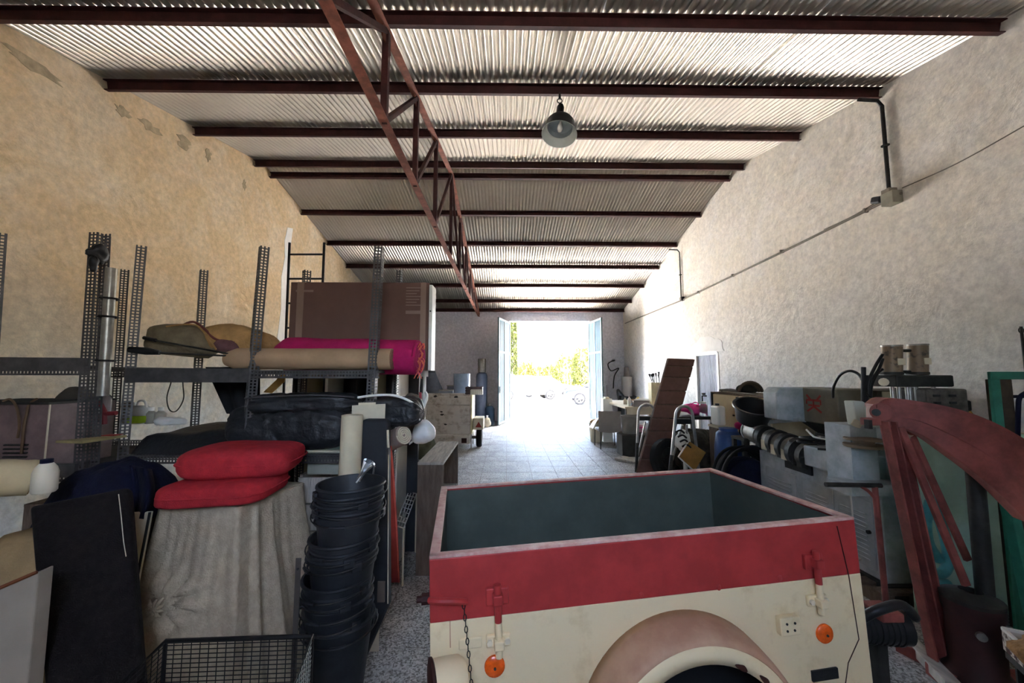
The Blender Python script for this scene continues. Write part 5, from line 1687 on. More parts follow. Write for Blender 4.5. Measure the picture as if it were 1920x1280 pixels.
MB().sheet(lambda u, v: Vector((xl - .12 + u * .38, y0 + .06 + v * .38, zb1 + .055 + .30 * math.sin(u * 2.6) * (1 - .4 * v) + .03 * noise.noise(Vector((u * 6, v * 6, 1))))), 18, 10).build('sheet', M_WHITE, sh, smooth='all', solid=.008)
MB().tube(smooth_path([(xl - .1, y0 + .05, zb1 + .08), (xl + .05, y0 + .04, zb1 + .25), (xl + .2, y0 + .05, zb1 + .36)]), .008, 6).build('hem', M_OFFW, sh, smooth=True)
ob2 = thing('white_carton_small', 'small white carton standing behind the grey chair', 'box', ((xl + xr) / 2, 9.2, 0))
c = P(1138, 755, 9.2)
MB().bb((c.x - .12, 9.1, 0), (c.x + .1, 9.3, c.z + .1)).build('body', M_WHITE, ob2, bevel=.006)
MB().bb((c.x - .06, 9.095, c.z + .1), (c.x + .03, 9.305, c.z + .14)).build('flap', M_OFFW, ob2)
MB().cyl((c.x + .0, 9.2, c.z + .14), (c.x + .0, 9.2, c.z + .42), .006, n=6).build('wire', M_DKM, ob2)
gt = thing('grey_tub', 'pale grey tub on the floor left of the grey chair', 'tub', (P(1118, 790, 9.0).x, 9.0, 0))
c = Vector((P(1121, 790, 9.0).x, 9.2, 0))
MB().lathe([(0, 0), (.13, 0), (.15, .2), (.165, .42), (.17, .44), (.155, .44), (.12, .02)], c, 24).build('body', M_OFFW, gt, smooth=True)
MB().blob(c + Vector((-.02, 0, .42)), (.1, .1, .1), amp=.4, fr=9, seed=2).build('rags', M_TAN, gt, smooth='all')

# workbench by the right wall
wbn = thing('work_bench', 'white-topped work bench crowded with clutter by the side door', 'bench', (3.0, 8.6, 0))
BX0, BX1, BY0, BY1, BZ = 2.42, 3.7, 7.9, 9.9, .92
MB().bb((BX0, BY0, BZ - .04), (BX1, BY1, BZ)).build('top', M_OFFW, wbn, bevel=.006)
for x in (BX0 + .06, BX1 - .06):
    for y in (BY0 + .06, BY1 - .06):
        MB().bb((x - .035, y - .035, 0), (x + .035, y + .035, BZ - .04)).build('leg', M_WOODD, wbn)
MB().bb((BX0 + .05, BY0 + .05, .32), (BX1 - .05, BY1 - .05, .35)).build('shelf', M_WOODD, wbn)
MB().bb((BX0 + .04, BY0 + .02, BZ - .16), (BX1 - .04, BY0 + .04, BZ - .04)).build('apron', M_OFFW, wbn)
bcl = [('white_bottle', 'tall white bottle at the near corner of the bench', 'bottle', 'bot', 1180, 8.1, M_WHITE, .22, .035), ('cream_bottle', 'short cream bottle on the bench', 'bottle', 'bot', 1172, 8.5, M_OFFW, .15, .04),
       ('cyan_ball', 'bright cyan crumpled bag on the bench', 'bag', 'blob', 1191, 8.05, mat('cyan_plastic', srgb(60, 180, 214), .5), .09, .09),
       ('white_cloth_heap', 'white cloth heap at the back of the bench', 'cloth', 'blob', 1207, 8.5, M_WHITE, .12, .2),
       ('grey_tin', 'grey tin box on the near edge of the bench', 'tin', 'box', 1200, 7.98, M_CHG, .12, .16), ('tan_sponge', 'tan sponge among the bench clutter', 'sponge', 'box', 1185, 8.7, M_TAN, .1, .09),
       ('yellow_can', 'yellow can at the far side of the bench', 'can', 'bot', 1196, 9.0, mat('dull_yellow', srgb(190, 160, 80), .5), .16, .05)]
for nm, lab, cat_, kd, px_, Y_, m_, h, r_ in bcl:
    c = Vector((max(BX0 + .08, P(px_, 745, Y_).x), Y_, BZ + .001))
    t_ = thing(nm, lab, cat_, c)
    if kd == 'bot':
        MB().lathe([(0, 0), (r_, 0), (r_, h * .65), (r_ * .4, h * .8), (r_ * .4, h * .85)], c, 18).build('body', m_, t_, smooth=True)
        MB().lathe([(r_ * .45, h * .84), (r_ * .45, h), (0, h)], c, 12).build('cap', M_STEEL, t_)
    elif kd == 'blob':
        MB().blob(c + Vector((0, 0, h * .55)), (r_, r_ * .8, h * .6), amp=.35, fr=9, seed=len(lab), flat=.9).build('heap', m_, t_, smooth='all')
        MB().tube(smooth_path([c + Vector((-r_ * .5, -r_ * .6, h * .6)), c + Vector((0, -r_ * .75, h * .8)), c + Vector((r_ * .5, -r_ * .6, h * .6))]), .006, 6).build('fold', m_, t_)
    else:
        MB().box(c + Vector((0, 0, h / 2)), (r_ * 2, r_, h)).build('body', m_, t_, bevel=.006)
        MB().box(c + Vector((0, 0, h * .96)), (r_ * 2.06, r_ * 1.06, h * .08)).build('lid', M_STEEL if kd == 'box' and 'tin' in nm else m_, t_)
bkt = thing('brush_box', 'cream box full of dark brushes on the bench', 'box', (P(1229, 725, 8.3).x, 8.3, BZ))
c = Vector((P(1231, 725, 8.3).x, 8.35, BZ + .002))
zt3 = P(1230, 717, 8.3).z
MB().bb(c + Vector((-.13, -.1, 0)), Vector((c.x + .13, c.y + .1, zt3))).build('body', M_PALEC, bkt, bevel=.006)
for k in range(7):
    p = Vector((c.x - .1 + .033 * k, c.y + random.uniform(-.06, .06), zt3 - .02))
    q_ = p + Vector((random.uniform(-.05, .05), 0, random.uniform(.12, .2)))
    MB().tube([p, q_], .009, 6).tube([q_, q_ + (q_ - p).normalized() * .07], [.014, .022], 8).build('brush', M_BLACK, bkt)
cu = thing('under_bench_pot', 'grey paint pot on a dark block beside the bench leg', 'pot', (P(1178, 800, 7.7).x, 7.7, 0))
c = Vector((P(1180, 800, 7.7).x, 7.7, 0))
MB().lathe([(0, .42), (.13, .42), (.165, .74), (.17, .75), (.17, .77), (.15, .77), (.12, .45)], c, 24).build('body', mat('dusty_pot', srgb(150, 144, 134), .7), cu, smooth=True)
MB().bb((c.x - .2, 7.52, .0), (c.x + .35, 7.9, .41)).build('plinth_block', mat('dark_block', srgb(70, 68, 66), .8, 0, .2, 6), cu, bevel=.01)
pl_ = thing('floor_plank', 'weathered plank lying under the paint pot block', 'plank', PZ(1185, 862, 0))
a, b = PZ(1160, 858, .02), PZ(1218, 868, .02)
MB().beam(a, b, .3, .035).build('plank', M_WOOD, pl_, bevel=.004)
MB().cyl(a.lerp(b, .1) + Vector((0, 0, .015)), a.lerp(b, .1) + Vector((0, 0, .021)), .01, n=8).build('nail', M_STEEL, pl_)
pkc = thing('pink_folded_cloth', 'pink folded cloth under the bench top', 'cloth', (P(1185, 785, 8.0).x, 8.0, .37))
c = Vector((BX0 + .25, 8.15, .352))
MB().blob(c + Vector((0, 0, .10)), (.2, .18, .10), amp=.15, fr=6, e=.6, flat=.95).build('cloth', mat('pale_pink', srgb(220, 170, 190), .9), pkc, smooth='all')
MB().tube([c + Vector((-.18, -.18, .14)), c + Vector((.18, -.18, .14))], .012, 6).build('fold', M_HOTPINK, pkc)

# hose hung on the end wall, junk in the corner
hz = thing('wall_hose', 'dark hose and hook hanging on the end wall by the corner', 'hose', (P(1150, 700, 13.1).x, 13.1, 1.6))
MB().tube(smooth_path([P(1153, 675, 13.1), P(1140, 682, 13.1), P(1146, 695, 13.1), P(1160, 690, 13.1), P(1152, 705, 13.1), P(1150, 728, 13.1)]), .018, 6).build('hose', M_DKM, hz, smooth='all')
MB().box(P(1150, 676, 13.12), (.06, .04, .06)).build('hook', M_STEEL, hz)
jm = thing('corner_machinery', 'dusty upright motor standing in the far corner', 'motor', (P(1180, 720, 11.8).x, 12.0, 0))
c = Vector((P(1177, 720, 12.0).x, 12.1, 0))
MB().bb((c.x - .25, 11.9, 0), (c.x + .25, 12.3, .9)).build('stand', M_DKM, jm, bevel=.02)
MB().cyl((c.x, 12.1, .9), (c.x, 12.1, 1.5), .16, n=20).build('motor', M_CHG, jm, smooth=True)
MB().cyl((c.x, 12.1, 1.5), (c.x, 12.1, 1.8), .09, .07, n=18).build('head', mat('tan_metal', srgb(116, 106, 100), .6), jm, smooth=True)
MB().tube(smooth_path([(c.x - .15, 11.95, .9), (c.x - .35, 11.9, 1.1), (c.x - .3, 11.95, .7)]), .03, 8).build('hose', M_DKM, jm, smooth='all')

# leaning upholstered lounger
ln = thing('folded_lounger', 'brown padded lounger standing tilted behind the trestles', 'lounger', PZ(1222, 872, 0))
Yl = 6.3
base_l, base_r = P(1196, 880, Yl), P(1247, 880, Yl)
top_l, top_r = P(1254, 671, Yl + .05), P(1304, 673, Yl + .05)
zf = min(base_l.z, base_r.z)
k_ = (0 - top_l.z) / (base_l.z - top_l.z); base_l = top_l.lerp(base_l, k_)
k_ = (0 - top_r.z) / (base_r.z - top_r.z); base_r = top_r.lerp(base_r, k_)
M_LNG = mat('lounger_brown', srgb(112, 84, 76), .85, 0, .12, 8)
segs = [0, .07, .17, .29, .41, .53, .64, .76, .88, 1]
nback = Vector((0, 1, 0))
quad_slab(top_l + Vector((0, .035, 0)), top_r + Vector((0, .035, 0)), base_r + Vector((0, .035, 0)), base_l + Vector((0, .035, 0)), .05, nback).build('frame_board', M_WOODD, ln, bevel=.012, smooth=True)
for i in range(len(segs) - 1):
    t0_, t1_ = segs[i] + .003, segs[i + 1] - .003
    A, B = top_l.lerp(base_l, t0_), top_r.lerp(base_r, t0_)
    C_, D2 = top_r.lerp(base_r, t1_), top_l.lerp(base_l, t1_)
    quad_slab(A, B, C_, D2, .035, nback).build('pad', M_LNG, ln, bevel=.012, smooth=True)

# tubular trestles with bent tops
for k, (pa, pm1, pb, lab) in enumerate((((1193, 885), (1213, 754), (1233, 882), 'bent steel tube trestle standing in front of the padded lounger'), ((1252, 927), (1283, 758), (1315, 925), 'bent steel tube trestle in front of the ochre board'))):
    A, B = PZ(pa[0], pa[1], 0), PZ(pb[0], pb[1], 0)
    Yt = (A.y + B.y) / 2 + .02
    topc = P(pm1[0], pm1[1] + 22, Yt)
    hw = (P(pm1[0] + 16, 760, Yt).x - P(pm1[0], 760, Yt).x)
    t_ = thing('tube_trestle', lab, 'trestle', ((A.x + B.x) / 2, Yt, 0), 'bent tube trestles')
    ap = [topc + Vector((math.cos(a) * hw, 0, math.sin(a) * hw * 1.15)) for a in [math.pi - i * math.pi / 12 for i in range(13)]]
    MB().tube([A, A.lerp(ap[0], .5)], .024, 12).build('leg', M_DKM, t_, smooth=True)
    MB().tube([A.lerp(ap[0], .5)] + ap + [ap[-1].lerp(B, .85)], .02, 12).build('hoop', M_CHROME, t_, smooth=True)
    MB().tube([ap[-1].lerp(B, .85), B], .025, 12).build('leg', M_RUBBER, t_, smooth=True)
    A2, B2 = A + Vector((.1, .35, 0)), B + Vector((-.05, .35, 0))
    mid = topc + Vector((0, .02, -.12))
    MB().tube([mid + Vector((-.02, 0, 0)), A2], .014, 8).build('strut', M_CHROME, t_, smooth=True)
    MB().tube([mid + Vector((.04, 0, 0)), B2], .014, 8).build('strut', M_CHROME, t_, smooth=True)
    MB().box(mid + Vector((-.01, -.01, .05)), (hw * 1.7, .06, .07)).build('bracket', M_BLACK, t_, bevel=.008)

# side table with pink bag
sd = thing('black_leg_table', 'black-legged table carrying the pink bag', 'table', (2.95, 6.3, 0))
ty0, ty1 = 6.35, 7.1
tx0, tx1 = P(1255, 780, ty0).x, P(1338, 780, ty0).x
tzz = P(1300, 781, ty0).z
MB().bb((tx0, ty0, tzz - .05), (tx1, ty1, tzz)).build('top', M_BLACK, sd, bevel=.006)
for x in (tx0 + .03, tx1 - .03):
    for y in (ty0 + .03, ty1 - .03):
        MB().bb((x - .02, y - .02, 0), (x + .02, y + .02, tzz - .05)).build('leg', M_BLACK, sd)
pkb = thing('pink_bag', 'hot pink plastic bag on the black-legged table', 'bag', P(1303, 770, 6.6))
c = Vector((P(1303, 770, 6.6).x, 6.65, tzz))
MB().blob(c + Vector((0, 0, .095)), (.19, .16, .10), amp=.45, fr=8, seed=7, flat=.92).build('bag', M_HOTPINK, pkb, smooth='all')
MB().tube(smooth_path([c + Vector((-.1, -.05, .15)), c + Vector((0, -.08, .22)), c + Vector((.1, -.05, .15))]), .008, 6).build('handle', M_HOTPINK, pkb)
gbt = thing('glass_jar', 'clear plastic jar next to the pink bag', 'jar', (P(1330, 770, 6.5).x, 6.5, tzz))
c = Vector((tx1 - .09, 6.5, tzz))
MB().lathe([(0, 0), (.06, 0), (.065, .02), (.065, .17), (.045, .2), (.045, .22)], c, 20).build('body', M_GLASS, gbt, smooth=True)
MB().lathe([(.048, .2), (.048, .235), (0, .236)], c, 16).build('lid', M_WHITE, gbt, smooth=True)
hk = thing('wall_tap', 'small dark tap on the wall beside the side door', 'tap', PX(1322, 742, XR - .03))
c = PX(1322, 742, XR - .03)
MB().tube([c + Vector((.03, 0, 0)), c + Vector((-.06, 0, 0)), c + Vector((-.06, 0, -.12))], .016, 8).build('spout', M_DKM, hk)
MB().cyl(c + Vector((-.03, 0, .02)), c + Vector((-.03, 0, .06)), .035, n=10).build('knob', M_DKM, hk)

# beige cabinet along the wall with junk on top
bc = thing('beige_cabinet', 'beige two-door cabinet along the wall behind the black tub', 'cabinet', (3.2, 5.0, 0))
bx0, bx1, by0, by1 = 3.0, 3.5, 4.36, 5.62
bzt, bzb = 1.335, .80
M_BEI = mat('beige_laminate', srgb(222, 206, 170), .6, 0, .05, 4)
MB().bb((bx0 + .02, by0, bzb), (bx1, by1, bzt - .02)).build('body', mat('cabinet_side', srgb(190, 174, 144), .7), bc)
MB().bb((bx0 - .01, by0 - .01, bzt - .02), (bx1 + .01, by1 + .01, bzt)).build('top', M_WOODD, bc, bevel=.004)
my_ = PX(1383, 760, bx0).y
for a, b in ((by0 + .01, my_ - .03), (my_ + .03, by1 - .01)):
    dd = MB().bb((bx0, a, bzb + .01), (bx0 + .019, b, bzt - .03)).build('door', M_BEI, bc, bevel=.003)
    MB().cyl((bx0, a + .05, 1.05), (bx0 - .02, a + .05, 1.05), .01, n=8).build('handle', M_DKM, dd)
MB().bb((bx0 - .004, my_ - .03, bzt - .14), (bx0 + .018, my_ + .03, bzt - .04)).build('latch', M_BLACK, bc)
MB().bb((bx0 - .01, by1 - .03, 0), (bx0 + .02, by1 + .01, bzt)).build('corner_post', M_BLACK, bc)
for x, y in ((bx0 + .04, by0 + .05), (bx1 - .04, by0 + .05), (bx1 - .04, by1 - .05)):
    MB().bb((x - .02, y - .02, 0), (x + .02, y + .02, bzb)).build('leg', M_BLACK, bc)
t_ = thing('brown_coil', 'brown coil of hose on top of the beige cabinet', 'coil', (3.22, PX(1402, 730, 3.2).y, bzt))
c = Vector((3.22, PX(1402, 730, 3.22).y, bzt))
q = MB()
for k in range(5):
    r_ = .155 - .02 * k
    q.tube([c + Vector((math.cos(a) * r_, .03 * k - .06 , .02 + abs(math.sin(a)) * r_ * .85)) for a in [j * math.pi / 14 for j in range(15)]], .018, 8)
q.build('hose', mat('brown_hose', srgb(96, 80, 66), .8), t_, smooth='all')
MB().blob(c + Vector((0, .03, .06)), (.12, .1, .07), amp=.3, fr=8).build('core', M_DKM, t_, smooth='all')
t_ = thing('dark_rag_heap', 'dark rag heap at the left end of the beige cabinet', 'rags', (3.15, 5.45, bzt))
MB().blob((3.15, 5.4, bzt + .02), (.1, .2, .03), amp=.4, fr=9).build('rags', M_DKM, t_, smooth='all')
MB().tube([(3.06, 5.5, bzt + .012), (3.06, 4.7, bzt + .012)], .01, 6).build('stick', M_WOOD, t_)
M_BUT = mat('tub_black', srgb(28, 28, 30), .35, 0, .1, 6, spec=.5)
t_ = thing('black_tub', 'black plastic tub tilted against the beige cabinet', 'tub', P(1420, 780, 4.3))
c = P(1411, 786, 4.32)
q = MB()
E_ = Euler((R(22), R(8), R(-30))).to_matrix()
q.lathe([(0, -.02), (.155, -.02), (.165, 0), (.195, .15), (.205, .155), (.205, .17), (.19, .17), (.15, .0)], c, 36, E_)
q.build('body', M_BUT, t_, smooth=True)
MB().lathe([(.20, .148), (.215, .152), (.215, .172), (.205, .176)], c, 36, E_).build('rim', M_BUT, t_, smooth=True)
t2 = thing('tub_stand', 'dark stool under the tilted black tub', 'stool', (c.x, 4.4, 0))
MB().bb((c.x - .12, 4.30, c.z - .24), (c.x + .2, 4.55, c.z - .21)).build('seat', M_DKM, t2)
for sx in (-.1, .18):
    for sy in (4.33, 4.52):
        MB().bb((c.x + sx - .02, sy - .02, 0), (c.x + sx + .02, sy + .02, c.z - .24)).build('leg', M_DKM, t2)
t_ = thing('white_water_can', 'white plastic can between cabinet and black tub', 'canister', P(1366, 785, 4.9))
c = P(1362, 790, 4.95)
MB().bb((c.x - .05, 5.05, c.z - .07), (c.x + .06, 5.25, P(1366, 760, 5.15).z)).build('body', M_WHITE, t_, bevel=.03, seg=3, smooth=True)
MB().cyl((c.x, 5.15, P(1366, 760, 5.15).z), (c.x, 5.15, P(1366, 756, 5.15).z), .025, n=12).build('cap', M_BLACK, t_)
t2 = thing('can_shelf', 'narrow pale plank shelf under the white can', 'shelf', (c.x, 5.15, 0))
MB().bb((c.x - .07, 5.03, c.z - .10), (c.x + .09, 5.28, c.z - .072)).build('board', M_OFFW, t2)
for sx in (-.05, .07):
    MB().bb((c.x + sx - .015, 5.05, 0), (c.x + sx + .015, 5.26, c.z - .10)).build('side', M_WOODD, t2)
t_ = thing('blue_barrel', 'blue plastic barrel between basket and black coil', 'barrel', (P(1365, 820, 4.9).x, 4.95, 0))
c = Vector((P(1366, 820, 4.85).x, 4.85, 0))
zt3 = P(1366, 802, 4.85).z
MB().lathe([(0, 0), (.13, 0), (.15, .03), (.165, zt3 * .3), (.17, zt3 * .5), (.165, zt3 * .75), (.14, zt3 * .93), (.1, zt3 * .97), (0, zt3 * .97)], c, 30).build('body', M_BLUE, t_, smooth=True)
MB().lathe([(.10, zt3 * .96), (.105, zt3 * .97), (.105, zt3), (0, zt3)], c, 24).build('lid', M_BLUE, t_, smooth=True)
t_ = thing('pink_rag', 'bright pink rag tucked beside the grey cylinder machine', 'rag', P(1390, 797, 4.7))
c = P(1390, 798, 4.7)
MB().blob(c, (.07, .06, .045), amp=.5, fr=14, seed=5).build('rag', mat('rag_pink', srgb(200, 50, 110), .9), t_, smooth='all')
MB().tube([c + Vector((.02, 0, -.02)), Vector((c.x + .02, c.y + .05, .9)), Vector((c.x + .02, c.y + .05, 0))], .02, 8).build('peg', M_DKM, t_)
t_ = thing('black_hose_coil', 'big coil of black hose standing on the floor by the machine', 'coil', (P(1398, 870, 4.2).x, 4.2, 0))
c = Vector((P(1400, 850, 4.2).x, 4.25, .42))
q = MB()
for k in range(9):
    r_ = .41 - .018 * (k % 4) - .03 * (k // 4)
    yy = -.14 + .035 * k
    q.tube([c + Vector((math.cos(a) * r_ * .80, yy + .01 * math.sin(3 * a + k), math.sin(a) * r_)) for a in [j * math.pi / 18 for j in range(36)]], .018, 8, closed=True)
q.build('coils', M_RUBBER, t_, smooth='all')
MB().lathe([(0, -.10), (.26, -.10), (.28, 0), (.26, .10), (0, .10)], c, 28, MX).build('core', M_NAVY, t_, smooth=True)
# mesh basket bag with ochre board
t_ = thing('mesh_sack', 'dark netting sack of rags in front of the black-legged table', 'sack', (P(1325, 860, 5.3).x, 5.3, 0))
c = Vector((P(1318, 840, 5.85).x, 5.92, .39))
MB().blob(c, (.38, .3, .385), amp=.2, fr=4, seed=51, nu=40, nv=24, e=.85, flat=.98).build('sack', mat('mottled_net', srgb(70, 64, 56), .8, 0, .5, 9, .02, 25), t_, smooth='all')
q = MB()
for k in range(7):
    a0_ = -1.2 + k * .4
    q.tube([c + Vector((math.sin(a0_) * math.cos(b) * .41, -math.cos(a0_) * math.cos(b) * .31, math.sin(b) * .39)) for b in [-1.2 + j * .2 for j in range(13)]], .006, 5)
for k in range(5):
    b = -.9 + k * .42
    q.tube([c + Vector((math.sin(a0_) * math.cos(b) * .41, -math.cos(a0_) * math.cos(b) * .31, math.sin(b) * .39)) for a0_ in [-1.5 + j * .2 for j in range(16)]], .006, 5)
q.build('net_cords', M_DKM, t_, smooth='all')
t2 = thing('striped_bag', 'black and white striped plastic bag on the mesh sack', 'bag', P(1278, 815, 5.4))
MB().blob(P(1280, 825, 5.35), (.10, .08, .14), Euler((0, R(25), 0)), amp=.35, fr=9, seed=61).build('bag', M_WHITE, t2, smooth='all')
for k in range(4):
    p = P(1274 + k * 4, 810 + k * 9, 5.23)
    MB().tube(smooth_path([p + Vector((-.05, 0, 0)), p + Vector((0, -.03, .03)), p + Vector((.06, -.01, -.01))]), .013, 6).build('stripe', M_BLACK, t2)
MB().tube([P(1284, 840, 5.38), Vector((P(1284, 840, 5.38).x, 5.38, 0))], .03, 8).build('tail', M_WHITE, t2)
t3 = thing('ochre_board', 'square ochre board tilted in front of the mesh sack', 'board', P(1297, 870, 5.0))
pq = [P(1291, 826, 5.22), P(1324, 848, 5.24), P(1302, 884, 5.18), P(1272, 856, 5.16)]
quad_slab(pq[0], pq[1], pq[2], pq[3], .03, Vector((0, 1, 0))).build('board', M_YELLOWB, t3, bevel=.003)
MB().tube([pq[0] + Vector((0, -.004, 0)), pq[3] + Vector((0, -.004, 0)), pq[2] + Vector((0, -.004, 0))], .012, 6).build('white_edge', M_WHITE, t3)
MB().tube([pq[2] + Vector((0, .04, 0)), Vector((pq[2].x, pq[2].y + .06, 0))], .02, 6).build('prop', M_WOODD, t3)
t_ = thing('old_tyre_casing', 'black tyre leaning behind the trestle', 'tyre', (P(1252, 850, 5.9).x, 5.95, 0))
c = Vector((P(1254, 840, 5.95).x, 6.0, .30))
MB().lathe([(.17, -.06), (.2, -.085), (.27, -.085), (.30, -.05), (.30, .05), (.27, .085), (.2, .085), (.17, .06), (.17, -.06)], c, 36, Euler((R(82), 0, R(20))).to_matrix()).build('casing', M_RUBBER, t_, smooth=True)
MB().lathe([(.0, .0), (.16, .0), (.168, .03), (.168, -.03), (.16, -.005), (0, -.005)], c, 30, Euler((R(82), 0, R(20))).to_matrix()).build('rim', M_DKM, t_, smooth=True)

# ================================================================== grey extruder machine
M_GPANEL = mat('machine_panel', srgb(168, 176, 180), .5, 0, .12, 6)
ex = thing('extruder_machine', 'big grey industrial machine with louvred cabinet and barrel', 'machine', (3.1, 3.4, 0))
EX0, EX1, EY0, EY1, EZ = 2.68, 3.55, 2.80, 4.12, .80
MB().bb((EX0, EY0, .12), (EX1, EY1, EZ)).build('cabinet', M_GREYM, ex, bevel=.01)
MB().bb((EX0 - .03, EY0 - .03, 0), (EX1, EY1 + .03, .12)).build('plinth', M_DKM, ex)
for (ya, yb2) in ((2.86, 3.16), (3.20, 3.52), (3.60, 4.02)):
    pn = MB().bb((EX0 - .012, ya, .18), (EX0, yb2, .66)).build('louvre_panel', M_GPANEL, ex, bevel=.004)
    for k in range(11):
        MB().box((EX0 - .018, (ya + yb2) / 2, .24 + k * .032), (.02, (yb2 - ya) * .72, .008), Euler((0, R(35), 0))).build('louvre', M_GREYM, pn)
    MB().cyl((EX0 - .012, ya + .03, .44), (EX0 - .03, ya + .03, .44), .014, n=10).build('lock', M_BLACK, pn)
# light tray box on top of near part
MB().prism([(2.62, 2.95), (2.62, 3.42), (2.72, 3.50), (3.4, 3.50), (3.4, 2.95)], lambda a, b, t: (a, b, t), EZ, EZ + .17).build('tray', M_GREYM, ex, bevel=.01)
MB().bb((2.60, 3.0, EZ + .02), (2.605 + .012, 3.15, EZ + .11)).build('opening', M_BLACK, ex)
MB().bb((2.66, 3.40, EZ - .09), (2.679, 3.72, EZ - .01)).build('opening', M_BLACK, ex)
q = MB()
random.seed(3)
for k in range(14):
    p = Vector((random.uniform(2.68, 2.9), random.uniform(2.98, 3.4), EZ + .18 + random.uniform(0, .06)))
    q.tube(smooth_path([p + Vector((random.uniform(-.2, .2), random.uniform(-.2, .2), random.uniform(-.0, .03))) for _ in range(4)]), .009, 6)
o = q.build('cable_heap', M_BLACK, ex, smooth='all')
o['kind'] = 'stuff'
MB().tube(smooth_path([P(1512, 805, 3.3), P(1522, 815, 3.25), P(1530, 820, 3.2), P(1560, 826, 3.1)]), .008, 6).build('cable', M_WHITE, ex, smooth='all')
MB().tube(smooth_path([(2.58, 2.98, EZ + .12), (2.6, 2.96, EZ - .05), (2.6, 2.95, EZ - .3), (2.56, 2.95, .42), (2.6, 3.05, .36), (2.62, 3.3, .37)]), .006, 6).build('cable', M_WHITE, ex, smooth='all')
# barrel with heater bands reaching away from the tray
ba, bb2 = P(1412, 808, 4.35), P(1535, 862, 3.35)
MB().tube([ba, bb2], .062, 24).build('barrel', M_STEEL, ex, smooth=True)
dv = (bb2 - ba).normalized()
MB().tube([ba - dv * .02, ba + dv * .20], .115, 28).build('motor_end', M_STEEL, ex, smooth=True)
MB().tube([ba - dv * .035, ba - dv * .015], .122, 28).build('end_ring', M_GREYM, ex, smooth=True)
for s, r_, m_ in ((.26, .12, M_DKM), (.36, .10, M_STEEL), (.46, .125, M_DKM), (.52, .10, M_STEEL), (.62, .13, M_DKM), (.68, .105, M_STEEL), (.78, .135, M_DKM), (.9, .12, M_DKM)):
    p = ba.lerp(bb2, s)
    MB().tube([p - dv * .03, p + dv * .03], r_, 28).build('heater_band', m_, ex, smooth=True)
    MB().box(p + Vector((-.09, 0, -.05)), (.03, .07, .10)).build('terminal_box', M_OFFW if m_ is M_STEEL else M_DKM, ex, bevel=.006)
for s in (.5, .8):
    p = ba.lerp(bb2, s)
    MB().bb((p.x - .03, p.y - .03, EZ - .02), (p.x + .03, p.y + .03, p.z - .05)).build('barrel_support', M_GREYM, ex)
MB().beam(P(1425, 792, 4.3), P(1500, 786, 3.8), .05, .04).build('rail', M_GREYM, ex, bevel=.006)
MB().tube(smooth_path([ba + Vector((.03, -.12, .12)), ba + Vector((-.02, -.2, .03)), ba + Vector((.0, -.25, -.2)), ba + Vector((.08, -.3, -.5))]), .012, 8).build('hose', M_CHG, ex, smooth='all')
MB().tube(smooth_path([ba + Vector((.06, -.18, .12)), ba + Vector((.02, -.26, .03)), ba + Vector((.06, -.3, -.2)), ba + Vector((.12, -.35, -.5))]), .012, 8).build('hose', M_CHG, ex, smooth='all')
# hopper / control box
hA, hB = P(1448, 727, 3.9), P(1505, 780, 3.9)
hz0, hz1 = P(1470, 785, 3.9).z, P(1470, 726, 3.9).z
q = MB()
yn = 3.18
xn = P(1560, 750, yn).x + .12
MB().prism([(hA.x, hz0), (hA.x, hz1 - .05), (hA.x + .05, hz1), (hB.x, hz1), (hB.x, hz0 - .03)], lambda a, b, t: (a, t, b), 3.85, 4.05).build('hopper_face', M_GREYM, ex, bevel=.01)
MB().bb((hB.x - .02, 3.45, hz0 - .02), (hB.x + .32, 4.05, hz1)).build('hopper_body', mat('hopper_drab', srgb(116, 110, 94), .6, 0, .15, 6), ex, bevel=.012)
lgc = Vector((hB.x - .022, 3.72, (hz0 + hz1) / 2 + .02))
M_LOGO = mat('logo_red', srgb(150, 52, 46), .7)
lg = MB()
for (a, b, w_) in (((-.05, .07), (-.02, .02), .018), ((.05, .07), (.02, .02), .018), ((-.05, .02), (.05, .02), .02), ((-.05, .02), (-.05, -.02), .016), ((.05, .02), (.05, -.02), .016), ((-.04, -.03), (.04, -.03), .018), ((0, .03), (0, -.04), .018), ((0, -.04), (-.05, -.09), .018), ((0, -.04), (.05, -.09), .018)):
    lg.beam(lgc + Vector((0, -a[0] * 1.7, a[1])), lgc + Vector((0, -b[0] * 1.7, b[1])), .004, w_, (1, 0, 0) if a[0] == b[0] else (0, 0, 1))
lg.build('logo', M_LOGO, ex)
MB().bb((hB.x + .30, 3.4, hz0 - .02), (hB.x + .95, 3.9, hz1 - .01)).build('rear_housing', mat('rear_drab', srgb(96, 92, 82), .7, 0, .2, 6), ex, bevel=.01)
MB().bb((hB.x + .34, 3.394, hz1 - .1), (hB.x + .5, 3.402, hz1 - .02)).build('window', M_OFFW, ex)
q = MB()
q.add([Vector(p) for p in ((hB.x - .0, 3.5, hz0), (hB.x + .3, 3.5, hz0), (hB.x + .3, 4.0, hz0), (hB.x, 4.0, hz0), (hB.x + .06, 3.6, EZ + .22), (hB.x + .16, 3.6, EZ + .22), (hB.x + .16, 3.8, EZ + .22), (hB.x + .06, 3.8, EZ + .22))],
      [(0, 1, 5, 4), (1, 2, 6, 5), (2, 3, 7, 6), (3, 0, 4, 7), (0, 3, 2, 1), (4, 5, 6, 7)])
q.build('hopper_funnel', M_DKM, ex)
MB().bb((hB.x + .04, 3.58, EZ), (hB.x + .2, 3.82, EZ + .22)).build('feed_block', M_DKM, ex, bevel=.01)
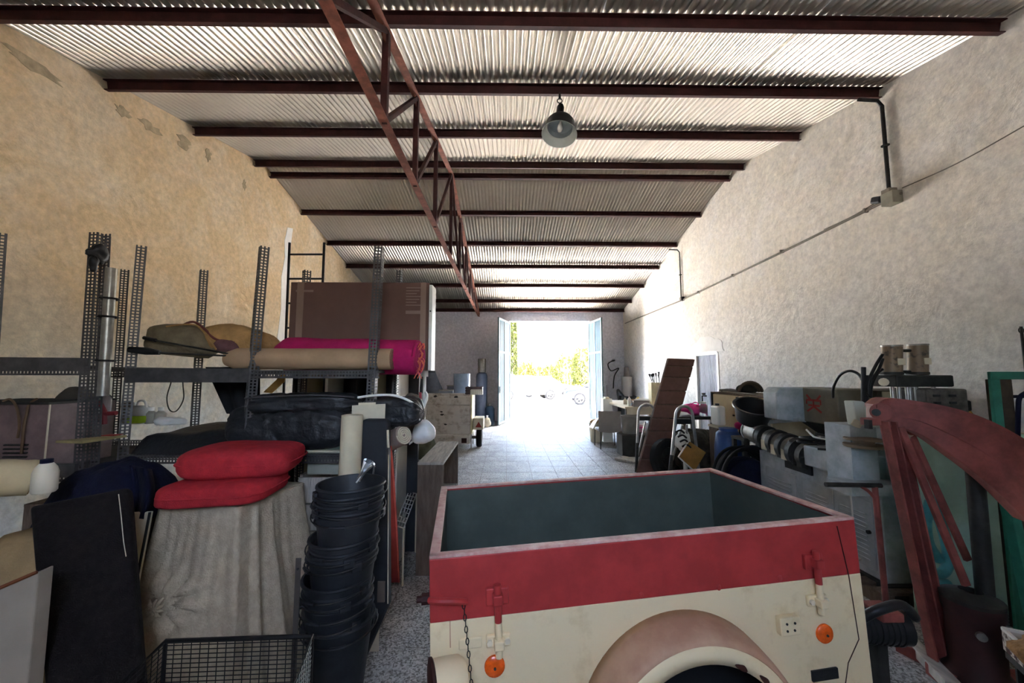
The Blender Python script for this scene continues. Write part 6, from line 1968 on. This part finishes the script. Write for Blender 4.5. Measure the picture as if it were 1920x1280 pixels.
# cream gear housing at the near end
yg = 2.72
gp = [P(1600, 752, yg), P(1618, 752, yg), P(1640, 765, yg), P(1652, 800, yg), P(1652, 802, yg), P(1608, 798, yg), P(1606, 790, yg)]
MB().prism([(p.x, p.z) for p in gp], lambda a, b, t: (a, t, b), yg, yg + .08).build('gear_housing', mat('pale_green_grey', srgb(186, 192, 182), .5, 0, .06, 6), ex, bevel=.01)
MB().cyl(P(1609, 790, yg - .02), P(1604, 798, yg - .02), .028, n=16).build('knob', M_OFFW, ex)
MB().bb((P(1600, 800, yg).x, yg + .03, EZ), (P(1650, 800, yg).x, yg + .25, P(1620, 799, yg).z)).build('housing_foot', M_GREYM, ex)
MB().bb((P(1568, 840, 2.72).x, 2.62, EZ - .02), (P(1660, 840, 2.72).x, 2.82, EZ + .05)).build('spool_bracket', M_GREYM, ex)
MB().lathe([(.05, 0), (.11, 0), (.115, .008), (.115, .02), (.06, .025), (.06, .045), (.11, .05), (.11, .06), (0, .065)], P(1620, 838, 2.70), 28).build('cable_spool', mat('spool_tan', srgb(120, 104, 84), .7), ex, smooth=True)
# hoses
for pts in ([(1562, 745, 3.4), (1563, 725, 3.3), (1575, 703, 3.2), (1592, 695, 3.1), (1608, 700, 3.05), (1617, 712, 3.0)], [(1655, 664, 2.95), (1642, 685, 2.95), (1630, 712, 2.95), (1628, 740, 2.95)], [(1655, 672, 2.95), (1648, 692, 2.95), (1634, 715, 2.95), (1630, 742, 2.95)], [(1655, 692, 2.95), (1645, 700, 2.95), (1634, 722, 2.95), (1632, 745, 2.95)]):
    MB().tube(smooth_path([P(*p) for p in pts]), .011, 8).build('hose', M_BLACK, ex, smooth='all')
for px_, py0, py1 in ((1619, 688, 758), (1624, 705, 758)):
    MB().cyl(P(px_, py1, 2.98), P(px_, py0, 2.98), .016, n=10).build('lever', M_BLACK, ex)
# press head: twin cylinders on a plate over columns
Yp = 2.95
hd = thing('twin_cylinder_press', 'dark press head with two upright cylinders behind red arm', 'press', P(1700, 790, Yp))
for px0, px1, py0, py1, lab in ((1657, 1687, 650, 702, 0), (1706, 1735, 648, 702, 1)):
    a, b = P((px0 + px1) / 2, py1, Yp), P((px0 + px1) / 2, py0, Yp)
    r_ = (P(px1, 680, Yp).x - P(px0, 680, Yp).x) / 2
    cy = MB().tube([a, b], r_, 28).build('cylinder', mat('worn_dark_paint', srgb(82, 76, 68), .55, .2, .4, 18, col2=srgb(130, 112, 92), mix=(.55, .62)), hd, smooth=True)
    MB().tube([b, b + Vector((0, 0, .012))], r_ * 1.04, 28).build('cap', M_STEEL, cy, smooth=True)
    MB().tube([a, a + Vector((0, 0, .02))], r_ * 1.1, 28).build('collar', M_DKM, cy, smooth=True)
    lbp = (a + b) / 2 + Vector((.01, -r_ - .001, -.01))
    MB().box(lbp, (r_ * .9, .008, .05)).build('label', M_OFFW, cy, bevel=.003)
for py_ in (657, 697):
    MB().tube([P(1685, py_, Yp), P(1708, py_, Yp)], .012, 8).build('tie_bar', M_DKM, hd)
a, b = P(1650, 724, Yp), P(1752, 703, Yp)
MB().bb((a.x, Yp - .13, a.z), (b.x, Yp + .15, b.z)).build('head_plate', M_DKM, hd, bevel=.01)
MB().cyl(P(1657, 716, Yp - .13), P(1657, 716, Yp - .15), .03, n=12).build('roller', M_OFFW, hd)
zbp = P(1700, 800, Yp).z
for px_ in (1660, 1672, 1680, 1700, 1712, 1728):
    c = P(px_, 720, Yp)
    MB().cyl((c.x, Yp - .08 + .03 * (px_ % 3), zbp - .05), (c.x, Yp - .08 + .03 * (px_ % 3), a.z), .013 + .006 * (px_ % 2), n=12).build('column', M_CHROME, hd, smooth=True)
a, b = P(1716, 795, Yp), P(1785, 728, Yp)
nb = MB().bb((a.x, Yp - .1, a.z), (b.x, Yp + .18, b.z)).build('block', mat('grimy_iron', srgb(96, 90, 82), .6, .3, .35, 16), hd, bevel=.012)
for k in range(5):
    for j in range(2):
        MB().box((a.x + .07 + j * .12, Yp - .102, b.z - .05 - k * .052), (.05, .012, .018)).build('notch', M_BLACK, nb)
MB().box((b.x + .05, Yp, b.z - .13), (.07, .1, .08)).build('valve', M_DKM, hd, bevel=.01)
MB().tube(smooth_path([(b.x + .06, Yp - .05, b.z - .17), (b.x + .09, Yp - .06, b.z - .22), (b.x + .16, Yp - .05, b.z - .24)]), .008, 6).build('brass_pipe', mat('brass', srgb(176, 130, 50), .4, .6), hd)
MB().bb((P(1655, 800, Yp).x, Yp - .12, 0), (b.x - .02, Yp + .16, zbp)).build('pedestal', M_GREYM, hd, bevel=.01)

# ================================================================== red arm machine, near right
rd = thing('red_arm_machine', 'old red steel machine with a long bowed arm on a tall column', 'machine', (2.35, 2.1, 0))
C0t, C0b = P(1672, 800, 2.25), PZ(1738, 1232, 0)
C0b = Vector((2.36, 2.17, 0))
top = P(1674, 790, 2.22)
ux = Vector((1, 0, 0))
# channel column: web and two flanges
for off, wd, dp in ((0, .10, .012),):
    MB().beam(C0b + Vector((0, .03, 0)), top + Vector((0, .03, 0)), wd, dp, (0, 1, 0)).build('column_web', M_MRED, rd, bevel=.003)
for s in (-.048, .004, .048):
    MB().beam(C0b + Vector((s, .005, 0)), top + Vector((s * .9, .005, 0)), .010, .05, (0, 1, 0)).build('column_flange', M_MRED, rd, bevel=.002)
for k, (A, B) in enumerate(((P(1688, 800, 2.2), P(1812, 1098, 2.05)), (P(1700, 795, 2.3), P(1815, 1050, 2.25)))):
    MB().beam(A, B, .035, .02, (0, 1, 0)).build('brace', M_MRED, rd, bevel=.003)
# arm: bowed tapered box, nearer to the right
arm_top = [(1640, 762, 2.22), (1662, 750, 2.24), (1720, 756, 2.16), (1790, 770, 2.05), (1860, 796, 1.92), (1935, 838, 1.78)]
arm_bot = [(1640, 795, 2.22), (1662, 800, 2.24), (1720, 812, 2.16), (1790, 858, 2.05), (1860, 912, 1.92), (1935, 985, 1.78)]
tt = smooth_path([P(*p) for p in arm_top]); bbm = smooth_path([P(*p) for p in arm_bot])
dv2 = Vector((.35, .93, 0)) * .10
rs = [[a, b, b + dv2, a + dv2] for a, b in zip(tt, bbm)]
MB().rings(rs).build('arm', M_MRED, rd, bevel=.006)
rs = [[a + Vector((0, -.012, .012)), a + Vector((0, -.012, -.008)), a + dv2 * 1.1 + Vector((0, 0, -.008)), a + dv2 * 1.1 + Vector((0, 0, .012))] for a in tt]
MB().rings(rs).build('top_flange', M_MRED, rd)
mid = [a.lerp(b, .52) for a, b in zip(tt, bbm)]
rs = [[a + Vector((0, -.016, .012)), a + Vector((0, -.016, -.012)), a + Vector((0, .004, -.012)), a + Vector((0, .004, .012))] for a in mid[4:]]
MB().rings(rs).build('rib', M_MRED, rd)
MB().cyl(P(1652, 772, 2.20), P(1652, 772, 2.32), .05, n=20).build('pivot', M_MRED, rd, smooth=True)
MB().cyl(P(1643, 773, 2.18), P(1643, 773, 2.2), .02, n=12).build('pivot_bolt', M_DKM, rd)
MB().bb(P(1630, 798, 2.2) - Vector((0, .0, 0)), P(1652, 784, 2.2) + Vector((0, .06, 0))).build('clamp', M_MRED, rd, bevel=.006)
MB().box(P(1628, 795, 2.19), (.02, .03, .05)).build('clamp_jaw', M_BLACK, rd)
fa = [Vector((2.18, 1.95, 0)), Vector((2.95, 1.30, 0))]
MB().beam(Vector((2.30, 2.35, .03)), Vector((2.62, 1.45, .03)), .10, .06).build('base_rail', M_MRED, rd, bevel=.004)
MB().beam(Vector((2.24, 2.12, .03)), Vector((3.05, 2.0, .03)), .10, .06).build('base_rail', M_MRED, rd, bevel=.004)
# black post on a drum
bp_ = thing('black_post_stand', 'black steel post rising from a dark red cast drum', 'stand', (2.45, 1.8, 0))
pb0 = P(1822, 1130, 2.08)
pt_ = P(1827, 876, 2.08)
dc_ = Vector((pb0.x, 2.08, 0))
MB().tube([Vector((pt_.x - .01, 2.08, pb0.z - .05)), pt_], .036, 20).build('post', M_DKM, bp_, smooth=True)
MB().tube([pt_, pt_ + Vector((0, 0, .02))], .045, 20).build('cap', M_BLACK, bp_, smooth=True)
dh = P(1815, 1125, 2.08).z
MB().lathe([(0, 0), (.14, 0), (.14, .05), (.105, .10), (.105, dh - .08), (.115, dh - .05), (.115, dh), (0, dh)], dc_, 32).build('drum', mat('dark_maroon', srgb(58, 32, 32), .6, 0, .25, 8), bp_, smooth=True)
MB().lathe([(.08, dh), (.118, dh + .0), (.118, dh + .02), (.045, dh + .05)], dc_, 28).build('collar', M_DKM, bp_, smooth=True)
MB().cyl(dc_ + Vector((-.07, -.085, dh - .12)), dc_ + Vector((-.08, -.10, dh - .12)), .02, n=14).build('oil_plug', M_STEEL, bp_)
# T bar next to the machine
tbv = thing('t_handle_bar', 'dark T-shaped handle bar standing before the louvred cabinet', 'handle bar', PZ(1660, 1130, 0))
yb3 = 2.42
a, b = P(1548, 908, yb3), P(1652, 910, yb3)
MB().tube([a, b], .014, 10).build('cross_bar', M_DKM, tbv, smooth=True)
c = P(1640, 912, yb3)
MB().tube([c, Vector((c.x + .02, c.y, 0))], .016, 10).build('stem', M_MRED, tbv, smooth=True)
MB().tube(smooth_path([P(1612, 910, yb3), P(1630, 922, yb3), P(1645, 940, yb3)]), .010, 8).build('brace', M_MRED, tbv, smooth='all')
# pallet
pll = thing('slatted_pallet', 'brown slatted pallet lying behind the trailer tail', 'pallet', PZ(1640, 1110, 0))
pc = PZ(1642, 1090, 0)
for k in range(6):
    yy = pc.y - .36 + k * .14
    MB().bb((pc.x - .30, yy, .09), (pc.x + .22, yy + .09, .11)).build('slat', M_WOODD, pll, bevel=.003)
for dx in (-.27, -.05, .17):
    MB().bb((pc.x + dx, pc.y - .36, 0), (pc.x + dx + .06, pc.y + .45, .09)).build('bearer', M_WOODD, pll)
# teal hoses hanging
hs_ = thing('teal_hose_loops', 'teal hose hanging in long loops from the red arm', 'hose', P(1720, 1000, 2.3))
for pts in ([(1692, 838, 2.36), (1688, 880, 2.36), (1694, 960, 2.36), (1715, 1040, 2.35), (1750, 1090, 2.35), (1778, 1095, 2.35)], [(1700, 850, 2.4), (1698, 920, 2.4), (1710, 1000, 2.4), (1738, 1062, 2.4), (1765, 1075, 2.4), (1778, 1050, 2.4), (1770, 1000, 2.4), (1745, 930, 2.4)], [(1745, 940, 2.42), (1736, 980, 2.42), (1742, 1020, 2.42), (1762, 1050, 2.42)]):
    MB().tube(smooth_path([P(*p) for p in pts]), .028, 12).build('loop', M_TEAL, hs_, smooth='all')
MB().tube(smooth_path([P(1692, 838, 2.36), P(1696, 825, 2.33), P(1704, 812, 2.30)]), .022, 10).build('hook_end', M_OFFW, hs_, smooth='all')
gsh = thing('green_fibre_sheet', 'curved pale green sheet standing behind the red arm', 'sheet', P(1780, 900, 2.6))
pa_, pb_ = P(1698, 815, 2.55), P(1880, 815, 2.75)
MB().sheet(lambda u, v: Vector((pa_.x + (pb_.x - pa_.x) * u, 2.58 + .16 * math.sin(u * 3.1), pa_.z + (-.0 - pa_.z) * v)), 16, 4).build('sheet', M_GSHEET, gsh, smooth='all', solid=.008)
MB().tube([Vector((pa_.x + (pb_.x - pa_.x) * u, 2.58 + .16 * math.sin(u * 3.1), pa_.z)) for u in [i / 12 for i in range(13)]], .007, 6).build('edge', M_OFFW, gsh, smooth='all')
# green frame at the right edge
gf = thing('green_steel_frame', 'green steel frame with a dark wooden post at right edge', 'frame', (3.0, 2.35, 0))
ygf = 2.45
zt4 = P(1865, 698, ygf).z
xg = P(1868, 720, ygf).x
MB().bb((xg - .03, ygf, 0), (xg + .03, ygf + .02, zt4)).build('post', M_GREEN, gf, bevel=.004)
MB().bb((xg - .03, ygf - .004, zt4 - .045), (xg + .9, ygf + .02, zt4 + .005)).build('top_rail', M_GREEN, gf, bevel=.004)
MB().bb((xg + .04, ygf + .01, 0), (xg + .12, ygf + .09, zt4 - .045)).build('wood_post', mat('dark_timber', srgb(70, 58, 46), .9, 0, .3, 9), gf, bevel=.004)
MB().bb((xg + .84, ygf, 0), (xg + .9, ygf + .06, zt4 - .045)).build('post', M_GREEN, gf, bevel=.004)
zz = P(1900, 744, ygf).z
MB().tube([(xg + .1, ygf + .05, zz), (xg + .85, ygf + .05, zz)], .010, 8).build('cross_rod', M_NAVY, gf)
MB().tube(smooth_path([P(1908, 850, ygf), P(1909, 770, ygf), P(1912, 745, ygf), P(1925, 735, ygf)]), .012, 8).build('bent_rod', M_NAVY, gf, smooth='all')
gl2 = thing('green_leaning_post', 'worn green bar leaning in the shade under the red arm', 'bar', PZ(1900, 1150, 0))
MB().beam(P(1882, 905, 2.2), Vector((P(1900, 1150, 2.2).x + .08, 2.15, 0)), .05, .05, (0, 1, 0)).build('bar', M_GREEN, gl2, bevel=.004)
MB().box(P(1882, 915, 2.17), (.05, .01, .03)).build('plate', M_STEEL, gl2)
thn = thing('thin_mast', 'thin dark rod standing at the right edge above green frame', 'rod', (P(1915, 640, 2.9).x, 2.9, 0))
xx = P(1917, 640, 2.9).x
MB().cyl((xx, 2.9, 0), (P(1914, 610, 2.9).x, 2.9, P(1914, 612, 2.9).z), .009, n=8).build('rod', M_DKM, thn)
MB().tube(arc((P(1914, 612, 2.9).x, 2.9, P(1914, 612, 2.9).z - .03), .02, 0, 2 * math.pi, 12), .004, 6).build('eye', M_DKM, thn)
# motor behind the trailer tail
mo = thing('black_motor', 'black electric motor with a curved pipe behind the trailer', 'motor', PZ(1660, 1200, .2))
mc = P(1658, 1175, 1.65)
MB().tube([mc + Vector((-.12, .03, .0)), mc + Vector((.08, 0, .0))], .065, 24).build('housing', M_BLACK, mo, smooth=True)
for k in range(8):
    MB().tube([mc + Vector((-.10 + k * .02, .028 - k * .003, 0)), mc + Vector((-.093 + k * .02, .027 - k * .003, 0))], .071, 24).build('cooling_fin', M_BLACK, mo, smooth=True)
MB().bb(mc + Vector((-.06, -.06, .05)), mc + Vector((.03, .04, .085))).build('terminal_box', M_MRED, mo, bevel=.006)
MB().tube(smooth_path([mc + Vector((-.14, -.02, .03)), mc + Vector((-.08, -.06, .10)), mc + Vector((.02, -.06, .12)), mc + Vector((.09, -.04, .06))]), .018, 10).build('pipe', M_BLACK, mo, smooth='all')
MB().bb((mc.x - .06, mc.y - .03, 0), (mc.x - .02, mc.y + .03, mc.z - .05)).bb((mc.x - .02, mc.y - .03, 0.0), (mc.x + .1, mc.y + .06, .03)).build('foot', M_DKM, mo)
# timber and carton in the corner
for k, (a, b, m_, lab) in enumerate(((PZ(1700, 1195, .04), PZ(1790, 1290, .04), M_WOOD, 'grey timber lying beside the red column foot'), (PZ(1748, 1215, .03), PZ(1850, 1290, .03), M_WOODD, 'brown timber lying beside the dark drum'))):
    t_ = thing('timber', lab, 'timber', a)
    MB().beam(a, b, .07, .05).build('beam', m_, t_, bevel=.004)
    MB().cyl(a.lerp(b, .1) + Vector((0, 0, .024)), a.lerp(b, .1) + Vector((0, 0, .03)), .006, n=8).build('nail', M_STEEL, t_)
ct_ = thing('torn_carton_tray', 'torn carton tray of brown sawdust at the right bottom corner', 'tray', PZ(1900, 1230, .3))
zc2 = .42
A, B = PZ(1880, 1180, zc2), PZ(1960, 1250, zc2)
dirv = (B - A).normalized(); nn = Vector((dirv.y, -dirv.x, 0)); 
if nn.x < 0:
    nn = -nn
L2, W2 = .5, .35
M_PRC = mat('printed_carton', srgb(206, 200, 190), .7, 0, .3, 9, col2=srgb(60, 30, 34), mix=(.44, .5))
corner = [A, A + dirv * L2, A + dirv * L2 + nn * W2, A + nn * W2]
for i in range(4):
    p, q_ = corner[i], corner[(i + 1) % 4]
    MB().beam(p - Vector((0, 0, .04)), q_ - Vector((0, 0, .04)), .008, .09).build('side', M_PRC, ct_)
    MB().beam(p + Vector((0, 0, .006)), q_ + Vector((0, 0, .006)), .012, .012).build('rim', M_WHITE, ct_)
MB().prism([(p.x, p.y) for p in corner], lambda a, b, t: (a, b, t), zc2 - .09, zc2 - .082).build('bottom', M_CARD, ct_)
cc = sum(corner, Vector()) / 4
MB().blob(cc + Vector((0, 0, -.0)), (.17, .2, .07), amp=.4, fr=9, seed=5, e=.7).build('sawdust', mat('brown_sawdust', srgb(150, 112, 70), .95, 0, .25, 30, .01, 60), ct_, smooth='all')
stl = thing('tray_stool', 'dark low stool carrying the torn carton tray', 'stool', (cc.x, cc.y, 0))
MB().prism([(p.x, p.y) for p in corner], lambda a, b, t: (a, b, t), zc2 - .12, zc2 - .092).build('seat', M_DKM, stl)
for p in corner:
    q_ = p.lerp(cc, .15)
    MB().cyl((q_.x, q_.y, 0), (q_.x, q_.y, zc2 - .12), .015, n=8).build('leg', M_DKM, stl)
